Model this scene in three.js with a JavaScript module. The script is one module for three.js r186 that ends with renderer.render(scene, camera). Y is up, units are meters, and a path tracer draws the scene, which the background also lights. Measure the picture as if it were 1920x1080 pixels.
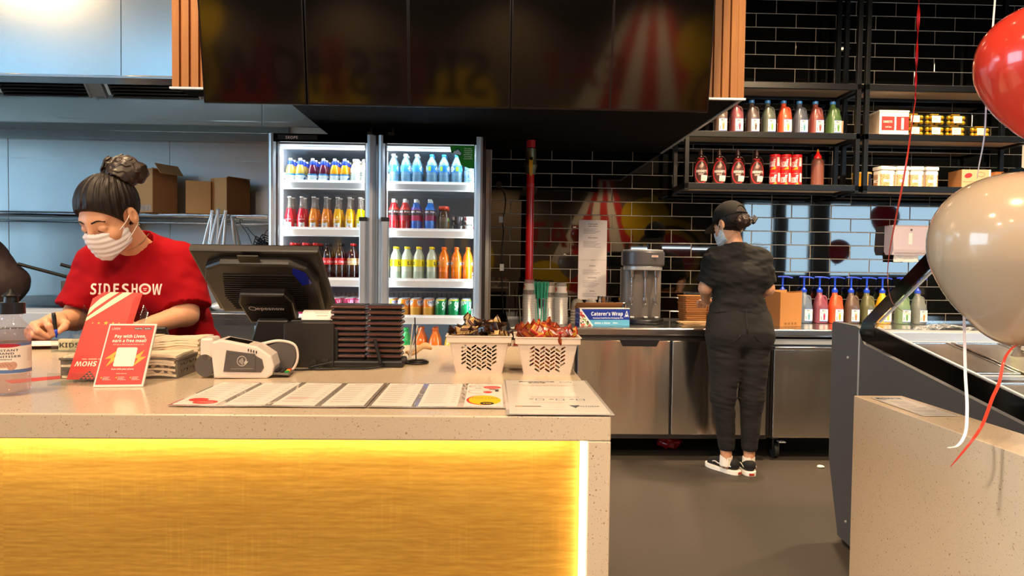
import * as THREE from 'three';
import { RoundedBoxGeometry } from 'three/addons/geometries/RoundedBoxGeometry.js';
import { mergeGeometries } from 'three/addons/utils/BufferGeometryUtils.js';
import { ImprovedNoise } from 'three/addons/math/ImprovedNoise.js';
import { RectAreaLightUniformsLib } from 'three/addons/lights/RectAreaLightUniformsLib.js';
RectAreaLightUniformsLib.init();

// ---------- camera, sky, exposure ----------
const scene = new THREE.Scene();
const camera = new THREE.PerspectiveCamera(45.75, 1920 / 1080, 0.05, 100);
camera.position.set(0, 1.25, 5.1);
camera.rotation.order = 'YXZ';
camera.rotation.set(-0.031, -0.03, 0.0125);
const renderer = new THREE.WebGLRenderer({ antialias: true });
renderer.toneMapping = THREE.LinearToneMapping;
renderer.toneMappingExposure = 0.76;
renderer.shadowMap.enabled = true;
scene.background = new THREE.Color(0.54, 0.80, 1.0);   // the daylight outside the shop front
scene.backgroundIntensity = 12.5;
const WARM = new THREE.Color(1.0, 0.70, 0.42), COOL = new THREE.Color(0.80, 0.92, 1.0), GOLD = new THREE.Color(1.0, 0.78, 0.48);
const LIGHT = { hall: 17, far: 24, line: 42, kitchen: 36, wash: 20, strip: 30, fridge: 62, hood: 12 };
// ---------- helpers ----------
let seed = 7;
const rnd = () => { seed = (seed * 1664525 + 1013904223) >>> 0; return seed / 4294967296; };
const rr = (a, b) => a + (b - a) * rnd();
const V = (x, y, z) => new THREE.Vector3(x, y, z);
const noise = new ImprovedNoise();
const used = {};
function numbered(n) { const k = used[n] = (used[n] ?? -1) + 1; return k ? n + '_' + String(k).padStart(3, '0') : n; }
function tag(o, label, category, group, kind) {
  if (label) o.userData.label = label;
  if (category) o.userData.category = category;
  if (group) o.userData.group = group;
  if (kind) o.userData.kind = kind;
  return o;
}
function thing(name, label, category, pos = [0, 0, 0], turn = 0, group) {
  const o = new THREE.Group(); o.name = numbered(name); scene.add(o);
  o.position.set(...pos); o.rotation.y = turn;
  return tag(o, label, category, group);
}
function part(name, geo, mat, parent, label) {
  const m = new THREE.Mesh(Array.isArray(geo) ? mg(geo) : geo, mat); m.name = name; m.castShadow = m.receiveShadow = true;
  parent.add(m); if (label) m.userData.label = label;
  return m;
}
function solo(name, geo, mat, label, category, pos, turn = 0, group) {   // a thing of one mesh
  const m = part(numbered(name), geo, mat, scene); if (pos) m.position.set(...pos); m.rotation.y = turn;
  return tag(m, label, category, group);
}
function struct(name, geo, mat) { const m = part(numbered(name), geo, mat, scene); m.userData.kind = 'structure'; return m; }
function dup(src, pos, turn, label, group) {
  const c = src.clone(); c.name = numbered(src.name.replace(/_\d{3}$/, '')); scene.add(c);
  c.userData = { ...src.userData }; if (pos) c.position.set(...pos); if (turn !== undefined && turn !== null) c.rotation.y = turn;
  if (label) c.userData.label = label; if (group) c.userData.group = group;
  return c;
}
function mg(list) {
  const flat = list.map((g) => { const h = g.index ? g.toNonIndexed() : g.clone(); for (const k of Object.keys(h.attributes)) if (!['position', 'normal', 'uv'].includes(k)) h.deleteAttribute(k); return h; });
  return flat.length === 1 ? flat[0] : mergeGeometries(flat);
}
const bx = (w, h, d, x = 0, y = 0, z = 0, r = 0) => (r ? new RoundedBoxGeometry(w, h, d, 2, r) : new THREE.BoxGeometry(w, h, d)).translate(x, y, z);
const span = (x0, x1, y0, y1, z0, z1, r) => bx(x1 - x0, y1 - y0, z1 - z0, (x0 + x1) / 2, (y0 + y1) / 2, (z0 + z1) / 2, r);
const cyl = (r0, r1, h, x = 0, y = 0, z = 0, n = 24) => new THREE.CylinderGeometry(r1, r0, h, n).translate(x, y + h / 2, z);   // r0 at the foot
const ball = (r, x = 0, y = 0, z = 0, sx = 1, sy = 1, sz = 1, n = 20) => new THREE.SphereGeometry(r, n, Math.round(n * 0.7)).scale(sx, sy, sz).translate(x, y, z);
const lathe = (p, n = 28) => new THREE.LatheGeometry(p.map((a) => new THREE.Vector2(a[0], a[1])), n).rotateY(Math.PI);
const tube = (p, r, n = 8, s, closed = false) => new THREE.TubeGeometry(new THREE.CatmullRomCurve3(p.map((a) => V(...a)), closed, 'centripetal'), s ?? p.length * 6, r, n, closed);
function bar(a, b, r, n = 10) { const p = V(...a), q = V(...b), d = q.clone().sub(p); const g = new THREE.CylinderGeometry(r, r, d.length(), n); g.applyQuaternion(new THREE.Quaternion().setFromUnitVectors(V(0, 1, 0), d.normalize())); const m = p.add(q).multiplyScalar(0.5); return g.translate(m.x, m.y, m.z); }
function poly(pts, holes = []) { const s = new THREE.Shape(pts.map((p) => new THREE.Vector2(...p))); for (const h of holes) s.holes.push(new THREE.Path(h.map((p) => new THREE.Vector2(...p)))); return s; }
const ext = (s, depth, bevel = 0, n = 12) => new THREE.ExtrudeGeometry(Array.isArray(s) ? poly(s) : s, { depth, bevelEnabled: bevel > 0, bevelSize: bevel, bevelThickness: bevel, bevelSegments: 2, curveSegments: n });
function uvm(g, s = 1) {   // uv in metres over the face each triangle looks along
  if (g.index) g = g.toNonIndexed();
  const p = g.attributes.position, uv = new Float32Array(p.count * 2), a = V(), b = V(), c = V();
  for (let i = 0; i < p.count; i += 3) {
    a.fromBufferAttribute(p, i); b.fromBufferAttribute(p, i + 1).sub(a); c.fromBufferAttribute(p, i + 2).sub(a); b.cross(c);
    const x = Math.abs(b.x), y = Math.abs(b.y), z = Math.abs(b.z), k = x > y && x > z ? ['z', 'y'] : y > z ? ['x', 'z'] : ['x', 'y'];
    for (let j = 0; j < 3; j++) { a.fromBufferAttribute(p, i + j); uv[(i + j) * 2] = a[k[0]] * s; uv[(i + j) * 2 + 1] = a[k[1]] * s; }
  }
  g.setAttribute('uv', new THREE.BufferAttribute(uv, 2));
  return g;
}
function sheet(w, h, mat2, thick = 0.0008) { return bx(w, h, thick); }
// a thin printed card: print on the front face only, plain stock elsewhere
function card(name, w, h, tex, parent, thick = 0.0012, stock) {
  const m = part(name, new THREE.BoxGeometry(w, h, thick), null, parent);
  const e = stock ?? MT.paper, f = new THREE.MeshStandardMaterial({ map: tex, roughness: 0.45 });
  m.material = [e, e, e, e, f, e];
  return m;
}
function canvas(w, h, draw) {
  const c = document.createElement('canvas'); c.width = w; c.height = h; const g = c.getContext('2d'); draw(g, w, h);
  const t = new THREE.CanvasTexture(c); t.colorSpace = THREE.SRGBColorSpace; t.wrapS = t.wrapT = THREE.RepeatWrapping; return t;
}
function put(g, s, x, y, size, fill, font = 'sans-serif', style = 'bold', align = 'center', maxw) { g.fillStyle = fill; g.font = style + ' ' + size + 'px ' + font; g.textAlign = align; g.textBaseline = 'middle'; g.fillText(s, x, y, maxw); }
function lines(g, x, y, w, n, step, col = '#8a8a90', lw = 2) { for (let i = 0; i < n; i++) { g.fillStyle = col; g.fillRect(x, y + i * step, w * (0.6 + 0.4 * ((i * 37 + 13) % 10) / 10), lw); } }
function std(color, roughness = 0.6, metalness = 0, more = {}) { return new THREE.MeshPhysicalMaterial({ color, roughness, metalness, ...more }); }
// meshing of a distance field (surface nets): smooth, closed bodies
function nets(f, lo, hi, cell) {
  const nx = Math.ceil((hi[0] - lo[0]) / cell) + 2, ny = Math.ceil((hi[1] - lo[1]) / cell) + 2, nz = Math.ceil((hi[2] - lo[2]) / cell) + 2;
  const val = new Float32Array(nx * ny * nz), id = new Int32Array(nx * ny * nz).fill(-1), pos = [], idx = [];
  const at = (i, j, k) => i + nx * (j + ny * k);
  for (let k = 0; k < nz; k++) for (let j = 0; j < ny; j++) for (let i = 0; i < nx; i++) val[at(i, j, k)] = f(lo[0] + i * cell, lo[1] + j * cell, lo[2] + k * cell);
  const E = [[0, 1], [2, 3], [4, 5], [6, 7], [0, 2], [1, 3], [4, 6], [5, 7], [0, 4], [1, 5], [2, 6], [3, 7]];
  for (let k = 0; k < nz - 1; k++) for (let j = 0; j < ny - 1; j++) for (let i = 0; i < nx - 1; i++) {
    const v = [0, 1, 2, 3, 4, 5, 6, 7].map((c) => val[at(i + (c & 1), j + (c >> 1 & 1), k + (c >> 2))]);
    let x = 0, y = 0, z = 0, n = 0;
    for (const [a, b] of E) if ((v[a] < 0) !== (v[b] < 0)) {
      const t = v[a] / (v[a] - v[b]);
      x += (a & 1) + t * ((b & 1) - (a & 1)); y += (a >> 1 & 1) + t * ((b >> 1 & 1) - (a >> 1 & 1)); z += (a >> 2) + t * ((b >> 2) - (a >> 2)); n++;
    }
    if (n) { id[at(i, j, k)] = pos.length / 3; pos.push(lo[0] + (i + x / n) * cell, lo[1] + (j + y / n) * cell, lo[2] + (k + z / n) * cell); }
  }
  const quad = (a, b, c, d, flip) => { if (a < 0 || b < 0 || c < 0 || d < 0) return; flip ? idx.push(a, c, b, a, d, c) : idx.push(a, b, c, a, c, d); };
  for (let k = 1; k < nz - 1; k++) for (let j = 1; j < ny - 1; j++) for (let i = 1; i < nx - 1; i++) {
    const s = val[at(i, j, k)] < 0;
    if (s !== val[at(i + 1, j, k)] < 0) quad(id[at(i, j - 1, k - 1)], id[at(i, j, k - 1)], id[at(i, j, k)], id[at(i, j - 1, k)], !s);
    if (s !== val[at(i, j + 1, k)] < 0) quad(id[at(i - 1, j, k - 1)], id[at(i - 1, j, k)], id[at(i, j, k)], id[at(i, j, k - 1)], !s);
    if (s !== val[at(i, j, k + 1)] < 0) quad(id[at(i - 1, j - 1, k)], id[at(i, j - 1, k)], id[at(i, j, k)], id[at(i - 1, j, k)], !s);
  }
  const g = new THREE.BufferGeometry(), nor = new Float32Array(pos.length), uv = new Float32Array(pos.length / 3 * 2), e = cell * 0.4, q = V();
  for (let i = 0; i < pos.length; i += 3) {
    const [x, y, z] = [pos[i], pos[i + 1], pos[i + 2]];
    q.set(f(x + e, y, z) - f(x - e, y, z), f(x, y + e, z) - f(x, y - e, z), f(x, y, z + e) - f(x, y, z - e)).normalize().toArray(nor, i);
    uv[i / 3 * 2] = x; uv[i / 3 * 2 + 1] = y;
  }
  g.setAttribute('position', new THREE.BufferAttribute(new Float32Array(pos), 3)); g.setAttribute('normal', new THREE.BufferAttribute(nor, 3)); g.setAttribute('uv', new THREE.BufferAttribute(uv, 2));
  g.setIndex(idx);
  return g;
}
const smin = (a, b, k) => { const h = Math.max(k - Math.abs(a - b), 0) / k; return Math.min(a, b) - h * h * k * 0.25; };
function cone(x, y, z, a, b, r0, r1) {   // distance to a tapered capsule
  const dx = b[0] - a[0], dy = b[1] - a[1], dz = b[2] - a[2], px = x - a[0], py = y - a[1], pz = z - a[2];
  const t = Math.min(1, Math.max(0, (px * dx + py * dy + pz * dz) / (dx * dx + dy * dy + dz * dz)));
  return Math.hypot(px - t * dx, py - t * dy, pz - t * dz) - (r0 + (r1 - r0) * t);
}
const blend = (bones, k) => (x, y, z) => { let d = 1e3; for (const b of bones) d = smin(d, cone(x, y, z, b[0], b[1], b[2], b[3]), b[4] ?? k); return d; };
const egg = (x, y, z, c, r) => { const a = (x - c[0]) / r[0], b = (y - c[1]) / r[1], d = (z - c[2]) / r[2], l = Math.hypot(a, b, d); return l < 1e-6 ? -Math.min(...r) : (l - 1) * l / Math.hypot(a / r[0], b / r[1], d / r[2]); };
// ---------- materials ----------
const grainTex = (() => {   // oak: long grain with cathedral rings and cross scratches
  const w = 1024, h = 512, d = new Uint8Array(w * h * 4);
  for (let y = 0; y < h; y++) for (let x = 0; x < w; x++) {
    const u = x / w, v = y / h;
    const warp = noise.noise(u * 3, v * 4, 1.5) * 0.09 + noise.noise(u * 9, v * 9, 4.2) * 0.012;
    const knot = 0.10 * Math.exp(-((u - 0.46) ** 2 / 0.004 + (v - 0.42) ** 2 / 0.012));
    const rw = Math.sin((v + warp + knot) * 120 + noise.noise(u * 2, v * 20, 7) * 2), ring = 0.4 - 2.2 * Math.exp(-((rw - 0.6) ** 2) * 14) * Math.max(0, 0.35 + noise.noise(u * 5, v * 9, 31));
    const fine = noise.noise(u * 12, v * 120, 2.2) * 0.7 + noise.noise(u * 40, v * 230, 3.1) * 0.6;
    const saw = noise.noise(u * 260, v * 5, 9.3) * noise.noise(u * 6, v * 6, 5.7) * 0.9;
    const s = 0.56 + 0.10 * ring * (0.5 + 0.5 * noise.noise(u * 4, v * 6, 12)) + 0.36 * fine + Math.max(0, saw) * 0.5 + noise.noise(u * 2.2, v * 3, 20) * 0.2;
    const t = Math.min(1, Math.max(0, s)), i = (y * w + x) * 4;
    d[i] = 168 + 62 * t; d[i + 1] = 118 + 62 * t; d[i + 2] = 36 + 42 * t; d[i + 3] = 255;
  }
  const t = new THREE.DataTexture(d, w, h); t.colorSpace = THREE.SRGBColorSpace; t.wrapS = t.wrapT = THREE.RepeatWrapping; t.magFilter = THREE.LinearFilter; t.needsUpdate = true; return t;
})();
const stoneTex = canvas(1024, 1024, (g, w, h) => {
  g.fillStyle = '#d8c4a8'; g.fillRect(0, 0, w, h);
  for (let i = 0; i < 9000; i++) { g.fillStyle = `rgba(${rnd() < 0.5 ? '235,222,200' : '190,168,140'},${rr(0.1, 0.35)})`; g.fillRect(rnd() * w, rnd() * h, rr(1, 5), rr(1, 5)); }
  for (let i = 0; i < 4200; i++) { const r = rnd() < 0.08 ? rr(2.2, 4) : rr(0.7, 2); g.fillStyle = `rgba(${rnd() < 0.6 ? '120,92,66' : '150,122,92'},${rr(0.35, 0.8)})`; g.beginPath(); g.ellipse(rnd() * w, rnd() * h, r, r * rr(0.5, 1), rnd() * 3, 0, 6.3); g.fill(); }
});
function noiseTex(w, h, f) { const d = new Uint8Array(w * h * 4); for (let y = 0; y < h; y++) for (let x = 0; x < w; x++) { const v = Math.max(0, Math.min(255, 255 * f(x / w, y / h))), i = (y * w + x) * 4; d[i] = d[i + 1] = d[i + 2] = v; d[i + 3] = 255; } const t = new THREE.DataTexture(d, w, h); t.wrapS = t.wrapT = THREE.RepeatWrapping; t.magFilter = THREE.LinearFilter; t.needsUpdate = true; return t; }
const per = (u, v, a, b, s) => noise.noise(Math.cos(u * 6.283) * a + 9, Math.sin(u * 6.283) * a + s, v * b) ;
const waveTex = noiseTex(256, 256, (u, v) => 0.5 + 0.5 * per(u, v, 0.7, 2.2, 3));
const brushTex = noiseTex(256, 256, (u, v) => 0.85 + 0.1 * per(u, v, 14, 1.2, 5) + 0.08 * per(u, v, 2.2, 1.5, 8));
const floorTex = canvas(512, 512, (g, w, h) => { g.fillStyle = '#3b352f'; g.fillRect(0, 0, w, h); for (let i = 0; i < 16000; i++) { const k = rnd(); g.fillStyle = `rgba(${k < 0.5 ? '40,36,32' : '96,88,78'},${rr(0.08, 0.3)})`; g.fillRect(rnd() * w, rnd() * h, rr(0.6, 2), rr(0.6, 2)); } });
const slatTex = grainTex.clone(); slatTex.rotation = Math.PI / 2; slatTex.repeat.set(0.6, 4);
const steel = (c, r, more) => std(c, r, 1, more);
const ANISO = Math.PI / 2;
const MT = {
  paper: std('#efe9e0', 0.7), stone: std('#ffffff', 0.22, 0, { map: stoneTex, clearcoat: 0.25, clearcoatRoughness: 0.15 }),
  oak: std('#ffffff', 0.5, 0, { map: grainTex }), slat: std('#a88e88', 0.5, 0, { map: slatTex }), slatGap: std('#8a4a1c', 0.7),
  steel: steel('#b9bcbe', 0.27, { roughnessMap: brushTex, bumpMap: waveTex, bumpScale: 0.004 }), steelDoor: steel('#dcd4ca', 0.22, { roughnessMap: brushTex, bumpMap: waveTex, bumpScale: 0.012, anisotropy: 0.85, anisotropyRotation: ANISO }),
  hoodFront: steel('#eef4f2', 0.19, { bumpMap: waveTex, bumpScale: 0.0015 }),
  steelHood: steel('#c2cacd', 0.42, { roughnessMap: brushTex, bumpMap: waveTex, bumpScale: 0.003 }), chrome: steel('#dfe0e2', 0.12), shiny: std('#dfe4e8', 0.22, 0.6), darkSteel: steel('#5b5d60', 0.35),
  alu: std('#c6ccd2', 0.34, 0.45), black: std('#0b0b0c', 0.45), matte: std('#060505', 0.9, 0, { specularIntensity: 0.3 }), gloss: std('#050505', 0.1), screen: std('#040404', 0.07), frame: std('#141516', 0.32, 0.4),
  plastic: std('#18171a', 0.4), plasticGrey: std('#6e655c', 0.45), white: std('#eeeae4', 0.4), bright: std('#f6f8f8', 0.35), cream: std('#e6d8c6', 0.42),
  glass: std('#ffffff', 0.02, 0, { transmission: 1, thickness: 0, ior: 1.45 }), clear: std('#f4f8f8', 0.06, 0, { transmission: 1, thickness: 0, ior: 1.4, specularIntensity: 0.8 }),
  tinted: std('#8f9ea6', 0.03, 0, { transmission: 1, thickness: 0 }),
  grout: std('#ded5c6', 0.8), tile: std('#060606', 0.035, 0, { clearcoat: 1, clearcoatRoughness: 0.02 }), floor: std('#ffffff', 0.55, 0, { map: floorTex }),
  grey: std('#56565a', 0.5), red: std('#c3141c', 0.4), redGloss: std('#d01a1c', 0.25, 0, { clearcoat: 0.5 }), blue: std('#1440c8', 0.35), kraft: std('#9a6a3c', 0.8), kraftIn: std('#6f4a28', 0.85), kraftPale: std('#cda678', 0.8),
  skin: std('#d19a78', 0.5, 0, { sheen: 0.2 }), hair: std('#150c08', 0.55, 0, { specularIntensity: 0.6 }), rubber: std('#1b1b1c', 0.7), brass: steel('#8f8a70', 0.45), yellow: std('#e2a40c', 0.45), pale: std('#f3efe6', 0.6),
};
const lamp = (c, k) => new THREE.MeshStandardMaterial({ color: '#111', emissive: c, emissiveIntensity: k });
// ---------- the setting ----------
const FLOORX = [-13, 11];
struct('floor', uvm(span(...FLOORX, -0.12, 0, -0.2, 9.3)), MT.floor);
const wallPaint = std('#2a2624', 0.8), hallPaint = std('#cdbca8', 0.8);
struct('ceiling', span(...FLOORX, 5.2, 5.35, 1.7, 9.3), std('#6a6058', 0.9));
struct('ceiling', span(...FLOORX, 3.27, 5.35, -0.2, 1.7), MT.matte);
struct('wall_left', [span(-13.2, -13, 0, 5.35, -0.2, 2.6), span(-13.2, -13, 0, 5.35, 8.8, 9.3), span(-13.2, -13, 0, 0.5, 2.6, 8.8), span(-13.2, -13, 4.7, 5.35, 2.6, 8.8)], hallPaint);
{ const w = struct('window', [span(-13.16, -13.08, 0.5, 4.7, 2.6, 2.68), span(-13.16, -13.08, 0.5, 4.7, 5.66, 5.74), span(-13.16, -13.08, 0.5, 4.7, 8.72, 8.8), span(-13.16, -13.08, 0.5, 0.58, 2.6, 8.8), span(-13.16, -13.08, 4.62, 4.7, 2.6, 8.8)], MT.black); part('pane', span(-13.124, -13.118, 0.58, 4.62, 2.68, 5.66), MT.glass, w); part('pane', span(-13.124, -13.118, 0.58, 4.62, 5.74, 8.72), MT.glass, w); }
struct('wall_right', span(11, 11.2, 0, 5.35, -0.2, 9.3), hallPaint);
// wall behind the counter: grout bed and glazed tiles on the right, steel sheets on the left
const wallBack = struct('wall_back', [span(-13, -0.016, 0, 3.3, -0.2, -0.012), span(-0.016, 11, 0, 3.3, -0.2, -0.006)], MT.grout);
{
  const P = 0.303, H = 0.1014, G = 0.0042, made = new Map();
  const tileGeo = (w, h) => {
    const k = w.toFixed(3) + h.toFixed(3);
    if (!made.has(k)) { const g = ext([[-w / 2 + 0.002, -h / 2 + 0.002], [w / 2 - 0.002, -h / 2 + 0.002], [w / 2 - 0.002, h / 2 - 0.002], [-w / 2 + 0.002, h / 2 - 0.002]], 0.003, 0.002); g.translate(0, 0, -0.006); made.set(k, g); }
    return made.get(k);
  };
  for (let r = -1; r < 24; r++) {
    const y1 = 3.165 - H * (r - 1) - G / 2, y0 = y1 - H + G, yc = (y0 + y1) / 2;
    if (y0 < 0.8) continue;
    for (let n = -1; n < 15; n++) {
      let x0 = 0.135 + P * (n + (r % 2 ? 0 : 0.5)) + G / 2, x1 = x0 + P - G;
      x0 = Math.max(x0, -0.008); x1 = Math.min(x1, 4.02);
      if (x1 - x0 < 0.03 || (yc > 2.12 && x1 < 1.3) || (yc > 3.0 && x1 < 1.75)) continue;
      const top = Math.min(y1, 3.268);
      if (top - y0 < 0.03) continue;
      const m = part('tile', tileGeo(x1 - x0, top - y0), MT.tile, wallBack); m.position.set((x0 + x1) / 2, (y0 + top) / 2, 0);
      m.rotation.set(rr(-1, 1) * 0.0022, rr(-1, 1) * 0.0016, 0);
    }
  }
  part('edge_trim', span(-0.016, -0.008, 0.9, 2.11, -0.006, 0.006), MT.grout, wallBack);
  for (const [a, b] of [[-5, -3.53], [-3.526, -2.37], [-2.366, -1.3], [-1.296, -0.02]]) part('panel', uvm(span(a, b, 0, 2.2, -0.012, -0.004, 0.002)), MT.steelHood, wallBack, 'brushed steel sheet');
  part('panel', uvm(span(-5, -1.62, 2.13, 2.2, -0.01, 0.05, 0.004)), MT.steel, wallBack, 'folded steel ledge');
  part('panel', uvm(span(-1.61, -0.95, 2.13, 2.2, -0.01, 0.05, 0.004)), MT.steel, wallBack, 'folded steel ledge');
  part('panel', uvm(span(-5, -1.5, 2.205, 2.3, -0.012, 0.01)), MT.steel, wallBack, 'steel sheet above the ledge');
}
// front wall of the dining hall behind the camera: shop windows, clerestory and painted mural
{
  const wf = struct('wall_front', [
    span(-6.2, 5.25, 0, 3.2, 9.05, 9.3), span(-13, -6.2, 0, 2.1, 9.05, 9.3), span(5.25, 9.6, 0, 1.15, 9.05, 9.3), span(5.25, 11, 2.68, 5.35, 9.05, 9.3), span(9.6, 11, 0, 2.68, 9.05, 9.3),
    span(-13, 1.0, 5.0, 5.35, 9.05, 9.3), span(-6.3, -6.1, 3.2, 5.0, 9.05, 9.3), span(-9.7, -9.5, 2.1, 5.0, 9.05, 9.3), span(-13, -6.2, 3.65, 3.75, 9.05, 9.3), span(1.0, 5.25, 3.2, 5.35, 9.05, 9.3), span(5.95, 6.16, 1.15, 2.68, 9.05, 9.3), span(6.72, 7.06, 1.15, 2.68, 9.05, 9.3), span(-3.2, -3.0, 3.2, 5, 9.05, 9.3)], hallPaint);
  for (const [a, b, c, d] of [[5.25, 5.95, 1.15, 2.68], [6.16, 6.72, 1.15, 2.68], [7.06, 9.6, 1.15, 2.68], [-13, -9.7, 2.1, 3.65], [-9.5, -6.3, 2.1, 3.65], [-13, -9.7, 3.75, 5], [-9.5, -6.3, 3.75, 5], [-6.1, -3.2, 3.2, 5], [-3.0, 1.0, 3.2, 5]]) {
    const w = struct('window', mg([span(a, b, c, c + 0.04, 9.1, 9.16), span(a, b, d - 0.04, d, 9.1, 9.16), span(a, a + 0.04, c, d, 9.1, 9.16), span(b - 0.04, b, c, d, 9.1, 9.16)]), MT.black);
    part('pane', span(a + 0.03, b - 0.03, c + 0.03, d - 0.03, 9.12, 9.126), c > 2 ? MT.tinted : MT.glass, w);
  }
  const mural = canvas(1536, 480, (g, w, h) => {   // x from 5.2 (left) to -6, y 3.2 down to 0
    const X = (x) => (5.2 - x) / 11.2 * w, Y = (y) => (3.2 - y) / 3.2 * h, K = w / 11.2;
    g.fillStyle = '#77644f'; g.fillRect(0, 0, w, h);
    for (let i = 0; i < w; i += 7) for (let j = (i % 14) ? 0 : 4; j < h; j += 8) { g.fillStyle = 'rgba(60,42,30,.45)'; g.beginPath(); g.arc(i, j, 1.7, 0, 7); g.fill(); }
    for (let i = 0; i < 6; i++) { g.fillStyle = i % 2 ? '#f3e3cb' : '#d8231b'; g.beginPath(); g.moveTo(X(2.3), Y(3.5)); const a = 1.22 + i * 0.13, b = a + 0.13; g.lineTo(X(2.3) - Math.cos(a) * 900, Y(3.5) + Math.sin(a) * 900); g.lineTo(X(2.3) - Math.cos(b) * 900, Y(3.5) + Math.sin(b) * 900); g.fill(); }
    g.fillStyle = '#e0b400'; for (const [x, y, r] of [[3.2, 2.3, 0.5], [1.1, 0.9, 0.5], [-0.5, 1.4, 0.55], [-2.4, 1.4, 0.5], [-4.4, 2.6, 0.5]]) { g.beginPath(); g.arc(X(x), Y(y), r * K, 0, 7); g.fill(); }
    for (const [x, y] of [[-4.9, 1.9], [3.7, 1.5]]) [[0.85, '#caa21a'], [0.7, '#241c18'], [0.62, '#d8a91e'], [0.5, '#c61a16']].forEach(([r, c]) => { g.fillStyle = c; g.beginPath(); g.arc(X(x), Y(y), r * K, 0, 7); g.fill(); });
    g.fillStyle = '#b01512'; g.beginPath(); g.arc(X(-3.7), Y(1.5), 0.4 * K, 0, 7); g.fill();
    put(g, 'EAT', X(1.35), Y(1.9), 0.75 * K, '#8f1512'); put(g, 'SIDESHOW', X(-2.1), Y(1.8), 1.0 * K, '#2a1a14', 'sans-serif', 'bold', 'center', 4.1 * K);
    g.fillStyle = 'rgba(150,20,16,.55)'; for (const x of [-1.0, -2.2, -3.2]) g.fillRect(X(x), Y(2.3), 0.34 * K, 1.0 * K);
  });
  const m = part('mural', new THREE.BoxGeometry(11.2, 3.2, 0.02), null, wf); m.material = [hallPaint, hallPaint, hallPaint, hallPaint, new THREE.MeshStandardMaterial({ map: mural, roughness: 0.7 }), hallPaint];
  m.rotation.y = Math.PI; m.position.set(-0.4, 1.6, 9.035);
}
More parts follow.
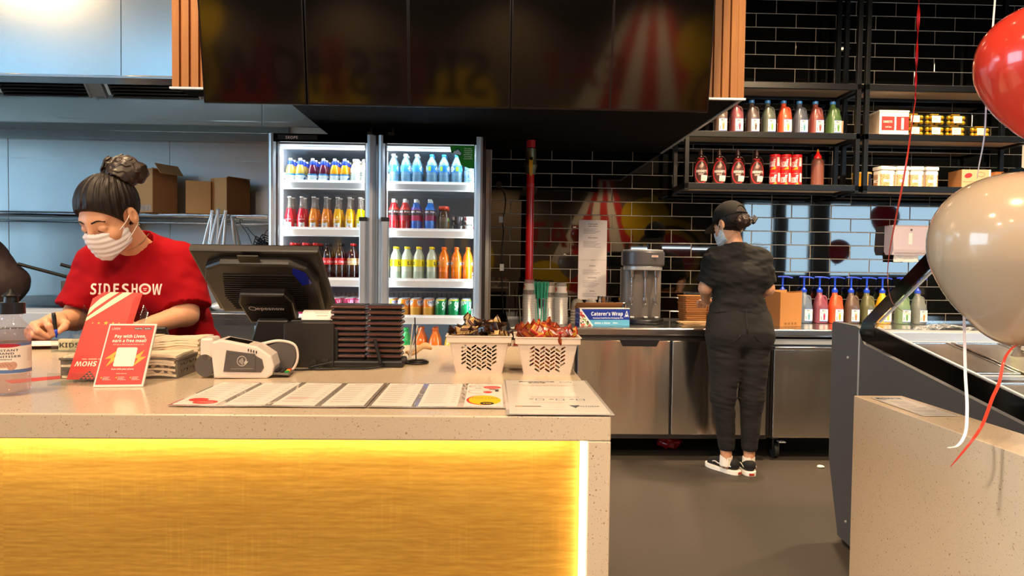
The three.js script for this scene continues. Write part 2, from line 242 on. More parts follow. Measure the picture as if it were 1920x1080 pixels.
// lamps of the hall and the kitchen: recessed cans that glow, each with its own light
const canBody = lathe([[0.052, 0], [0.07, 0], [0.07, 0.012], [0.055, 0.05], [0.052, 0.05], [0.052, 0]], 24);
const canGlow = new THREE.CylinderGeometry(0.05, 0.05, 0.006, 24).translate(0, 0.012, 0);
function downlight(x, y, z, k, cone, label, soft = 2.5) {
  const t = thing('downlight', label, 'ceiling light', [x, y - 0.05, z]);
  part('housing', canBody, MT.black, t); part('lens', canGlow, lamp(WARM, 30), t);
  const s = new THREE.SpotLight(WARM, k, 0, cone, 0.7); s.position.set(x, y - 0.06, z); s.target.position.set(x, 0, z); s.shadow.radius = soft; s.castShadow = true; s.name = 'downlight'; scene.add(s, s.target);
}
{
  const rows = [[3.0, 'nearest the screens'], [4.6, 'above the counter front'], [6.4, 'behind the counter queue'], [7.9, 'beside the mural wall']], cols = [[-3.4, 'far left'], [-1.5, 'centre left'], [0.4, 'centre right'], [2.6, 'far right']];
  for (const [z, a] of rows) {
    for (const [x, b] of cols) {
      const far = z > 6 && z < 7 && x > -2;
      if (z === 4.6 && x < -3) continue;
      const y = 3.6, st = thing('pendant_can', `black pendant can lamp in the row ${a}, ${b} column`, 'pendant light', [x, y, z]);
      part('shade', lathe([[0.0, 0.16], [0.055, 0.16], [0.055, 0.0], [0.049, 0.0], [0.049, 0.15], [0, 0.15]], 24), MT.black, st);
      part('stem', cyl(0.008, 0.008, 5.2 - y - 0.16, 0, 0.16, 0, 8), MT.black, st); part('lens', new THREE.CylinderGeometry(0.048, 0.048, 0.006, 24).translate(0, 0.01, 0), lamp(WARM, 34), st);
      const near = z < 4, s = new THREE.SpotLight(WARM, near ? LIGHT.line : far ? LIGHT.far : LIGHT.hall, 0, near ? 0.95 : far ? 0.75 : 1.05, 0.6); s.position.set(x, y - 0.005, z); s.target.position.set(x, near ? 0.6 : far ? 0.9 : 0, near ? 0.9 : far ? 1 : z - 0.25); s.shadow.radius = 9; s.castShadow = true; s.name = 'pendant_lamp'; scene.add(s, s.target);
    }
  }
  {
    const st = thing('track_spot', 'white track spot lamp aimed at the stone end wall', 'spot light', [-2.4, 3.3, 5.9]), aim = V(3.35, -2.8, -1.7).normalize(), q = new THREE.Quaternion().setFromUnitVectors(V(0, -1, 0), aim);
    const sh = part('shade', lathe([[0.0, 0.16], [0.055, 0.16], [0.055, 0.0], [0.049, 0.0], [0.049, 0.15], [0, 0.15]], 24), MT.white, st), ln = part('lens', new THREE.CylinderGeometry(0.048, 0.048, 0.006, 24).translate(0, 0.01, 0), lamp(new THREE.Color(1, 0.86, 0.7), 30), st); sh.quaternion.copy(q); ln.quaternion.copy(q); part('stem', bar([0, 0.1, 0], [0, 1.9, 0], 0.009), MT.black, st);
    const s = new THREE.SpotLight(new THREE.Color(1, 0.86, 0.7), 66, 0, 0.2, 0.8); s.position.set(-2.4, 3.3, 5.9).addScaledVector(aim, 0.02); s.target.position.set(1.05, 0.35, 4.1); s.shadow.radius = 6; s.castShadow = true; s.name = 'track_spot_lamp'; scene.add(s, s.target);
  }
  downlight(1.9, 3.27, 0.95, LIGHT.kitchen, 0.95, 'recessed kitchen downlight above the syrup shelf'); downlight(3.1, 3.27, 0.95, LIGHT.kitchen, 0.95, 'recessed kitchen downlight above the chocolate box shelf'); downlight(4.4, 3.27, 0.95, LIGHT.kitchen, 0.95, 'recessed kitchen downlight right of the shelves');
  for (const [x, n] of [[-4.2, 'first'], [-2.1, 'second'], [0.2, 'third'], [2.4, 'fourth']]) {
    const t = thing('wall_spot', `${n} picture spot lamp washing the mural`, 'spot light', [x, 3.06, 8.2]);
    part('shade', cyl(0.05, 0.04, 0.14, 0, 0, 0, 20).rotateX(-0.7), MT.black, t); part('lens', new THREE.CylinderGeometry(0.046, 0.046, 0.006, 20).rotateX(-0.7), lamp(WARM, 26), t); part('arm', bar([0, 0.1, -0.05], [0, 2.14, -0.05], 0.01), MT.black, t);
    const s = new THREE.SpotLight(WARM, LIGHT.wash, 0, 1.0, 0.8); s.position.set(x, 3.05, 8.22); s.target.position.set(x, 1.2, 9.03); s.shadow.radius = 2; s.name = 'wall_spot_lamp'; scene.add(s, s.target);
  }
}
// bulkhead with slatted ends over the counter
{
  const b = struct('bulkhead', [span(-1.58, 1.25, 2.118, 4.6, 1.46, 1.62), span(-1.1, 1.25, 2.118, 3.27, 0, 1.46)], MT.matte);
  part('trim', [span(-1.6, -1.28, 2.108, 2.118, 1.635, 1.655), span(1.06, 1.275, 2.108, 2.118, 1.635, 1.655), span(1.25, 1.266, 2.110, 2.118, 0, 1.635)], MT.alu, b, 'pale metal edge strip');
  const slat = uvm(ext([[-0.017, 0], [0.017, 0], [0.014, 0.024], [-0.014, 0.024]], 2.4, 0).rotateX(-Math.PI / 2), 1);
  const bk = (x0, x1) => part('backing', uvm(span(x0, x1, 2.118, 4.5, 1.621, 1.626)), MT.slatGap, b);
  bk(-1.6, -1.3); bk(1.05, 1.27);
  for (const x of [-1.572, -1.525, -1.478, -1.431, -1.384]) part('slat', slat, MT.slat, b, 'pale timber slat').position.set(x, 2.12, 1.65);
  for (const x of [1.085, 1.128, 1.171, 1.214, 1.249]) part('slat', slat, MT.slat, b, 'timber slat').position.set(x, 2.12, 1.65);
}
// ---------- exhaust hood, menu screens ----------
{
  const h = thing('exhaust_hood', 'large brushed stainless exhaust hood over the cooking line', 'hood', [0, 2.2, 0]);
  const front = (a, b) => part('front_panel', uvm(ext([[1.5, 0], [1.53, 0], [1.525, 1.0], [1.495, 1.0]], b - a).rotateY(-Math.PI / 2).translate(b, 0, 0)), MT.hoodFront, h);
  front(-5, -1.902); front(-1.898, -1.13);
  part('lip', uvm(span(-5, -1.13, -0.012, 0.0, 1.40, 1.53)), MT.steel, h);
  part('canopy', uvm(span(-5, -1.13, 1.0, 1.05, 0.0, 1.5)), MT.steel, h); part('end_panel', uvm(ext([[0.02, -0.03], [1.5, 0], [1.44, 1], [0.02, 1]], 0.02).rotateY(-Math.PI / 2).translate(-1.11, 0, 0)), MT.steel, h);
  part('gutter_plate', uvm(span(-5, -1.55, -0.03, 0.16, 0.43, 0.45, 0.003)), MT.steelHood, h); part('gutter_plate', uvm(span(-1.545, -1.13, -0.03, 0.16, 0.43, 0.45, 0.003)), MT.steelHood, h);
  const prong = [];
  for (let i = 0; i < 26; i++) prong.push(bx(0.56, 0.008, 0.02, 0, i * 0.024, 0));
  const filt = mg([...prong, bx(0.6, 0.62, 0.006, 0, 0.3, -0.02)]);
  for (const x of [-2.95, -2.24, -1.53]) { const f = part('baffle_filter', filt, MT.darkSteel, h, 'dark baffle filter'); f.position.set(x, 0.15, 0.46); f.rotation.x = 0.75; }
  for (const x of [-3.3, -2.6, -1.885]) { const f = part('filter_divider', uvm(mg([bx(0.11, 0.62, 0.012, 0, 0.3, 0), bx(0.012, 0.62, 0.03, -0.05, 0.3, 0.012), bx(0.012, 0.62, 0.03, 0.05, 0.3, 0.012)])), MT.alu, h); f.position.set(x, 0.15, 0.48); f.rotation.x = 0.75; }
  const tubeLamp = thing('hood_lamp', 'linear lamp fixed inside the exhaust hood', 'lamp', [-2.6, 3.05, 1.0]);
  part('tube', bx(1.6, 0.03, 0.05), lamp(COOL, 7), tubeLamp); part('bracket', bx(1.66, 0.03, 0.06, 0, 0.03, 0), MT.white, tubeLamp); part('stem', bx(0.03, 0.12, 0.03, 0, 0.1, 0), MT.white, tubeLamp);
  const a = new THREE.RectAreaLight(COOL, LIGHT.hood, 1.6, 0.05); a.position.set(-2.6, 3.03, 1.0); a.lookAt(-2.6, 0, 1.0); a.name = 'hood_lamp'; scene.add(a);
}
{
  const tilt = 0.16, W = 0.486, H = 0.86;
  const names = ['leftmost', 'second from the left', 'middle', 'fourth from the left', 'rightmost'];
  let s0;
  [-1.145, -0.652, -0.165, 0.325, 0.808].forEach((x, i) => {
    if (!s0) {
      s0 = thing('menu_screen', '', 'screen', [x, 2.022, 1.735]);
      part('panel', bx(W - 0.012, H - 0.012, 0.004, 0, H / 2, 0.019), MT.screen, s0, 'glossy dark screen');
      part('bezel', [bx(0.007, H, 0.036, -W / 2 + 0.0035, H / 2, 0.004), bx(0.007, H, 0.036, W / 2 - 0.0035, H / 2, 0.004), bx(W, 0.009, 0.036, 0, 0.0045, 0.004), bx(W, 0.007, 0.036, 0, H - 0.0035, 0.004)], std('#2c2c30', 0.2, 0.9), s0);
      part('casing', bx(W - 0.02, H - 0.02, 0.03, 0, H / 2, 0), MT.plastic, s0);
      part('bracket', bx(0.16, 0.2, 0.14, 0, 0.62, -0.08, 0.005), MT.black, s0);
      s0.rotation.x = tilt;
    }
    const s = i ? dup(s0, [x, 2.022, 1.735]) : s0;
    tag(s, `black switched-off menu screen, ${names[i]} of the five over the counter`, null, 'menu screens on the bulkhead');
  });
}
// ---------- bottles, cans and cups (built once, copied below) ----------
const bottleTex = {};
function wrapTex(key, draw, w = 256, h = 64) { return bottleTex[key] ??= canvas(w, h, draw); }
// p: profile [r, y] of the body; label: [y0, y1, texture]; cap: [r, h, material]
function bottle(name, label, cat, p, bodyMat, capSpec, lab, fill) {
  const t = thing(name, label, cat), top = p[p.length - 1];
  part('body', lathe(p.concat([[0, top[1]]]), 24), bodyMat, t);
  if (fill) part('liquid', lathe(fill[0], 20), fill[1], t);
  if (capSpec) part('cap', lathe([[0, top[1] - 0.002], [capSpec[0], top[1] - 0.002], [capSpec[0], top[1] + capSpec[1] - 0.002], [capSpec[0] - 0.002, top[1] + capSpec[1]], [0, top[1] + capSpec[1]]], 20), capSpec[2], t);
  if (lab) {
    const r = (y) => { for (let i = 1; i < p.length; i++) if (p[i][1] >= y && p[i][1] > p[i - 1][1]) return p[i - 1][0] + (p[i][0] - p[i - 1][0]) * (y - p[i - 1][1]) / (p[i][1] - p[i - 1][1]); return 0.03; };
    const ys = [0, 0.25, 0.5, 0.75, 1].map((k) => lab[0] + (lab[1] - lab[0]) * k);
    const g = lathe(ys.map((y) => [r(y) + 0.0009, y]), 24); if (lab[3]) g.rotateY(lab[3]);
    part('label', g, lab[2], t);
  }
  return t;
}
const lm = (tex, r = 0.4) => new THREE.MeshStandardMaterial({ map: tex, roughness: r });
const ord = ['first', 'second', 'third', 'fourth', 'fifth', 'sixth', 'seventh', 'eighth', 'ninth', 'tenth', 'eleventh', 'twelfth'];
let first = true;
function row(proto, xs, y, z, lab, group, depth = 0, dz = 0.078, behind, dx = 0.011) {
  xs.forEach((x, i) => {
    const l = typeof lab === 'function' ? lab(i) : lab;
    if (i === 0) { proto.position.set(x, y, z); proto.rotation.y = 0; tag(proto, l, null, group); } else dup(proto, [x, y, z], rr(-0.5, 0.5), l, group);
    for (let k = 1; k <= depth; k++) dup(proto, [x + dx * k * 0, y, z - dz * k], rr(-1, 1), behind ?? `drink behind the front row: ${l}`, (group ?? '') + ' behind the front');
  });
}
// ---------- double door drinks fridge ----------
{
  const f = thing('drinks_fridge', 'tall lit drinks fridge with two glass doors full of bottles and cans', 'fridge');
  const IN = std('#c2c9d0', 0.5), L = -1.38, Rr = -0.05, Mx = -0.717;
  part('cabinet', [span(L, L + 0.04, 0.1, 2.06, 0.03, 0.8), span(Rr - 0.04, Rr, 0.1, 2.06, 0.03, 0.8), span(L, Rr, 2.0, 2.06, 0.03, 0.8, 0.004), span(L, Rr, 0.1, 0.36, 0.03, 0.8), span(L, Rr, 0.1, 2.06, 0.03, 0.06)], std('#3a3234', 0.4, 0.3), f);
  part('liner', [span(L + 0.04, L + 0.046, 0.36, 2.0, 0.06, 0.8), span(Rr - 0.046, Rr - 0.04, 0.36, 2.0, 0.06, 0.8), span(L + 0.04, Rr - 0.04, 1.994, 2.0, 0.06, 0.8), span(L + 0.04, Rr - 0.04, 0.36, 0.366, 0.06, 0.8)], IN, f);
  part('back_panel', span(L + 0.04, Rr - 0.04, 0.36, 2.0, 0.06, 0.075), std('#6f747c', 0.5), f);
  const slots = []; for (const y of [1.9, 1.6, 1.3, 1.05]) for (let x = L + 0.1; x < Rr - 0.08; x += 0.035) slots.push(span(x, x + 0.012, y - 0.06, y, 0.074, 0.078));
  part('vent_slots', slots, MT.grey, f);
  part('mullion', span(Mx - 0.035, Mx + 0.035, 0.36, 2.0, 0.74, 0.79), std('#d5dade', 0.4), f);
  for (const [y, w] of [[1.775, 0], [1.48, 0], [1.163, 0], [0.93, 0], [0.56, 0]]) for (const [a, b] of [[L + 0.05, Mx - 0.004], [Mx + 0.004, Rr - 0.05]]) {
    const s = part('shelf', span(a, b, y - 0.022, y - 0.012, 0.12, 0.745), IN, f);
    part('price_strip', ext([[0, 0], [0.014, 0.006], [0.016, 0.042], [0.004, 0.058], [-0.012, 0.058], [-0.012, 0]], b - a).rotateY(-Math.PI / 2).translate(b, y - 0.052, 0.745), MT.bright, s, 'white plastic price strip');
    part('bottle_stop', span(a + 0.005, b - 0.005, y + 0.01, y + 0.05, 0.752, 0.754), MT.clear, s, 'clear bottle stop');
  }
  const glow = lamp(new THREE.Color(0.86, 0.96, 1), 5);
  for (const x of [L + 0.062, Mx - 0.05, Mx + 0.05, Rr - 0.062]) {
    part('light_strip', span(x - 0.007, x + 0.007, 0.42, 1.96, 0.768, 0.778), glow, f, 'glowing white light strip');
    const a = new THREE.RectAreaLight(new THREE.Color(0.86, 0.96, 1), LIGHT.fridge, 0.014, 1.54), mid = x < Mx ? (L + Mx) / 2 : (Mx + Rr) / 2;
    a.position.set(x + Math.sign(mid - x) * 0.009, 1.19, 0.766); a.lookAt(mid, 1.19, 0.45); a.name = 'light_strip'; scene.add(a);
  }
  for (const [a, b] of [[L + 0.05, Mx - 0.04], [Mx + 0.04, Rr - 0.05]]) {
    part('light_strip', span(a, b, 1.972, 1.984, 0.75, 0.768), glow, f, 'glowing white light strip');
    const q = new THREE.RectAreaLight(new THREE.Color(0.86, 0.96, 1), LIGHT.fridge, b - a, 0.018); q.position.set((a + b) / 2, 1.97, 0.758); q.lookAt((a + b) / 2, 1.2, 0.55); q.name = 'light_strip'; scene.add(q);
  }
  const stileG = (x, w) => ext([[-w / 2, 0], [w / 2, 0], [w / 2, 0.028], [w / 4, 0.048], [0, 0.053], [-w / 4, 0.048], [-w / 2, 0.028]], 1.92).rotateX(-Math.PI / 2).rotateY(Math.PI).translate(x, 0.13, 0.805);
  for (const [n, s0, s1, g0, g1, hx] of [['left', -1.359, -0.756, -1.337, -0.786, -0.79], ['right', -0.69, -0.089, -0.672, -0.112, -0.655]]) {
    const d = part('door', span(g0 - 0.02, g1 + 0.02, 2.0, 2.05, 0.81, 0.85), MT.gloss, f, `${n} glass door with black header`); part('kick_rail', span(g0 - 0.02, g1 + 0.02, 0.13, 0.4, 0.81, 0.85), MT.gloss, d);
    part('stile', stileG(s0, 0.044), MT.alu, d); part('stile', stileG(s1, n === 'left' ? 0.062 : 0.05), MT.alu, d);
    part('gasket', [span(g0 - 0.004, g0 + 0.012, 0.4, 2.0, 0.79, 0.83), span(g1 - 0.006, g1 + 0.004, 0.4, 2.0, 0.79, 0.83)], MT.grey, d);
    part('pane', span(g0, g1, 0.4, 2.0, 0.838, 0.841), MT.glass, d);
    part('handle', ext([[-0.022, 0], [0.022, 0], [0.022, 0.035], [0.015, 0.042], [-0.015, 0.042], [-0.022, 0.035]], 0.62).rotateX(-Math.PI / 2).rotateY(Math.PI).translate(hx, 0.9, 0.862), MT.alu, d);
    part('handle_cap', [bx(0.046, 0.026, 0.048, hx, 1.53, 0.884, 0.004), bx(0.046, 0.026, 0.048, hx, 0.89, 0.884, 0.004)], MT.black, d);
    part('hinge', mg([span(hx + (n === 'left' ? 0.02 : 0.01), hx + 0.045, 2.05, 2.068, 0.78, 0.86, 0.002), bx(0.012, 0.05, 0.008, hx + 0.03, 2.08, 0.8)]), MT.darkSteel, d);
  }
  const sign = canvas(256, 32, (g, w, h) => { g.fillStyle = '#060606'; g.fillRect(0, 0, w, h); put(g, 'SKOPE', 92, 17, 27, '#e9cfc6', 'sans-serif', 'bold', 'center', 170); });
  card('brand_sign', 0.24, 0.03, sign, f, 0.002, MT.black).position.set(-1.2, 2.027, 0.853);
  const green = canvas(256, 192, (g, w, h) => {
    g.fillStyle = '#12902a'; g.fillRect(0, 0, w, h); g.strokeStyle = '#eafff0'; g.lineWidth = 7; g.fillStyle = '#0b5c4e'; g.beginPath(); g.arc(48, 62, 24, 0, 7); g.arc(80, 48, 28, 0, 7); g.arc(108, 66, 20, 0, 7); g.fill(); g.fillStyle = '#cfeef8'; g.beginPath(); g.arc(52, 62, 18, 0, 7); g.arc(80, 54, 20, 0, 7); g.arc(102, 66, 14, 0, 7); g.fill();
    ['This cooler', 'uses natural', 'refrigerant', 'and will save', 'you energy', 'consumption'].forEach((s, i) => put(g, s, 190, 22 + i * 17, 15, '#f2fff2', 'sans-serif', 'bold'));
  });
  const st = part('energy_sticker', new THREE.ShapeGeometry(poly([[-0.075, 0.005], [-0.03, -0.02], [-0.012, -0.075], [0.04, -0.094], [0.07, -0.095], [0.07, 0.045], [-0.08, 0.045]])), new THREE.MeshStandardMaterial({ map: green, roughness: 0.4 }), f, 'green energy sticker on the right door');
  { const p = st.geometry.attributes.position, uv = st.geometry.attributes.uv; for (let i = 0; i < p.count; i++) uv.setXY(i, (p.getX(i) + 0.08) / 0.15, (p.getY(i) + 0.095) / 0.14); st.position.set(-0.186, 1.95, 0.8425); }
}
{
  const Z = 0.695, pet = (c, more) => std(c, 0.12, 0, { clearcoat: 0.6, ...more });
  const std600 = (s, h) => [[0, 0], [0.026 * s, 0], [0.031 * s, 0.006], [0.031 * s, h * 0.28], [0.0295 * s, h * 0.36], [0.031 * s, h * 0.44], [0.0315 * s, h * 0.6], [0.027 * s, h * 0.75], [0.016 * s, h * 0.87], [0.0125 * s, h * 0.9], [0.0125 * s, h * 0.95]];
  // juices
  const jl = lm(wrapTex('juice', (g, w, h) => { g.fillStyle = '#f4f8fb'; g.fillRect(0, 0, w, h); g.fillStyle = '#2a86c8'; g.fillRect(0, 0, w, 12); for (const x of [64, 192]) { g.fillStyle = '#1d66a8'; g.beginPath(); g.ellipse(x, 36, 20, 9, -0.5, 0, 7); g.fill(); g.fillStyle = '#e8a23a'; g.beginPath(); g.arc(x + 26, 26, 8, 0, 7); g.fill(); put(g, 'juice', x - 4, 52, 15, '#1a4c90'); } }));
  const jp = [[0, 0], [0.029, 0], [0.031, 0.005], [0.031, 0.06], [0.029, 0.085], [0.021, 0.112], [0.0165, 0.12], [0.0165, 0.142]];
  const juice = (n, c, cn) => { const t = bottle('juice_bottle', '', 'bottle', jp, pet(c), [0.012, 0.018, MT.white], [0.012, 0.06, jl]); part('cap_sleeve', lathe([[0.0172, 0.118], [0.019, 0.122], [0.018, 0.142], [0.0125, 0.146]], 20), MT.blue, t, 'blue cap sleeve'); return t; };
  const jr = (c, cn, xs) => row(juice(0, c, cn), xs, 1.763, Z, (i) => `${cn} juice bottle with blue sleeve cap, ${i ? 'right' : 'left'} of its pair`, 'juice bottles on the top left shelf', 2, 0.075, `${cn} juice bottle standing behind the front pair, top left fridge shelf`);
  jr('#cfae4c', 'pale gold apple', [-1.286, -1.225]); jr('#5a1430', 'dark berry', [-1.147, -1.079]); jr('#ee9a12', 'orange', [-1.008, -0.944]);
  const sm = bottle('smoothie_bottle', '', 'bottle', [[0, 0], [0.03, 0], [0.034, 0.005], [0.034, 0.1], [0.028, 0.122], [0.0215, 0.13], [0.0215, 0.14]], pet('#e6dcb4'), [0.023, 0.018, MT.white],
    [0.015, 0.1, lm(wrapTex('smoothie', (g, w, h) => { g.fillStyle = '#f7f7f2'; g.fillRect(0, 0, w, h); for (const x of [0, 128]) { put(g, 'smoothie', x + 64, 22, 15, '#58684a'); g.fillStyle = '#7a8a5a'; g.fillRect(x + 34, 32, 60, 3); g.fillStyle = '#d9c46a'; g.beginPath(); g.arc(x + 64, 48, 9, 0, 7); g.fill(); } }))]);
  row(sm, [-0.872, -0.812], 1.763, Z, (i) => `white capped smoothie bottle, ${i ? 'right' : 'left'} of the two on the top left fridge shelf`, 'smoothie bottles', 1, 0.08, 'white capped smoothie bottle in the second row, top left fridge shelf');
  // glass sodas
  const sodaTex = lm(wrapTex('soda', (g, w, h) => { g.clearRect(0, 0, w, h); g.fillStyle = '#ffffff'; g.fillRect(0, 0, w, h); g.fillStyle = '#1f8a4a'; g.beginPath(); g.moveTo(40, 20); g.lineTo(64, 4); g.lineTo(88, 22); g.lineTo(64, 30); g.fill(); put(g, 'FRUIT', 64, 42, 15, '#203a7a'); g.fillStyle = '#d86a2a'; g.fillRect(44, 50, 40, 5); }, 128, 64));
  const soda = (c) => {
    const t = thing('soda_bottle', '', 'bottle');
    part('liquid', lathe([[0, 0], [0.029, 0], [0.031, 0.006], [0.031, 0.062], [0.027, 0.095], [0.0175, 0.138], [0, 0.138]], 24), pet(c), t);
    part('neck', lathe([[0.0178, 0.137], [0.0125, 0.165], [0.0115, 0.2], [0.0135, 0.204], [0.0135, 0.209]], 20), std('#d7cfc8', 0.08, 0, { transmission: 0.85, thickness: 0 }), t, 'clear glass neck');
    part('cap', lathe([[0, 0.207], [0.0145, 0.206], [0.0125, 0.213], [0, 0.214]], 18), MT.white, t);
    const a = lathe([[0.0316, 0.012], [0.0318, 0.05], [0.0307, 0.066]], 24); part('label', new THREE.CylinderGeometry(0.0303, 0.0318, 0.056, 10, 1, true, -0.62, 1.24).translate(0, 0.04, 0), sodaTex, t);
    return t;
  };
  const sr = (c, cn, xs) => row(soda(c), xs, 1.468, Z, (i) => `${cn} fruit soda in glass bottle, ${ord[i]} of that colour from the left`, 'glass soda bottles on the second left shelf', 1, 0.08, `${cn} fruit soda in glass bottle standing in the second row`);
  sr('#c01a2c', 'red', [-1.293, -1.215]); sr('#f08a12', 'orange', [-1.14, -1.062]); sr('#f2b200', 'golden yellow', [-0.988, -0.913]); sr('#dcd200', 'lemon yellow', [-0.845]);
  // colas
  const cl = (key, bg, fg, txt) => lm(wrapTex(key, (g, w, h) => { g.fillStyle = bg; g.fillRect(0, 0, w, h); put(g, txt, 64, 34, 30, fg, 'serif', 'italic bold', 'center', 118); put(g, txt, 192, 34, 30, fg, 'serif', 'italic bold', 'center', 118); }));
  const cola = (lab, cap) => bottle('cola_bottle', '', 'bottle', std600(1, 0.235), pet('#220c0a'), [0.0138, 0.014, cap], [0.1, 0.142, lab]);
  const redL = cl('cola', '#d51a22', '#ffffff', 'Coca-Cola'), blkCap = std('#17171a', 0.4);
  row(cola(redL, MT.redGloss), [-1.276, -1.198, -1.13], 1.15, Z, (i) => `red capped cola bottle, ${ord[i]} from the left on the third left fridge shelf`, 'cola bottles', 2, 0.08, 'red capped cola bottle standing behind the front cola row');
  row(cola(redL, blkCap), [-1.052, -0.974], 1.15, Z, (i) => `black capped cola bottle with red label, ${i ? 'right' : 'left'} of the two`, 'black capped cola bottles', 1, 0.08, 'black capped cola bottle standing behind the front cola row');
  row(cola(cl('colav', '#d9b27c', '#ffffff', 'Coca-Cola'), MT.redGloss), [-0.893, -0.828], 1.15, Z, (i) => `red capped cola bottle with tan label, ${i ? 'right' : 'left'} of the two`, 'tan labelled cola bottles', 1, 0.08, 'red capped tan label cola bottle in the second row');
  // cans
  const canP = [[0, 0], [0.024, 0], [0.033, 0.01], [0.033, 0.106], [0.027, 0.118], [0.0275, 0.121], [0.025, 0.121], [0.025, 0.117], [0, 0.117]];
  const can = (key, bg, draw) => { const t = thing('drink_can', '', 'can'); part('ends', lathe(canP, 24), MT.alu, t); part('printed_wall', lathe([[0.0332, 0.009], [0.0332, 0.107], [0.0285, 0.1165]], 24), lm(wrapTex(key, draw, 256, 128), 0.3), t); part('pull_tab', cyl(0.008, 0.008, 0.002, 0, 0.117, 0.004, 10), MT.alu, t); return t; };
  row(can('pink', 0, (g, w, h) => { g.fillStyle = '#c81e6a'; g.fillRect(0, 0, w, h); for (const x of [64, 192]) { put(g, 'crush', x, 64, 34, '#f6d7e6'); } }), [-1.29, -1.215, -1.14, -1.065, -0.99, -0.915, -0.84], 0.918, Z, (i) => `pink drink can, ${ord[i]} from the left at the front of the fourth left shelf`, 'pink cans', 3, 0.07, 'pink drink can standing behind the front row of pink cans');
  const fan = (key, bg) => (g, w, h) => { g.fillStyle = '#f28a1e'; g.fillRect(0, 0, w, h); g.fillStyle = '#f9b44a'; g.fillRect(0, 90, w, 38); for (const x of [64, 192]) { g.save(); g.translate(x, 66); g.rotate(-0.1); g.fillStyle = '#ffffff'; g.beginPath(); g.ellipse(0, 0, 48, 22, 0, 0, 7); g.fill(); put(g, 'FANTA', 0, 0, 28, '#1c3f96', 'sans-serif', 'bold', 'center', 86); g.restore(); g.fillStyle = '#5aa83a'; g.fillRect(x + 30, 34, 16, 8); } };
  const spr = (g, w, h) => { g.fillStyle = '#0d8f4e'; g.fillRect(0, 0, w, h); g.fillStyle = '#e6d820'; g.beginPath(); g.moveTo(0, 0); g.lineTo(w, 0); g.lineTo(w, 20); g.lineTo(128, 48); g.lineTo(0, 26); g.fill(); for (const x of [64, 192]) { g.save(); g.translate(x, 72); g.rotate(-0.28); put(g, 'Sprite', 0, 0, 44, '#ffffff', 'sans-serif', 'italic bold', 'center', 112); g.restore(); } };
  row(can('fanta', 0, fan()), [-0.649, -0.567, -0.489, -0.408], 0.918, Z, (i) => `orange soda can, ${ord[i]} from the left on the fourth right shelf`, 'orange soda cans', 2, 0.07, 'orange soda can standing behind the front row of orange cans');
  row(can('sprite', 0, spr), [-0.327, -0.245, -0.164], 0.918, Z, (i) => `green lemonade can, ${ord[i]} from the left on the fourth right shelf`, 'green lemonade cans', 2, 0.07, 'green lemonade can standing behind the front row of green cans');
  // water
  const wl = (key, bg, inner) => lm(wrapTex(key, (g, w, h) => { g.fillStyle = bg; g.fillRect(0, 0, w, h); for (const x of [64, 192]) { g.fillStyle = '#f2f8fc'; g.beginPath(); for (let k = 0; k < 6; k++) g.lineTo(x + 34 * Math.cos(k * 1.047), 32 + 29 * Math.sin(k * 1.047)); g.fill(); if (inner) { g.fillStyle = inner; g.fillRect(x + 40, 10, 22, 44); } put(g, 'SPRING', x, 26, 14, '#2a78b8'); put(g, 'WATER', x, 41, 14, '#2a78b8'); } }));
  const wb = std('#bfe4f4', 0.06, 0, { transmission: 0.72, thickness: 0 });
  const water = (lab, cap, s) => bottle('water_bottle', '', 'bottle', std600(s, 0.2), wb, [0.0145, 0.013, cap], [0.088, 0.13, lab]);
  row(water(wl('w1', '#3aa0dc'), MT.white, 1), [-0.635, -0.557, -0.486], 1.758, Z, (i) => `white capped water bottle, ${ord[i]} from the left on the top right shelf`, 'white capped water bottles', 1, 0.08, 'white capped water bottle in the second row of the top right shelf');
  row(water(wl('w2', '#1f7fd0', '#9acb3a'), std('#2a9ad8', 0.4), 1.12), [-0.391, -0.313, -0.232], 1.758, Z, (i) => `blue capped water bottle, ${ord[i]} of three on the top right shelf`, 'blue capped water bottles', 1, 0.08, 'blue capped water bottle in the second row of the top right shelf');
  const pumpT = lm(wrapTex('pump', (g, w, h) => { g.fillStyle = '#9fc4e6'; g.fillRect(0, 0, w, h); g.save(); g.translate(128, 64); g.rotate(-Math.PI / 2); put(g, 'pump', 0, 0, 58, '#1f3f8a', 'sans-serif', 'italic bold', 'center', 120); g.restore(); g.strokeStyle = '#fff'; }, 256, 128));
  row(bottle('water_bottle', '', 'bottle', [[0, 0], [0.03, 0], [0.033, 0.006], [0.033, 0.11], [0.03, 0.14], [0.02, 0.16], [0.014, 0.166], [0.014, 0.172]], wb, [0.016, 0.02, std('#bcd8ee', 0.3)], [0.01, 0.1, pumpT]), [-0.15], 1.758, Z, 'frosted water bottle with vertical lettering beside the green sticker', undefined, 0);
  // sports drinks
  const pw = (key, c1, c2) => lm(wrapTex(key, (g, w, h) => { g.fillStyle = '#231a24'; g.fillRect(0, 0, w, h); g.fillStyle = c1; g.fillRect(0, 0, w, 22); g.fillStyle = c2; g.fillRect(0, 76, w, 52); for (const x of [64, 192]) { put(g, 'POWERADE', x, 42, 24, '#f2f2f4', 'sans-serif', 'bold', 'center', 116); put(g, 'ION4', x, 64, 16, '#e2e2e6'); } }, 256, 128));
  const sport = (lab, c) => bottle('sports_drink', '', 'bottle', [[0, 0], [0.032, 0], [0.035, 0.006], [0.034, 0.09], [0.035, 0.125], [0.03, 0.155], [0.02, 0.172], [0.018, 0.19]], pet(c), [0.0135, 0.024, std('#dfe9ec', 0.3)], [0.075, 0.158, lab]);
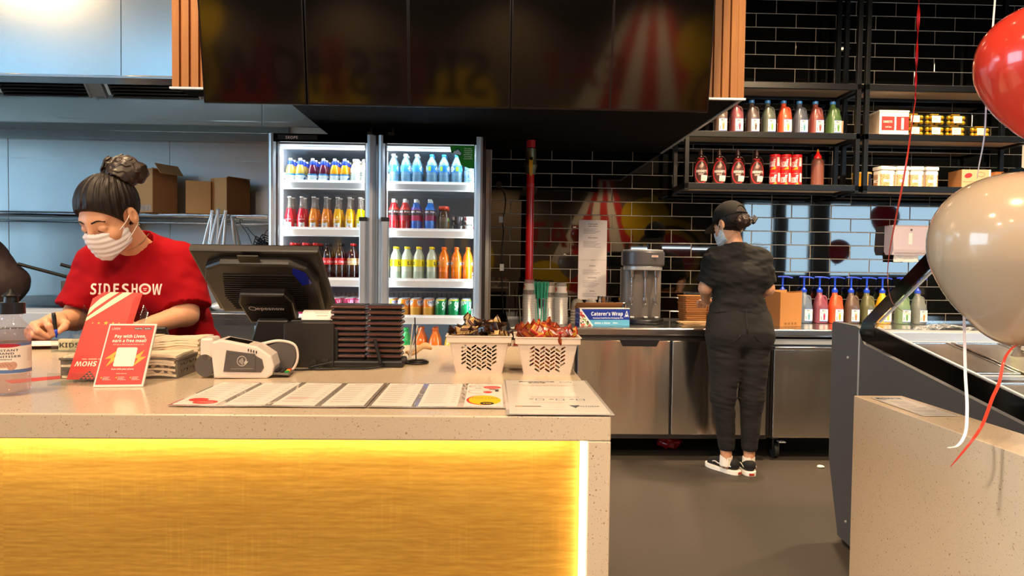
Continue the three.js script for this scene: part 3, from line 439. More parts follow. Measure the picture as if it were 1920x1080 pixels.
  row(sport(pw('p1', '#e0453a', '#8a1a2c'), '#b41a24'), [-0.632, -0.56], 1.461, Z, (i) => `red sports drink with white nozzle, ${i ? 'right' : 'left'} of the two red ones`, 'red sports drinks', 1, 0.08, 'red sports drink in the second row of its shelf');
  row(sport(pw('p2', '#7a5ac0', '#a01a50'), '#1c62c8'), [-0.489], 1.461, Z, 'purple label sports drink with white nozzle in its shelf middle', undefined, 1, 0.08, 'purple label sports drink in the second row of its shelf');
  row(sport(pw('p3', '#2a82e0', '#7a1a50'), '#1f7ae0'), [-0.401], 1.461, Z, 'blue sports drink with white nozzle beside the tea jar', undefined, 1, 0.08, 'blue sports drink in the second row of its shelf');
  row(bottle('tea_jar', '', 'bottle', [[0, 0], [0.032, 0], [0.035, 0.006], [0.035, 0.1], [0.03, 0.125], [0.028, 0.13], [0.028, 0.15]], std('#4a3020', 0.1, 0, { transmission: 0.35, thickness: 0 }), [0.033, 0.02, std('#c8402a', 0.4)], [0.02, 0.1, lm(wrapTex('tea', (g, w, h) => { g.fillStyle = '#5a4a3a'; g.fillRect(0, 0, w, h); for (const x of [64, 192]) { g.fillStyle = '#e8902a'; g.beginPath(); g.arc(x, 40, 18, 0, 7); g.fill(); g.fillStyle = '#7ab04a'; g.fillRect(x - 26, 6, 44, 14); } }))]), [-0.313], 1.461, Z, 'peach tea jar bottle with red lid', undefined, 1, 0.08, 'peach tea jar with red lid in the second row');
  const cup = (key, bg, txt) => { const t = thing('dessert_cup', '', 'cup'); part('body', lathe([[0, 0], [0.024, 0], [0.033, 0.046], [0.034, 0.049]], 24), lm(wrapTex(key, (g, w, h) => { g.fillStyle = bg; g.fillRect(0, 0, w, h); for (const x of [64, 192]) { g.fillStyle = txt; g.fillRect(x - 30, 20, 60, 10); g.fillRect(x - 22, 36, 44, 7); } })), t); part('lid', lathe([[0.035, 0.048], [0.035, 0.053], [0, 0.054]], 24), MT.clear, t); return t; };
  for (const [key, bg, tx, x, n] of [['c1', '#3a3438', '#d8d4d0', -0.225, 'dark'], ['c2', '#f1eee8', '#a03028', -0.15, 'white']]) { const c = cup(key, bg, tx); c.position.set(x, 1.461, Z); tag(c, `${n} printed dessert cup at the bottom of its stack of two`, null, 'dessert cups'); dup(c, [x, 1.516, Z], 0.3, `${n} printed dessert cup on top of its stack of two`); }
  // lemon and orange sodas
  const lift = bottle('lemon_soda', '', 'bottle', std600(1.08, 0.225), std('#e4efda', 0.1, 0, { transmission: 0.3, thickness: 0 }), [0.0142, 0.014, std('#f0d60a', 0.4)], [0.1, 0.145, lm(wrapTex('lift', (g, w, h) => { g.fillStyle = '#f2e000'; g.fillRect(0, 0, w, h); put(g, 'Lift', 64, 34, 46, '#1a2418', 'sans-serif', 'bold', 'center', 90); put(g, 'Lift', 192, 34, 46, '#1a2418', 'sans-serif', 'bold', 'center', 90); }))]);
  row(lift, [-0.618, -0.547, -0.472, -0.388], 1.144, Z, (i) => `yellow labelled lemon soda bottle, ${ord[i]} from the left`, 'lemon soda bottles', 1, 0.08, 'yellow labelled lemon soda bottle in the second row');
  const fl = lm(wrapTex('fantab', (g, w, h) => { g.fillStyle = '#f0861a'; g.fillRect(0, 0, w, h); for (const x of [64, 192]) { g.fillStyle = '#fff'; g.beginPath(); g.ellipse(x, 32, 36, 17, -0.1, 0, 7); g.fill(); put(g, 'FANTA', x, 32, 22, '#1c3f96', 'sans-serif', 'bold', 'center', 64); } }));
  const oc = std('#ee6a12', 0.4);
  row(bottle('orange_soda', '', 'bottle', std600(1.08, 0.225), pet('#f2760c'), [0.0142, 0.014, oc], [0.1, 0.145, fl]), [-0.31, -0.228, -0.154], 1.144, Z, (i) => `orange soda bottle, ${ord[i]} of three beside the lemon sodas`, 'orange soda bottles', 1, 0.08, 'orange soda bottle in the second row beside the lemon sodas');
  // big bottles at the bottom
  const big = (nm, c, cap, lab) => bottle(nm, '', 'bottle', std600(1.36, 0.3), pet(c), [0.0165, 0.018, cap], [0.1, 0.15, lab]);
  row(big('orange_soda', '#f2760c', oc, fl), [-0.455, -0.363], 0.548, Z, (i) => `large orange soda bottle on the lowest shelf, ${i ? 'right' : 'left'} of two`, 'large orange soda bottles', 1, 0.1, 'large orange soda bottle behind the front two on the lowest shelf');
  const sl = lm(wrapTex('spriteb', (g, w, h) => { g.fillStyle = '#18b04a'; g.fillRect(0, 0, w, h); put(g, 'Sprite', 64, 34, 34, '#fff', 'sans-serif', 'italic bold'); put(g, 'Sprite', 192, 34, 34, '#fff', 'sans-serif', 'italic bold'); }));
  row(big('lemonade_bottle', '#1d9c4a', std('#1a9a40', 0.4), sl), [-0.545], 0.548, Z, 'large green lemonade bottle on the lowest shelf', undefined, 0);
  row(big('lemon_soda', '#e8e060', std('#f0d60a', 0.4), lm(bottleTex.lift)), [-0.26], 0.548, Z, 'large yellow lemon soda bottle on the lowest shelf', undefined, 0);
}
// ---------- cooking line at the left ----------
{
  const s = thing('wall_shelf', 'stainless tube wall shelf behind the cashier holding cardboard boxes', 'shelf', [0, 1.575, 0]);
  part('front_tube', bar([-4.6, 0, 0.3], [-1.42, 0, 0.3], 0.017, 14), MT.chrome, s);
  for (const z of [0.08, 0.15, 0.22]) part('tube', bar([-4.6, 0, z], [-1.42, 0, z], 0.011, 10), MT.chrome, s);
  part('under_rail', bar([-4.6, -0.05, 0.28], [-1.42, -0.05, 0.28], 0.008, 8), MT.chrome, s);
  for (const x of [-2.64, -1.5]) part('bracket', [ext([[0, 0.02], [0.3, 0.02], [0.3, -0.012], [0, -0.13]], 0.008).rotateY(-Math.PI / 2).translate(x, 0, 0), bx(0.035, 0.035, 0.05, x - 0.02, 0.0, 0.31, 0.004)], MT.darkSteel, s);
}
{
  // open cardboard cartons: walls, flaps, printed marks
  const icons = canvas(256, 64, (g, w, h) => { g.fillStyle = '#a87848'; g.fillRect(0, 0, w, h); g.strokeStyle = '#4a3018'; g.lineWidth = 3; for (const x of [40, 98, 156, 214]) { g.beginPath(); g.arc(x, 32, 22, 0, 7); g.stroke(); g.fillStyle = '#4a3018'; g.fillRect(x - 8, 24, 16, 18); } });
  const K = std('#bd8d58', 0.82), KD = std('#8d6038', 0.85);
  function carton(label, pos, turn, w, h, d, flaps, mark) {
    const t = thing('cardboard_box', label, 'box', pos, turn), e = 0.004;
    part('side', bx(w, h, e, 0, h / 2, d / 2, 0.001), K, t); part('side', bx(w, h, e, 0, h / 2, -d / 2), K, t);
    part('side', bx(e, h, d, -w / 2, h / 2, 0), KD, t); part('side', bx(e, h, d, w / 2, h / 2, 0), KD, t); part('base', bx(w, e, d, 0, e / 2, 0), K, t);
    for (const [px, pz, fw, fd, rx, rz] of flaps) { const f = part('flap', bx(fw, e, fd, 0, 0, 0), K, t); f.position.set(px, h, pz); f.rotation.set(rx, 0, rz); }
    if (mark) { const m = card('printed_mark', mark, mark / 4, icons, t, 0.001, K); m.position.set(w * 0.18, 0.03, d / 2 + 0.0035); }
    return t;
  }
  carton('tall open cardboard carton on the tube shelf, beside the hair bun', [-2.42, 1.594, 0.19], -0.42, 0.3, 0.3, 0.2, [[0, -0.1, 0.29, 0.02, 0.5, 0], [0.148, 0, 0.02, 0.2, 0, -0.4], [0.19, 0, 0.09, 0.19, 0, -0.9]], 0.17);
  carton('small open carton with folded flap at left, on the tube shelf', [-2.06, 1.594, 0.2], 0.22, 0.16, 0.225, 0.16, [[0, -0.06, 0.15, 0.05, 0.3, 0]], 0);
  carton('small open carton with long dark side, right end of tube shelf', [-1.86, 1.594, 0.18], -0.5, 0.16, 0.25, 0.2, [[0.02, -0.08, 0.15, 0.03, 0.4, 0], [0.07, 0, 0.03, 0.18, 0, 0.5]], 0);
}
{
  // tongs hung over the shelf rail
  const arm = (s) => mg([new THREE.TubeGeometry(new THREE.CatmullRomCurve3([V(0, 0, 0), V(s * 0.012, -0.12, 0), V(s * 0.02, -0.26, 0)]), 10, 0.0105, 8), ball(0.022, s * 0.022, -0.285, 0, 1, 1.5, 0.5, 12)]);
  const t = thing('tongs', '', 'tongs', [-1.92, 1.60, 0.345]);
  part('arm', arm(-1), MT.shiny, t); part('arm', arm(1), MT.shiny, t); part('pivot', bx(0.022, 0.035, 0.016, 0, -0.004, 0, 0.003), MT.alu, t);
  tag(t, 'steel tongs hung on the rail, leftmost of the pairs', null, 'tongs on the rail'); t.rotation.z = -0.17;
  dup(t, [-1.878, 1.61, 0.352], 0.5, 'steel tongs hung on the rail, second pair from the left').rotation.z = -0.12;
  dup(t, [-1.83, 1.6, 0.345], 0.2, 'steel tongs hung on the rail, third pair from the left').rotation.z = -0.14;
  const d = dup(t, [-1.79, 1.56, 0.33], 0.9, 'darker tongs leaning to the right beside the black wire baskets'); d.rotation.z = 0.2;
}
{
  // black wire baskets hung by hooks
  const wireMat = std('#0a0a0a', 0.5, 0.3);
  const mk = (w, h, dp) => {
    const g = [], e = 0.0034;
    for (let i = 0; i <= 6; i++) { const x = -w / 2 + w * i / 6; g.push(bar([x, 0, dp], [x * 0.7, -h, dp * 0.7], e, 5), bar([x, 0, 0], [x * 0.7, -h, 0], e, 5)); }
    for (let i = 0; i <= 4; i++) { const k = i / 4, q = 1 - 0.3 * k; for (const z of [0, dp * q]) g.push(bar([-w / 2 * q, -h * k, z], [w / 2 * q, -h * k, z], e, 5)); for (const s of [-1, 1]) g.push(bar([s * w / 2 * q, -h * k, 0], [s * w / 2 * q, -h * k, dp * q], e, 5)); }
    for (let i = 1; i < 4; i++) g.push(bar([-w * 0.35, -h, dp * 0.7 * i / 4], [w * 0.35, -h, dp * 0.7 * i / 4], e, 5));
    return mg(g);
  };
  const b = thing('wire_basket', 'black wire basket hung tilted by a hook, leftmost in the heap', 'basket', [-1.64, 1.36, 0.33], 0.2, 'black wire baskets');
  part('basket', mk(0.16, 0.07, 0.1), wireMat, b); part('hook', tube([[0, 0, 0.05], [0.01, 0.1, 0.03], [0.0, 0.19, 0.0], [0.01, 0.215, -0.02], [0.02, 0.2, -0.04]], 0.0022, 6), wireMat, b); b.rotation.z = 0.5;
  for (const [x, y, z, rz, rx, l] of [[-1.57, 1.4, 0.31, -0.7, 0.3, 'black wire basket hung upright in the middle of the heap'], [-1.52, 1.36, 0.36, 0.6, -0.4, 'black wire basket lying forward in the heap by the fridge'], [-1.46, 1.43, 0.3, -0.3, 0.2, 'black wire basket hung highest, beside the fridge'], [-1.6, 1.33, 0.38, 0.1, 0.7, 'black wire basket at the bottom front of the heap']]) { const c = dup(b, [x, y, z], rx * 2, l); c.rotation.z = rz; c.rotation.x = rx; }
}
{
  // fryer bench with baskets, and a worktable on the right of the cashier
  const f = thing('fryer_bench', 'pale steel fryer bench along the wall behind the cashier', 'fryer');
  part('cabinet', uvm(span(-4.6, -2.42, 0.12, 0.86, 0.06, 0.82)), MT.steelHood, f); part('front_rail', uvm(span(-4.6, -2.42, 0.84, 0.935, 0.82, 0.86, 0.006)), MT.alu, f); part('rim', uvm(span(-4.6, -2.42, 0.93, 0.955, 0.72, 0.85, 0.004)), MT.alu, f);
  part('vat', span(-3.4, -2.72, 0.86, 0.93, 0.1, 0.72), std('#0c0b0a', 0.25), f, 'dark oil vat'); part('splash_back', uvm(span(-4.6, -2.42, 0.86, 1.0, 0.05, 0.08)), MT.steel, f); part('tap', [cyl(0.012, 0.012, 0.03, -2.6, 0.955, 0.79), bar([-2.6, 0.98, 0.79], [-2.54, 0.985, 0.81], 0.007)], MT.chrome, f);
  part('leg', [cyl(0.02, 0.02, 0.12, -2.5, 0, 0.76), cyl(0.02, 0.02, 0.12, -4.4, 0, 0.76), cyl(0.02, 0.02, 0.12, -2.5, 0, 0.14), cyl(0.02, 0.02, 0.12, -4.4, 0, 0.14)], MT.alu, f);
  const w = thing('work_table', 'narrow steel work table between the cashier and the fridge', 'table');
  part('top', uvm(span(-2.38, -1.42, 0.905, 0.94, 0.08, 0.85, 0.004)), MT.steel, w); part('apron', uvm(span(-2.38, -1.42, 0.868, 0.905, 0.82, 0.85)), MT.steel, w);
  for (const [x, z] of [[-2.34, 0.8], [-1.46, 0.8], [-2.34, 0.14], [-1.46, 0.14]]) part('leg', cyl(0.019, 0.019, 0.905, x, 0, z, 14), MT.alu, w);
  part('under_shelf', uvm(span(-2.36, -1.44, 0.25, 0.27, 0.12, 0.8)), MT.steel, w);
  const scoop = thing('food_scoop', 'steel chip scoop lying on the work table', 'scoop', [-1.72, 0.94, 0.66], 0.2);
  part('bowl', ball(0.05, 0, 0.034, 0, 1.6, 0.62, 1, 18), MT.alu, scoop); part('handle', bar([0.06, 0.04, 0], [0.2, 0.055, 0.02], 0.009), MT.darkSteel, scoop);
  solo('tray', [span(-0.16, 0.16, 0, 0.004, -0.12, 0.12), span(-0.16, 0.16, 0, 0.02, -0.12, -0.115), span(-0.16, 0.16, 0, 0.02, 0.115, 0.12), span(-0.16, -0.155, 0, 0.02, -0.12, 0.12), span(0.155, 0.16, 0, 0.02, -0.12, 0.12)], MT.darkSteel, 'shallow dark tray on the work table by the scoop', 'tray', [-1.98, 0.94, 0.6], 0.1);
  // fry baskets with black handles
  const k = thing('fry_basket', 'fryer basket with long black handle, nearer the padded bag', 'fry basket', [-2.73, 0.96, 0.36], 0.1, 'fry baskets');
  part('basket', uvm([span(-0.12, 0.12, 0, 0.004, -0.15, 0.15), span(-0.12, 0.12, 0, 0.16, 0.147, 0.15), span(-0.12, 0.12, 0, 0.16, -0.15, -0.147), span(0.117, 0.12, 0, 0.16, -0.15, 0.15), span(-0.12, -0.117, 0, 0.16, -0.15, 0.15)].reduce((a, b) => mg([a, b]))), MT.steel, k);
  part('handle', [bar([-0.02, 0.17, 0.15], [-0.3, 0.27, 0.3], 0.011), bar([0.04, 0.15, 0.15], [-0.02, 0.17, 0.15], 0.006)], MT.black, k, 'black grip');
  dup(k, [-2.44, 0.96, 0.4], 0.1, 'fryer basket with long black handle, beside the red shirt');
  // padded bag
  const N = (x, y, z) => noise.noise(x * 7, y * 7, z * 7) * 0.018 + noise.noise(x * 22, y * 22, z * 22) * 0.005;
  const g = nets((x, y, z) => { const d = smin(cone(x, y, z, [-0.36, 0.42, 0], [-0.02, 0.06, 0.03], 0.16, 0.13), cone(x, y, z, [-0.5, 0.1, 0], [-0.1, 0.02, 0.02], 0.16, 0.12), 0.1); return Math.max(d + N(x, y, z), -(y + 0.09)); }, [-0.75, -0.12, -0.25], [0.18, 0.65, 0.25], 0.018);
  solo('padded_bag', g, std('#2a1815', 0.75), 'dark brown padded delivery bag slumped at the left edge', 'bag', [-3.07, 1.05, 0.64], 0.1);
}
// ---------- bench fridges, worktop and what stands on it ----------
{
  const w = thing('worktop', 'long stainless worktop along the tiled wall', 'worktop', [0, 0.82, 0]);
  part('top', uvm(span(0.12, 4.6, 0.036, 0.045, 0.004, 0.72, 0.002)), MT.steel, w); part('front_edge', uvm(span(0.12, 4.6, -0.004, 0.042, 0.70, 0.726, 0.006)), MT.steel, w);
  part('upstand', uvm(span(0.12, 4.6, 0.045, 0.06, 0.003, 0.012)), MT.steel, w);
  const door = (x0, x1, y0 = 0.17, y1 = 0.785) => span(x0, x1, y0, y1, 0.69, 0.722, 0.006);
  const b = thing('bench_fridge', 'two-door stainless bench fridge behind the basket end of the counter', 'fridge', [0, 0, 0]);
  part('cabinet', uvm(span(0.16, 1.82, 0.14, 0.815, 0.05, 0.69)), MT.darkSteel, b);
  for (const [a, c] of [[0.2, 0.545], [0.56, 1.163], [1.178, 1.80]]) { const d = part('door', uvm(door(a, c)), MT.steelDoor, b); if (a > 0.5) part('handle_recess', ext([[-0.13, 0.02], [0.13, 0.02], [0.11, -0.022], [-0.11, -0.022]], 0.006).translate((a + c) / 2 + 0.1, 0.768, 0.72), MT.black, d, 'black pull recess'); }
  part('foot', [cyl(0.022, 0.026, 0.14, 0.3, 0, 0.6), cyl(0.022, 0.026, 0.14, 1.72, 0, 0.6), cyl(0.022, 0.026, 0.14, 0.3, 0, 0.12), cyl(0.022, 0.026, 0.14, 1.72, 0, 0.12)], MT.black, b); part('kick_panel', uvm(span(0.18, 1.81, 0.14, 0.168, 0.66, 0.7)), MT.darkSteel, b);
  const u = thing('under_counter_fridge', 'single-door stainless fridge on castors beside the standing worker', 'fridge');
  part('cabinet', uvm(span(1.835, 2.6, 0.14, 0.8, 0.06, 0.66)), MT.darkSteel, u);
  const d = part('door', uvm(span(1.85, 2.58, 0.15, 0.735, 0.66, 0.712, 0.008)), MT.steelDoor, u); part('handle_lip', uvm(span(1.85, 2.58, 0.735, 0.752, 0.66, 0.725, 0.006)), MT.chrome, d);
  part('grille', uvm(span(1.85, 2.58, 0.764, 0.8, 0.66, 0.7, 0.004)), MT.alu, u);
  for (const x of [1.9, 2.54]) for (const z of [0.62, 0.12]) { const c = part('castor', [cyl(0.03, 0.03, 0.012, 0, 0.128, 0), bx(0.008, 0.07, 0.05, -0.02, 0.09, 0.008), bx(0.008, 0.07, 0.05, 0.02, 0.09, 0.008)], MT.darkSteel, u); c.position.set(x, 0, z); part('wheel', new THREE.CylinderGeometry(0.048, 0.048, 0.026, 24).rotateZ(Math.PI / 2).translate(0, 0.048, 0.01), MT.rubber, c); part('brake_pedal', bx(0.045, 0.008, 0.05, 0.03, 0.115, 0.045, 0.003), MT.alu, c); }
}
{
  const Y = 0.866;
  // milkshake mixer with three spindles
  const m = thing('milkshake_mixer', 'three-spindle grey milkshake mixer on the steel worktop', 'mixer', [1.06, Y, 0.33]);
  const oval = (a, b, n = 28) => { const s = new THREE.Shape(); s.absellipse(0, 0, a, b, 0, Math.PI * 2, false, 0); return s; };
  const ov = (a, b, h, y, z = 0, bev = 0.006) => ext(oval(a - bev, b - bev), h - 2 * bev, bev, 30).rotateX(-Math.PI / 2).translate(0, y + bev, z);
  part('base', ov(0.15, 0.13, 0.035, 0, 0.01, 0.01), MT.darkSteel, m); part('column', ov(0.145, 0.085, 0.36, 0.03, -0.06, 0.01), std('#8a8580', 0.34, 0.35), m);
  part('head', ov(0.15, 0.13, 0.105, 0.4, 0, 0.012), std('#5c5b60', 0.32, 0.3), m); part('head_ring', ov(0.135, 0.12, 0.03, 0.372, 0, 0.006), MT.alu, m);
  part('head_top', ov(0.14, 0.12, 0.012, 0.503, 0, 0.005), MT.alu, m);
  for (const x of [-0.085, 0.01, 0.085]) { part('spindle', [cyl(0.016, 0.018, 0.05, x, 0.32, 0.045, 14), cyl(0.006, 0.006, 0.2, x, 0.14, 0.05, 10), ball(0.014, x, 0.135, 0.05, 1, 0.5, 1, 12)], MT.chrome, m); part('cup_rest', bx(0.022, 0.022, 0.03, x, 0.17, 0.03, 0.004), MT.alu, m); part('cup_support', bx(0.03, 0.012, 0.05, x, 0.045, 0.06, 0.004), MT.alu, m); }
  const hb = canvas(128, 32, (g, w, h) => { g.fillStyle = '#d8cfc6'; g.fillRect(0, 0, w, h); put(g, 'ROBAND', 64, 17, 22, '#c8502a', 'sans-serif', 'bold', 'center', 120); });
  card('badge', 0.045, 0.013, hb, m, 0.004).position.set(0.055, 0.468, 0.1255);
  // metal milkshake tumblers with straws, inverted cup stacks
  const tum = thing('steel_tumbler', 'tall steel tumbler full of green straws between the cup stacks', 'tumbler', [0.335, Y, 0.44]);
  part('cup', lathe([[0, 0], [0.036, 0], [0.05, 0.17], [0.052, 0.172], [0.048, 0.17], [0.034, 0.004], [0, 0.004]], 28), MT.chrome, tum);
  const straw = thing('straw', 'green paper straw in the steel tumbler', 'straw', [0.335, Y + 0.01, 0.44], 0, 'green straws in the tumbler');
  { const sm = std('#2fa583', 0.55), sg = new THREE.CylinderGeometry(0.0055, 0.0055, 0.265, 10, 1, true).translate(0, 0.133, 0), s0 = part('tube', sg, sm, straw); let n = 0;
    for (let a = 0; a < 3; a++) for (let k = 0; k < [1, 7, 12][a]; k++) { const q = k / [1, 7, 12][a] * 6.283 + a, r = a * 0.0175, c = n++ ? dup(straw) : straw; c.position.set(0.335 + Math.cos(q) * r, Y + 0.012 + rr(-0.004, 0.012), 0.44 + Math.sin(q) * r); c.rotation.set(Math.sin(q) * a * 0.035, 0, -Math.cos(q) * a * 0.035); } }
  const plastic = std('#e9e4de', 0.12, 0, { transmission: 0.75, thickness: 0 }), band = std('#cfc6be', 0.16, 0.25, { clearcoat: 0.8 });
  const logo = lm(canvas(256, 64, (g, w, h) => { g.fillStyle = '#d9cfc6'; g.fillRect(0, 0, w, h); for (const x of [64, 192]) { g.fillStyle = '#c8301c'; g.beginPath(); g.arc(x, 34, 26, 0, 7); g.fill(); g.fillStyle = '#e8b04a'; g.beginPath(); g.arc(x, 36, 12, 0, 7); g.fill(); } }), 0.2);
  function cupStack(x, z, n, names, logoed) {
    const lab = `clear plastic cup nested in the upside-down stack ${names}`, pitch = 0.0088, h = 0.105;
    const nested = thing('plastic_cup', lab, 'cup', [x, Y, z], 0, `nested cups ${names}`);
    part('rim', new THREE.TorusGeometry(0.0462, 0.0016, 6, 26).rotateX(Math.PI / 2).translate(0, 0.002, 0), MT.white, nested); part('wall', lathe([[0.046, 0.002], [0.0438, 0.0105]], 26), band, nested);
    for (let i = 1; i < n; i++) dup(nested, [x + Math.sin(i * 0.35) * 0.0015, Y + i * pitch, z], 0);
    const top = thing('plastic_cup', `topmost clear cup of the upside-down stack ${names}`, 'cup', [x, Y + n * pitch, z]);
    part('wall', lathe([[0.046, 0.002], [0.034, h - 0.004], [0.032, h], [0, h - 0.003]], 26), plastic, top); part('rim', nested.children[0].geometry, MT.white, top);
    if (logoed) part('logo', lathe([[0.0425, 0.035], [0.0373, 0.08]], 26), logo, top, 'red round print');
  }
  cupStack(0.258, 0.45, 22, 'left of the green straws', 1); cupStack(0.403, 0.4, 20, 'right of the green straws', 1); cupStack(0.475, 0.46, 20, 'nearest the cling wrap box', 1); cupStack(0.345, 0.34, 19, 'behind the green straws', 0);
  const hold = thing('cup_rack', 'thin wire rack standing left of the cup stacks', 'rack', [0.2, Y, 0.45]);
  part('wire', [bar([0, 0, -0.05], [-0.012, 0.19, -0.05], 0.003), bar([0, 0, 0.05], [-0.012, 0.19, 0.05], 0.003), bar([-0.012, 0.19, -0.05], [-0.012, 0.19, 0.05], 0.003), bar([0, 0.003, -0.05], [0, 0.003, 0.05], 0.003)], MT.brass, hold);
  const dome = thing('dome_lid', 'clear dome lids stacked behind the wrap box, left one', 'lid', [0.6, Y, 0.36], 0, 'dome lids');
  part('dome', lathe([[0.046, 0], [0.047, 0.1], [0.044, 0.13], [0.034, 0.155], [0.016, 0.168], [0, 0.17]], 28), plastic, dome); part('rim', [0, 0.02, 0.04, 0.06, 0.08].map((y) => new THREE.TorusGeometry(0.0472, 0.0018, 6, 28).rotateX(Math.PI / 2).translate(0, y + 0.002, 0)).reduce((a, b) => mg([a, b])), MT.white, dome);
  dup(dome, [0.7, Y, 0.33], 0, 'clear dome lids stacked behind the wrap box, right one');
  for (const [x, z, n] of [[0.79, 0.3, 'left'], [0.83, 0.26, 'middle'], [0.925, 0.3, 'right']]) {
    const c = thing('sugar_shaker', `short steel canister behind the cling wrap box, ${n} one of three`, 'canister', [x, Y, z], 0, 'steel canisters');
    part('cup', lathe([[0, 0], [0.038, 0], [0.042, 0.14], [0.044, 0.142], [0.04, 0.14], [0.036, 0.01], [0, 0.01]], 24), MT.chrome, c); part('handle', bar([0.045, 0.1, 0], [0.055, 0.14, 0], 0.005), MT.black, c);
    if (n === 'left') { c.scale.y = 1.3; }
  }
  for (const [x, n, h] of [[0.935, 'lower', 0.152], [0.975, 'taller', 0.185]]) { const c = thing('sauce_bottle', `${n} dark sauce bottle with yellow cap beside the mixer`, 'bottle', [x, Y, 0.2], 0, 'yellow capped sauce bottles'); part('body', lathe([[0, 0], [0.026, 0], [0.027, h - 0.05], [0.014, h - 0.02], [0.014, h]], 20), std('#2a1408', 0.2), c); part('cap', cyl(0.017, 0.016, 0.02, 0, h, 0, 16), MT.yellow, c); }
  // cling wrap carton
  const wf = canvas(512, 168, (g, w, h) => {
    g.fillStyle = '#16339a'; g.fillRect(0, 0, w, h); g.fillStyle = '#5fb4dc'; g.fillRect(0, 108, w, 60); g.fillStyle = '#f6f6f4'; g.beginPath(); g.moveTo(0, 0); g.lineTo(14, 0); g.lineTo(140, h); g.lineTo(0, h); g.fill();
    g.save(); g.beginPath(); g.moveTo(0, 14); g.lineTo(6, 10); g.lineTo(122, h); g.lineTo(0, h); g.clip(); for (let i = 0; i < 90; i++) { g.fillStyle = ['#b8322a', '#e06a5a', '#4a7a3a', '#24401e', '#e8d8c0', '#8aa85a'][i % 6]; g.beginPath(); g.arc(rnd() * 120, 20 + rnd() * 150, rr(5, 13), 0, 7); g.fill(); } g.restore();
    put(g, "Caterer's Wrap", 278, 48, 50, '#ffffff', 'sans-serif', 'bold', 'center', 330); put(g, 'Premium Food Service Packaging Film', 290, 90, 17, '#ffffff'); put(g, '600m x 33cm', 232, 140, 26, '#e9f6fc'); put(g, '600m', 366, 138, 20, '#e9f6fc', 'sans-serif', 'bold', 'center'); g.strokeStyle = '#fff'; g.lineWidth = 5; g.beginPath(); g.moveTo(462, 82); g.lineTo(482, 22); g.lineTo(502, 82); g.stroke(); g.fillStyle = '#fff'; g.beginPath(); g.arc(482, 68, 11, 0, 7); g.fill();
  });
  const we = canvas(128, 168, (g, w, h) => { g.fillStyle = '#13298a'; g.fillRect(0, 0, w, h); put(g, "Caterer's Wrap", 64, 44, 16, '#fff'); put(g, '600m x 33cm', 64, 104, 18, '#6cc0e6'); put(g, 'food service film', 64, 136, 12, '#d9e6f4'); });
  const wr = thing('cling_wrap_box', 'blue and white cling wrap box lying on the worktop', 'box', [0.745, Y, 0.545], 0.16);
  const bm = (t) => new THREE.MeshStandardMaterial({ map: t, roughness: 0.4 }), bl = std('#16339a', 0.4);
  const body = part('carton', new THREE.BoxGeometry(0.345, 0.112, 0.11).translate(0, 0.056, 0), null, wr); body.material = [bl, bm(we), MT.kraftIn, MT.white, bm(wf), bl];
  part('flap', bx(0.33, 0.002, 0.06, 0, 0, 0), MT.kraft, wr, 'open cardboard flap').position.set(-0.01, 0.13, -0.045); wr.children[1].rotation.x = -0.7; part('cutter_strip', bx(0.345, 0.008, 0.012, 0, 0.114, 0.048), MT.white, wr); part('film_roll', new THREE.CylinderGeometry(0.035, 0.035, 0.32, 20).rotateZ(Math.PI / 2).translate(0, 0.082, -0.01), MT.white, wr);
  // kraft trays, pockets, carry bag
  const tray = thing('kraft_tray', '', 'tray', [1.43, Y, 0.3], 0.1, 'nested kraft trays');
  part('wall', ext(poly([[-0.078, -0.07], [0.078, -0.07], [0.09, -0.05], [0.09, 0.05], [0.078, 0.07], [-0.078, 0.07], [-0.09, 0.05], [-0.09, -0.05]]), 0.0125, 0.001).rotateX(-Math.PI / 2), std('#8a5626', 0.8), tray); part('rim', ext(poly([[-0.082, -0.073], [0.082, -0.073], [0.094, -0.052], [0.094, 0.052], [0.082, 0.073], [-0.082, 0.073], [-0.094, 0.052], [-0.094, -0.052]]), 0.0018, 0.0005).rotateX(-Math.PI / 2).translate(0, 0.0125, 0), std('#b87c42', 0.8), tray);
  for (let i = 0; i < 13; i++) { const l = `brown kraft tray in the tall nested stack, ${ord[i] ?? 'thirteenth'} from the bottom`; if (!i) tag(tray, l); else { const c = dup(tray, [1.43 + rr(-0.003, 0.003), Y + i * 0.0152, 0.3 + rr(-0.003, 0.003)], 0.1 + rr(-0.04, 0.04), l); c.scale.set(0.92 + i * 0.008, 1, 0.92 + i * 0.008); } }
  tray.scale.set(0.9, 1, 0.9);
  const tr2 = dup(tray, [1.6, Y, 0.32], -0.2, 'brown kraft tray in the short stack by the forearm, first from the bottom'); for (let i = 1; i < 9; i++) dup(tr2, [1.6 + rr(-0.004, 0.004), Y + i * 0.0152, 0.32], -0.2 + rr(-0.08, 0.08), `brown kraft tray in the short stack by the forearm, ${ord[i]} from the bottom`);
  const pocket = thing('paper_bag', '', 'bag', [1.38, Y, 0.56], 0.03, 'flat paper bags');
  part('leaf', nets((x, y, z) => { const q = Math.max(Math.abs(x) - 0.115, Math.abs(z) - 0.05, Math.abs(y - 0.004 - noise.noise(x * 22, 3, z * 22) * 0.0025) - 0.0034); return q; }, [-0.125, -0.006, -0.06], [0.125, 0.016, 0.06], 0.0035), MT.kraftPale, pocket);
  for (let i = 0; i < 4; i++) { const l = `flat pale paper bag in the pile before the kraft trays, ${['bottom', 'second', 'third', 'top'][i]} of four`; if (!i) tag(pocket, l); else dup(pocket, [1.38 + rr(-0.01, 0.01), Y + i * 0.0078, 0.555 + rr(-0.01, 0.01)], rr(-0.06, 0.1), l); }
  const bag = thing('carry_bag', 'open brown paper carry bag standing on the worktop by the worker', 'bag', [2.02, Y, 0.44], 0.42);
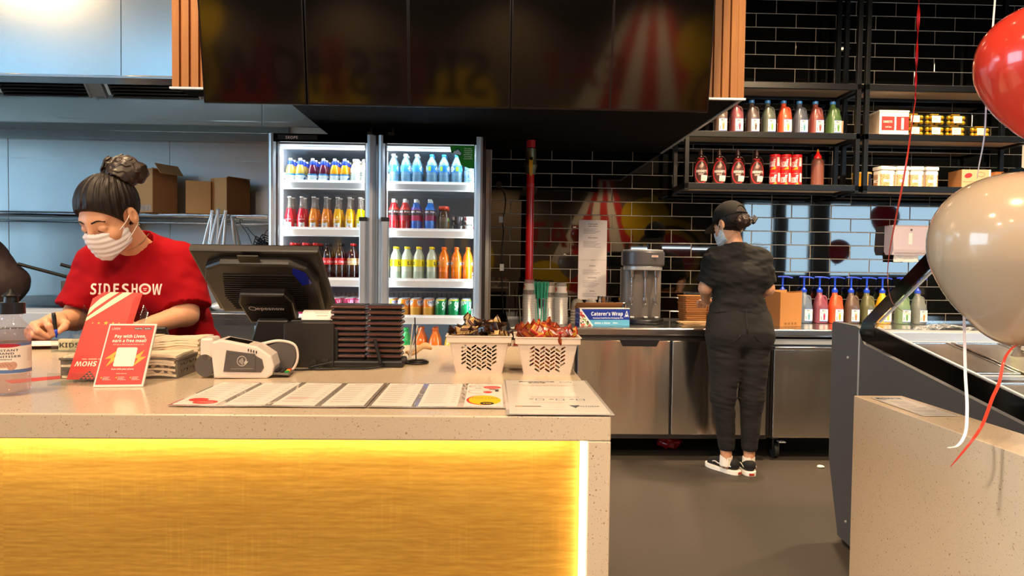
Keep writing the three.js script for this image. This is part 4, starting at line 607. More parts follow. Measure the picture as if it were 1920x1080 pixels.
  { const w = 0.2, d = 0.13, h = 0.235, e = 0.0022, K = std('#a8743e', 0.8), I = std('#b98650', 0.8);
    part('front', [ext([[-w / 2, 0], [w / 2, 0], [w / 2 + 0.004, h], [0.02, h - 0.004], [-w / 2, h]], e).translate(0, 0, d / 2)], K, bag); part('back', bx(w, h + 0.012, e, 0, h / 2 + 0.006, -d / 2), I, bag);
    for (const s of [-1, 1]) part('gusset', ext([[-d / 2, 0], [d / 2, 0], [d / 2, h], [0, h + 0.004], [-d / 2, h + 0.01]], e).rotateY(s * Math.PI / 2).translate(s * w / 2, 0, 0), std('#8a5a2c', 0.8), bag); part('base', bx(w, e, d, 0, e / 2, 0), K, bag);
    const mk = canvas(256, 48, (g, W, H) => { g.fillStyle = '#a8743e'; g.fillRect(0, 0, W, H); g.strokeStyle = '#3a2410'; g.lineWidth = 3; for (const x of [32, 92, 152, 212]) { g.strokeRect(x - 16, 10, 32, 28); g.fillStyle = '#3a2410'; g.fillRect(x - 7, 16, 14, 16); } });
    card('printed_mark', 0.13, 0.024, mk, bag, 0.0006, K).position.set(0.0, 0.02, d / 2 + 0.003); }
  // syrup pump bottles
  const jug = (name, color, tex, pump) => {
    const t = thing(name, '', 'bottle'), e = 2.0;
    const sec = (y, hw, hd) => [y, hw, hd];
    const prof = [sec(0, 0.042, 0.042), sec(0.006, 0.047, 0.047), sec(0.118, 0.047, 0.047), sec(0.135, 0.044, 0.045), sec(0.185, 0.03, 0.036), sec(0.205, 0.019, 0.022), sec(0.212, 0.0185, 0.0185), sec(0.226, 0.0185, 0.0185)];
    const N = 24, pos = [], idx = [];
    prof.forEach(([y, a, b], i) => { for (let k = 0; k < N; k++) { const q = k / N * 6.2832, c = Math.cos(q), s = Math.sin(q), m = i < 4 ? 3.6 : 2.2, f = Math.pow(Math.abs(c) ** m + Math.abs(s) ** m, -1 / m); pos.push(c * f * a + (y > 0.135 && y < 0.21 ? -(y - 0.135) * 0.12 : y >= 0.21 ? -0.009 : 0), y, -s * f * b); } });
    for (let i = 0; i < prof.length - 1; i++) for (let k = 0; k < N; k++) { const a = i * N + k, b = i * N + (k + 1) % N; idx.push(a, b, b + N, a, b + N, a + N); }
    const g0 = pos.length / 3; pos.push(0, 0, 0); for (let k = 0; k < N; k++) idx.push(g0, (k + 1) % N, k); const g1 = g0 + 1; pos.push(-0.009, 0.226, 0); for (let k = 0; k < N; k++) idx.push(g1, (prof.length - 1) * N + k, (prof.length - 1) * N + (k + 1) % N);
    const g = new THREE.BufferGeometry(); g.setAttribute('position', new THREE.BufferAttribute(new Float32Array(pos), 3)); g.setIndex(idx); g.computeVertexNormals(); g.setAttribute('uv', new THREE.BufferAttribute(new Float32Array(pos.length / 3 * 2), 2));
    const m = std(color, 0.3, 0, { clearcoat: 0.4, clearcoatRoughness: 0.2 });
    part('body', g, m, t); part('handle', tube([[0.012, 0.2, 0], [0.034, 0.19, 0], [0.042, 0.16, 0], [0.043, 0.128, 0]], 0.0085, 10), m, t);
    card('label', 0.056, 0.092, tex, t, 0.0012).position.set(0.008, 0.06, 0.0478);
    if (pump) { part('pump_collar', [cyl(0.021, 0.021, 0.02, -0.009, 0.226, 0, 18), cyl(0.017, 0.0075, 0.014, -0.009, 0.246, 0, 16)], MT.blue, t, 'blue pump collar'); part('pump_head', [cyl(0.0065, 0.0065, 0.075, -0.009, 0.255, 0, 12), cyl(0.012, 0.014, 0.01, -0.009, 0.328, 0, 14), mg([tube([[-0.045, 0.336, 0], [-0.01, 0.337, 0], [0.03, 0.335, 0], [0.062, 0.328, 0]], 0.0055, 8)])], MT.blue, t, 'blue pump head'); }
    else part('cap', cyl(0.021, 0.02, 0.02, -0.009, 0.226, 0, 18), std('#2f7fd0', 0.4), t);
    return t;
  };
  const lab = (flavour, c) => canvas(96, 156, (g, w, h) => { g.fillStyle = '#eee9e2'; g.fillRect(0, 0, w, h); g.fillStyle = '#2a5ab0'; g.fillRect(0, 0, w, 6); g.fillRect(0, h - 8, w, 8); g.fillStyle = '#2a2624'; g.beginPath(); g.ellipse(48, 20, 22, 9, -0.15, 0, 7); g.fill(); g.fillStyle = '#eee'; g.beginPath(); g.ellipse(52, 18, 14, 4, -0.15, 0, 7); g.fill(); put(g, flavour, 48, 46, 17, c, 'serif', 'italic bold', 'center', 84); g.fillStyle = c; g.beginPath(); g.moveTo(38, 72); g.lineTo(68, 72); g.lineTo(62, 138); g.lineTo(44, 138); g.fill(); g.beginPath(); g.arc(53, 70, 14, 3.14, 6.28); g.fill(); g.fillStyle = '#55504c'; g.fillRect(10, 96, 14, 12); g.fillRect(10, 116, 14, 12); });
  const FL = { blue: ['Blue Heaven', '#4a8ea8'], rasp: ['Raspberry', '#c0285a'], mango: ['Mango', '#e8951c'], cola: ['Coffee', '#9a6a44'], lime: ['Lime', '#6a9a4a'], ban: ['Banana', '#e0b62a'], van: ['Caramel', '#b88a5a'], mint: ['Spearmint', '#4a8a3a'], choc: ['Chocolate', '#4a2e1a'], straw: ['Strawberry', '#c02a24'], coff: ['Mocha', '#c8742a'] };
  const FT = {}; for (const k in FL) FT[k] = lab(...FL[k]);
  const pumps = [['ban', '#d8c8a0', 2.15, 0.14, 'cream syrup pump bottle hidden behind the paper carry bag'], ['blue', '#5c6a7c', 2.30, 0.16, 'slate blue syrup pump bottle beside the paper carry bag'], ['rasp', '#7c4050', 2.417, 0.16, 'plum red syrup pump bottle, second right of the carry bag'], ['mango', '#e0502a', 2.53, 0.16, 'bright orange syrup pump bottle in the row'], ['cola', '#5a4a40', 2.652, 0.16, 'brown syrup pump bottle right of the bright orange one'], ['lime', '#5a5a3c', 2.768, 0.16, 'olive syrup pump bottle left of the yellow one'], ['ban', '#e0a818', 2.885, 0.16, 'bright yellow syrup pump bottle behind the black display frame'], ['mint', '#6f8a68', 3.03, 0.16, 'pale green syrup pump bottle seen through the display glass'], ['coff', '#6d7470', 3.15, 0.16, 'grey syrup pump bottle, rightmost through the display glass']];
  for (const [k, c, x, z, l] of pumps) { const t = jug('syrup_pump_bottle', c, FT[k], true); t.position.set(x, Y, z); t.rotation.y = rr(-0.12, 0.12); tag(t, l, null, 'syrup pump bottles on the worktop'); }
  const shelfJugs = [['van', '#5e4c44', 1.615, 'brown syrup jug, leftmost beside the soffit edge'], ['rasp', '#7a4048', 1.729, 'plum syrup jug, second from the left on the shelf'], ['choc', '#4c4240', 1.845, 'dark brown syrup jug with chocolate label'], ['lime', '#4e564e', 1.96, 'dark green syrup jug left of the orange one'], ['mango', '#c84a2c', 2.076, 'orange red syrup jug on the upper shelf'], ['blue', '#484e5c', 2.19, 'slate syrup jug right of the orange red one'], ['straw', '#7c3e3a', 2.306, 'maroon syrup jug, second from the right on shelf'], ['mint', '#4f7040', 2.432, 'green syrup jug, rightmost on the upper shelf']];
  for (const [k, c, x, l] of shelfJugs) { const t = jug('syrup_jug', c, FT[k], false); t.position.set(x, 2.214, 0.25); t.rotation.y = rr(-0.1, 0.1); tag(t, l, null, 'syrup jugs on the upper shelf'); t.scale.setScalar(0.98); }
}
// ---------- black steel shelf frames ----------
{
  const e = 0.03;
  function frame(label, x0, x1, xl, levels) {
    const t = thing('shelf_frame', label, 'shelf');
    for (const x of [x0, x1]) for (const z of [0.365, 0.07]) part('post', span(x - e / 2, x + e / 2, 1.8, 3.27, z - e / 2, z + e / 2, 0.002), MT.frame, t);
    for (const [y, xa] of levels) {
      part('rail', span(xa, x1 + e / 2, y - 0.04, y, 0.35, 0.38, 0.002), MT.frame, t); part('rail', span(xa, x1 + e / 2, y - 0.04, y, 0.055, 0.085, 0.002), MT.frame, t);
      for (const q of [x1 - e / 2, xa]) part('cross_rail', span(q, q + e, y - 0.04, y, 0.085, 0.35), MT.frame, t);
      part('board', span(xa + 0.005, x1 - 0.005, y - 0.022, y - 0.006, 0.06, 0.375), std('#b3a79a', 0.55), t, 'pale melamine board');
    }
    return t;
  }
  frame('black steel hanging shelf holding syrup jugs, cut by the soffit', 1.345, 2.545, true, [[1.85, 1.33], [2.21, 1.33], [2.553, 1.33]]);
  frame('black steel hanging shelf holding chocolate packs and tubs', 2.605, 3.80, false, [[1.85, 2.59], [2.21, 2.59], [2.553, 2.59]]);
}
{
  // upper right shelf: gift boxes and chocolate packs
  const y = 2.211;
  const gb = canvas(256, 160, (g, w, h) => { g.fillStyle = '#efe6da'; g.fillRect(0, 0, w, h); g.fillStyle = '#c8241e'; g.fillRect(20, 34, 112, 94); g.fillRect(148, 34, 108, 94); g.fillStyle = '#fff'; g.fillRect(192, 42, 22, 78); g.fillStyle = '#444'; for (let i = 0; i < 9; i++) g.fillRect(194, 46 + i * 8, 18, 3); put(g, 'SWEETS', 74, 70, 22, '#f4dcd2'); put(g, 'red box', 80, 104, 15, '#f4dcd2'); });
  const b = thing('gift_box', 'red and white confectionery box at the left end of its shelf', 'box', [2.82, y, 0.24], 0.0);
  const m = part('carton', new THREE.BoxGeometry(0.21, 0.165, 0.2).translate(0, 0.083, 0), null, b); m.material = [MT.pale, std('#e2d0bc', 0.7), MT.pale, MT.pale, new THREE.MeshStandardMaterial({ map: gb, roughness: 0.5 }), MT.pale]; part('lid', bx(0.216, 0.012, 0.206, 0, 0.168, 0, 0.002), MT.pale, b);
  const kb = solo('cardboard_box', bx(0.1, 0.11, 0.2, 0, 0.055, 0, 0.002), MT.kraftPale, 'plain carton end on the right of the syrup jugs', 'box', [2.505, 2.211, 0.16], 0);
  kb.position.x = 2.475; kb.scale.x = 0.5;
  const ct = canvas(128, 64, (g, w, h) => { g.fillStyle = '#efe3cc'; g.fillRect(0, 0, w, h); g.fillStyle = '#c8b28a'; g.fillRect(8, 8, w - 16, 2); lines(g, 14, 20, 98, 4, 9, '#8a7a64', 3); });
  const pk = thing('chocolate_pack', '', 'chocolates', [3.02, y, 0.27], 0, 'gold chocolate packs');
  part('tray', [span(-0.07, 0.07, 0, 0.002, -0.05, 0.05), span(-0.07, 0.07, 0, 0.074, 0.049, 0.05), span(-0.07, 0.07, 0, 0.074, -0.05, -0.049), span(-0.07, -0.069, 0, 0.074, -0.05, 0.05), span(0.069, 0.07, 0, 0.074, -0.05, 0.05), span(-0.07, 0.07, 0.073, 0.074, -0.05, 0.05)], MT.clear, pk, 'clear plastic case');
  const gold = std('#e0a81e', 0.32, 0.55);
  for (const sy of [0.02, 0.054]) for (const sx of [-0.052, -0.02, 0.02, 0.052]) part('gold_ball', ball(0.0155, sx, sy, 0.03, 1, 1, 1, 14), gold, pk);
  card('label', 0.062, 0.048, ct, pk, 0.001).position.set(0, 0.04, 0.0515); part('seal', bx(0.06, 0.006, 0.06, 0, 0.077, 0, 0.001), MT.yellow, pk, 'yellow seal');
  const P = [[2.985, 0, 'lower row, first from the left'], [3.135, 0, 'lower row, second from the left'], [3.285, 0, 'lower row, third from the left'], [3.465, 0, 'lower row, alone at the right end'], [2.985, 0.082, 'upper row, left one'], [3.135, 0.082, 'upper row, middle one'], [3.29, 0.082, 'upper row, right one']];
  P.forEach(([x, dy, n], i) => { const l = `clear pack of gold wrapped chocolates, ${n}`; if (!i) { pk.position.set(x, y, 0.27); tag(pk, l); } else dup(pk, [x, y + dy, 0.27], rr(-0.04, 0.04), l); });
  // lower right shelf: lidded tubs, cartons
  const tt = canvas(256, 128, (g, w, h) => { g.fillStyle = '#b98a5e'; g.fillRect(0, 0, w, h); for (let i = 0; i < 500; i++) { g.fillStyle = ['#d8b078', '#8a5a34', '#efe0c8'][i % 3]; g.fillRect(rnd() * w, 30 + rnd() * 98, 5, 5); } g.fillStyle = '#f4f0ea'; g.fillRect(0, 0, w, 30); g.fillRect(150, 30, 70, 98); g.fillRect(30, 70, 190, 22); put(g, 'toppings', 128, 81, 16, '#4a4240'); });
  const tub = thing('topping_tub', '', 'tub', [2.81, 1.851, 0.26], 0.2, 'topping tubs');
  const tm = part('body', new RoundedBoxGeometry(0.085, 0.12, 0.09, 3, 0.012).translate(0, 0.06, 0), null, tub); tm.material = [lm(tt), lm(tt), MT.white, MT.white, lm(tt), MT.white]; part('lid', bx(0.09, 0.028, 0.095, 0, 0.134, 0, 0.008), MT.white, tub);
  [[2.805, 'leftmost of four, wide'], [2.92, 'second of four'], [3.025, 'third of four'], [3.13, 'rightmost of four']].forEach(([x, n], i) => { const l = `white lidded topping tub, ${n}, on the lower right shelf`; if (!i) { tub.position.x = x; tub.scale.x = 1.35; tag(tub, l); } else { const c = dup(tub, [x, 1.851, 0.26], rr(-0.1, 0.1), l); c.scale.x = 1.08; } });
  const pail = canvas(128, 64, (g, w, h) => { g.fillStyle = '#e0a010'; g.fillRect(0, 0, w, h); g.fillStyle = '#15264a'; g.fillRect(70, 16, 30, 40); g.fillStyle = '#f2d890'; g.fillRect(0, 0, w, 8); });
  const pl = thing('yellow_tub', 'yellow food tub seen between the two shelf frames', 'tub', [2.68, 1.851, 0.19]); part('body', lathe([[0, 0], [0.06, 0], [0.064, 0.1], [0.067, 0.104], [0, 0.104]], 26), lm(pail), pl); part('lid', cyl(0.068, 0.067, 0.012, 0, 0.1, 0, 26), std('#f0d080', 0.4), pl);
  const cb = canvas(256, 128, (g, w, h) => { g.fillStyle = '#c8a27c'; g.fillRect(0, 0, w, h); g.fillStyle = '#b0202a'; g.beginPath(); g.ellipse(62, 42, 36, 17, -0.15, 0, 7); g.fill(); g.strokeStyle = '#5a4632'; g.lineWidth = 3; g.beginPath(); g.ellipse(180, 34, 36, 16, 0, 0, 7); g.stroke(); g.fillStyle = '#5a4632'; g.fillRect(10, 84, 150, 3); g.fillRect(50, 104, 130, 5); });
  const cx = thing('cardboard_box', 'pale carton with red oval mark behind the white ribbon', 'box', [3.43, 1.851, 0.25], -0.06); const cm = part('carton', new THREE.BoxGeometry(0.19, 0.13, 0.16).translate(0, 0.065, 0), null, cx); cm.material = [MT.kraft, MT.kraft, MT.kraftPale, MT.kraft, new THREE.MeshStandardMaterial({ map: cb, roughness: 0.7 }), MT.kraft]; part('flap', bx(0.02, 0.06, 0.15, 0.1, 0.1, 0), MT.pale, cx);
  const bx2 = thing('cardboard_box', 'brown open carton behind the white balloon on lower right shelf', 'box', [3.66, 1.851, 0.24], 0.1); part('carton', bx(0.22, 0.11, 0.18, 0, 0.055, 0, 0.002), std('#9a5e2c', 0.8), bx2); part('flap', bx(0.1, 0.003, 0.17, -0.05, 0.115, 0), std('#a66a36', 0.8), bx2);
}
{
  // lower left shelf: chocolate syrup bottles, spread jars, sauce bottle
  const y = 1.851;
  const hl = canvas(160, 208, (g, w, h) => { g.fillStyle = '#3a1d16'; g.fillRect(0, 0, w, h); g.fillStyle = '#c83038'; g.beginPath(); g.ellipse(80, 104, 78, 102, 0, 0, 7); g.fill(); g.fillStyle = '#4a2e2c'; g.beginPath(); g.ellipse(80, 104, 68, 91, 0, 0, 7); g.fill(); g.fillStyle = '#8a6a60'; g.beginPath(); g.ellipse(76, 52, 30, 16, -0.4, 0, 7); g.fill(); put(g, "HERSHEY'S", 80, 100, 30, '#f0e8e2', 'sans-serif', 'bold', 'center', 128); put(g, 'SYRUP', 70, 124, 20, '#e8d8c8'); g.fillStyle = '#e9e6e2'; g.fillRect(72, 134, 80, 48); lines(g, 80, 144, 62, 4, 9, '#8a8680', 3); });
  const t = thing('chocolate_syrup', '', 'bottle', [1.48, y, 0.25], 0, 'chocolate syrup bottles');
  const s = []; for (let i = 0; i <= 16; i++) { const k = i / 16; s.push([0.048 * Math.pow(Math.sin(Math.PI * (0.16 + 0.8 * k)), 0.62), 0.185 * k]); }
  part('body', lathe([[0, 0], ...s, [0.017, 0.192], [0.015, 0.215], [0, 0.215]], 28).scale(1.08, 1, 0.72), std('#2c120c', 0.22, 0, { clearcoat: 0.6 }), t); part('cap', [cyl(0.016, 0.014, 0.03, 0, 0.212, 0, 18), cyl(0.008, 0.006, 0.02, 0, 0.24, 0, 12)], std('#3a1c18', 0.35), t);
  part('handle', tube([[0.012, 0.2, 0], [0.03, 0.2, 0], [0.047, 0.17, 0], [0.05, 0.14, 0]], 0.0055, 8), std('#2c120c', 0.25), t);
  const lb = new THREE.SphereGeometry(1, 24, 16, 0.35, 2.44, 0.32, 2.4).scale(0.0535, 0.112, 0.0362).rotateY(0).translate(0, 0.09, 0); { const p = lb.attributes.position, uv = lb.attributes.uv; for (let i = 0; i < p.count; i++) uv.setXY(i, 0.5 + p.getX(i) / 0.096, 0.5 + (p.getY(i) - 0.09) / 0.17); }
  part('label', lb, lm(hl, 0.3), t);
  [[1.48, 'leftmost'], [1.612, 'second'], [1.746, 'third'], [1.881, 'rightmost']].forEach(([x, n], i) => { const l = `dark chocolate syrup bottle with oval red label, ${n} of four`; if (!i) tag(t, l); else dup(t, [x, y, 0.25], rr(-0.05, 0.05), l); });
  const jl = canvas(256, 128, (g, w, h) => { g.fillStyle = '#c81c22'; g.fillRect(0, 0, w, h); for (const x of [0, 128]) { g.fillStyle = '#e8981c'; g.beginPath(); g.moveTo(x, 128); g.lineTo(x, 92); g.lineTo(x + 128, 70); g.lineTo(x + 128, 128); g.fill(); g.fillStyle = '#f0e2d0'; g.fillRect(x + 10, 20, 24, 50); put(g, 'Lotus', x + 84, 38, 26, '#fff', 'serif', 'italic bold', 'center', 74); put(g, 'Biscoff', x + 84, 64, 22, '#fff', 'serif', 'italic bold', 'center', 74); } });
  const j = thing('spread_jar', '', 'jar', [2.015, y, 0.26], 0, 'biscuit spread jars');
  part('body', lathe([[0, 0], [0.034, 0], [0.037, 0.005], [0.037, 0.085], [0.034, 0.09], [0, 0.09]], 26), lm(jl), j); part('lid', cyl(0.037, 0.037, 0.02, 0, 0.09, 0, 26), MT.redGloss, j);
  [[2.012, 0, 'bottom left'], [2.09, 0, 'bottom middle'], [2.168, 0, 'bottom right'], [2.012, 0.111, 'top left'], [2.09, 0.111, 'top middle'], [2.168, 0.111, 'top right']].forEach(([x, dy, n], i) => { const l = `red lidded biscuit spread jar, ${n} of the six stacked`; if (!i) { j.position.x = x; tag(j, l); } else dup(j, [x, y + dy, 0.26], rr(-0.3, 0.3), l); });
  const q = thing('squeeze_bottle', 'brown squeeze bottle with red cap and yellow tip', 'bottle', [2.325, y, 0.25]); part('body', lathe([[0, 0], [0.04, 0], [0.043, 0.006], [0.042, 0.165], [0.036, 0.19], [0.022, 0.2], [0, 0.2]], 26), std('#6e4034', 0.35), q); part('cap', lathe([[0.026, 0.198], [0.026, 0.215], [0.012, 0.235], [0.009, 0.25], [0, 0.25]], 20), MT.redGloss, q); part('tip', cyl(0.009, 0.004, 0.025, 0, 0.243, 0, 14), MT.yellow, q);
}
// ---------- on the tiled wall ----------
{
  const pg = (a) => canvas(160, 220, (g, w, h) => { g.fillStyle = '#e6e1e4'; g.fillRect(0, 0, w, h); if (a) { put(g, 'drinks guide', 80, 22, 9, '#4a4650'); put(g, 'Milk shakes', 80, 34, 9, '#4a4650'); lines(g, 26, 48, 110, 5, 6, '#8a8690', 2); put(g, 'Thick shakes', 80, 98, 9, '#4a4650'); lines(g, 26, 118, 110, 6, 6, '#8a8690', 2); } else { put(g, 'Sundaes', 80, 32, 9, '#4a4650'); lines(g, 26, 56, 110, 4, 7, '#8a8690', 2); put(g, 'Iced drinks', 80, 98, 9, '#4a4650'); lines(g, 26, 116, 110, 5, 8, '#8a8690', 2); put(g, 'Extras', 80, 172, 9, '#4a4650'); lines(g, 26, 186, 110, 3, 7, '#8a8690', 2); } });
  const n = thing('paper_notice', 'upper printed paper notice taped to the black tiles', 'notice', [0.753, 1.458, 0.004]); card('page', 0.212, 0.297, pg(1), n, 0.001); part('tape', bx(0.02, 0.01, 0.0006, 0.1, 0.145, 0.001), MT.clear, n);
  const k = thing('paper_notice', 'lower printed paper notice hanging below the first sheet', 'notice', [0.753, 1.16, 0.004]); card('page', 0.212, 0.297, pg(0), k, 0.001); part('tape', bx(0.03, 0.01, 0.0006, 0, 0.147, 0.001), MT.clear, k);
  const p = thing('fire_pipe', 'red vertical pipe with brass valve hanging from the soffit', 'pipe', [0.258, 0, 0.4]);
  part('pipe', cyl(0.0265, 0.0265, 1.03, 0, 0.87, 0, 24), MT.redGloss, p); part('socket', [cyl(0.0285, 0.0285, 0.02, 0, 1.8, 0, 24), cyl(0.031, 0.031, 0.05, 0, 2.066, 0, 24)], MT.red, p);
  part('valve', [cyl(0.037, 0.037, 0.03, 0, 1.885, 0, 8), cyl(0.037, 0.045, 0.03, 0, 1.915, 0, 20), cyl(0.045, 0.037, 0.04, 0, 1.945, 0, 20), cyl(0.037, 0.036, 0.075, 0, 1.985, 0, 8), cyl(0.013, 0.013, 0.06, 0, 0, 0, 12).rotateX(Math.PI / 2).translate(0, 1.985, 0)], MT.brass, p, 'aged brass ball valve'); part('handle', [ext([[-0.013, 0.0], [0.013, 0.0], [0.011, -0.1], [0.007, -0.125], [-0.007, -0.125], [-0.011, -0.1]], 0.005).translate(0, 1.995, 0.055)], MT.yellow, p, 'yellow lever handle'); part('bracket', bx(0.1, 0.02, 0.4, 0, 1.79, -0.2, 0.002), MT.black, p);
  const c = thing('power_cable', 'black cable running down the tiles beside the fridge', 'cable', [0, 0, 0]);
  part('plug', [cyl(0.022, 0.022, 0.03, 0, 0, 0, 18).rotateX(Math.PI / 2).translate(0.046, 1.858, 0.006)], MT.black, c); part('cord', tube([[0.05, 1.855, 0.03], [0.085, 1.8, 0.02], [0.097, 1.74, 0.014], [0.09, 1.66, 0.012], [0.078, 1.6, 0.012], [0.084, 1.5, 0.012], [0.075, 1.4, 0.012], [0.072, 1.28, 0.012], [0.078, 1.1, 0.012], [0.09, 0.9, 0.02]], 0.0045, 8, 60), MT.black, c); part('tag', [bx(0.028, 0.045, 0.002, 0.064, 1.6, 0.016), bx(0.03, 0.05, 0.002, 0.075, 1.245, 0.02)], MT.pale, c, 'white cable tag');
  const d = thing('towel_dispenser', 'white paper towel dispenser on the tiled wall', 'dispenser', [3.115, 1.38, 0.006]);
  part('shell', ext([[0, 0.02], [0.02, 0], [0.1, 0.0], [0.118, 0.035], [0.105, 0.2], [0.09, 0.21], [0, 0.21]], 0.28, 0.006).rotateY(-Math.PI / 2).translate(0.14, 0, 0), std('#d6c8d0', 0.25, 0, { clearcoat: 0.5 }), d); part('tray', bx(0.286, 0.05, 0.12, 0, 0.03, 0.062, 0.014), std('#c6b8bc', 0.35), d); part('window', bx(0.028, 0.085, 0.004, -0.02, 0.115, 0.121), MT.white, d); part('lock', cyl(0.008, 0.008, 0.004, 0, 0, 0, 12).rotateX(Math.PI / 2).translate(-0.01, 0.18, 0.113), MT.grey, d);
  solo('paper_towel', nets((x, y, z) => Math.max(Math.abs(x) - 0.095, Math.abs(y + 0.025) - 0.032 - noise.noise(x * 20, 1, 2) * 0.006, Math.abs(z - noise.noise(x * 18, y * 18, 4) * 0.01) - 0.002), [-0.11, -0.08, -0.02], [0.11, 0.02, 0.02], 0.0035), MT.pale, 'white paper towel hanging from the dispenser', 'paper towel', [3.1, 1.378, 0.07]);
  // floor litter
  const N = (x, y, z) => noise.noise(x * 24, y * 24, z * 24) * 0.018;
  solo('crisp_packet', nets((x, y, z) => egg(x, y, z, [0, 0.04, 0], [0.09, 0.05, 0.06]) + N(x, y, z) + Math.abs(noise.noise(x * 9, y * 9, 3)) * 0.02, [-0.12, -0.01, -0.09], [0.12, 0.12, 0.09], 0.006), std('#a8121c', 0.25, 0, { clearcoat: 0.7 }), 'crumpled red packet on the floor under the bench fridge', 'packet', [1.25, 0.006, 0.42]);
  solo('paper_scrap', nets((x, y, z) => egg(x, y, z, [0, 0.008, 0], [0.022, 0.009, 0.016]) + N(x, y, z) * 0.3, [-0.03, -0.004, -0.03], [0.03, 0.024, 0.03], 0.003), MT.pale, 'small white scrap on the floor beside the display case', 'paper scrap', [2.1, 0, 0.87]);
}
const RIB = [
[[1.109, 1.901, 3.6], [1.108, 1.854, 3.6], [1.087, 1.731, 3.62], [1.082, 1.638, 3.62], [1.072, 1.543, 3.63], [1.063, 1.485, 3.63], [1.052, 1.454, 3.64]],
[[0.973, 1.218, 3.72], [0.936, 1.135, 3.78], [0.898, 1.059, 3.84], [0.875, 0.997, 3.88], [0.858, 0.957, 3.9], [0.845, 0.937, 3.9], [0.828, 0.933, 3.9]],
[[1.048, 1.107, 3.8], [1.01, 1.111, 3.82], [0.974, 1.09, 3.84], [0.948, 1.043, 3.86], [0.93, 1.02, 3.87], [0.888, 0.972, 3.9], [0.836, 0.936, 3.93], [0.799, 0.914, 3.95]],
[[0.874, 1.843, 3.7], [0.874, 1.778, 3.7], [0.873, 1.691, 3.7], [0.873, 1.636, 3.7], [0.873, 1.603, 3.7]],
[[0.873, 1.603, 3.7], [0.879, 1.558, 3.68], [0.886, 1.511, 3.66], [0.887, 1.434, 3.64], [0.899, 1.368, 3.6], [0.917, 1.298, 3.55], [0.943, 1.236, 3.5], [1.012, 1.181, 3.4], [1.163, 1.14, 3.2], [1.337, 1.106, 3.0]],
];
// ---------- front counter ----------
{
  const c = thing('service_counter', 'long stone topped service counter with lit oak front', 'counter');
  part('top', uvm(span(-2.6, 0.204, 0.958, 1.0, 2.95, 3.965, 0.003), 2.1), MT.stone, c);
  part('end_panel', uvm(span(0.166, 0.204, 0, 0.958, 2.95, 3.965, 0.002), 2.1), MT.stone, c, 'stone waterfall end');
  const fp = span(-2.6, 0.166, 0.08, 0.957, 3.88, 3.90); part('front_panel', uvm(fp, 1), MT.oakFront = std('#ffffff', 0.45, 0, { map: (() => { const t = grainTex.clone(); t.repeat.set(0.9, 1.55); t.offset.set(0.76, 0.1); return t; })() }), c, 'oak front panel');
  part('carcass', [span(-2.6, 0.15, 0.08, 0.95, 2.98, 3.0), span(-2.6, -2.58, 0.08, 0.95, 3.0, 3.88), span(-2.6, 0.15, 0, 0.08, 3.0, 3.86)], MT.plastic, c);
  const g = lamp(new THREE.Color(1, 0.78, 0.42), 9);
  part('light_strip', span(-2.6, 0.158, 0.952, 0.9575, 3.915, 3.927), g, c, 'warm glowing light strip'); part('light_strip', span(0.160, 0.1655, 0.1, 0.957, 3.903, 3.915), g, c, 'warm glowing light strip');
  const a = new THREE.RectAreaLight(GOLD, LIGHT.strip, 2.7, 0.014); a.position.set(-1.22, 0.9505, 3.921); a.lookAt(-1.22, 0.2, 3.72); a.name = 'light_strip'; scene.add(a);
  const b = new THREE.RectAreaLight(GOLD, LIGHT.strip * 0.13, 0.01, 0.85); b.position.set(0.1585, 0.53, 3.909); b.lookAt(-0.5, 0.53, 3.82); b.name = 'light_strip'; scene.add(b);
}
const CY = 1.0;
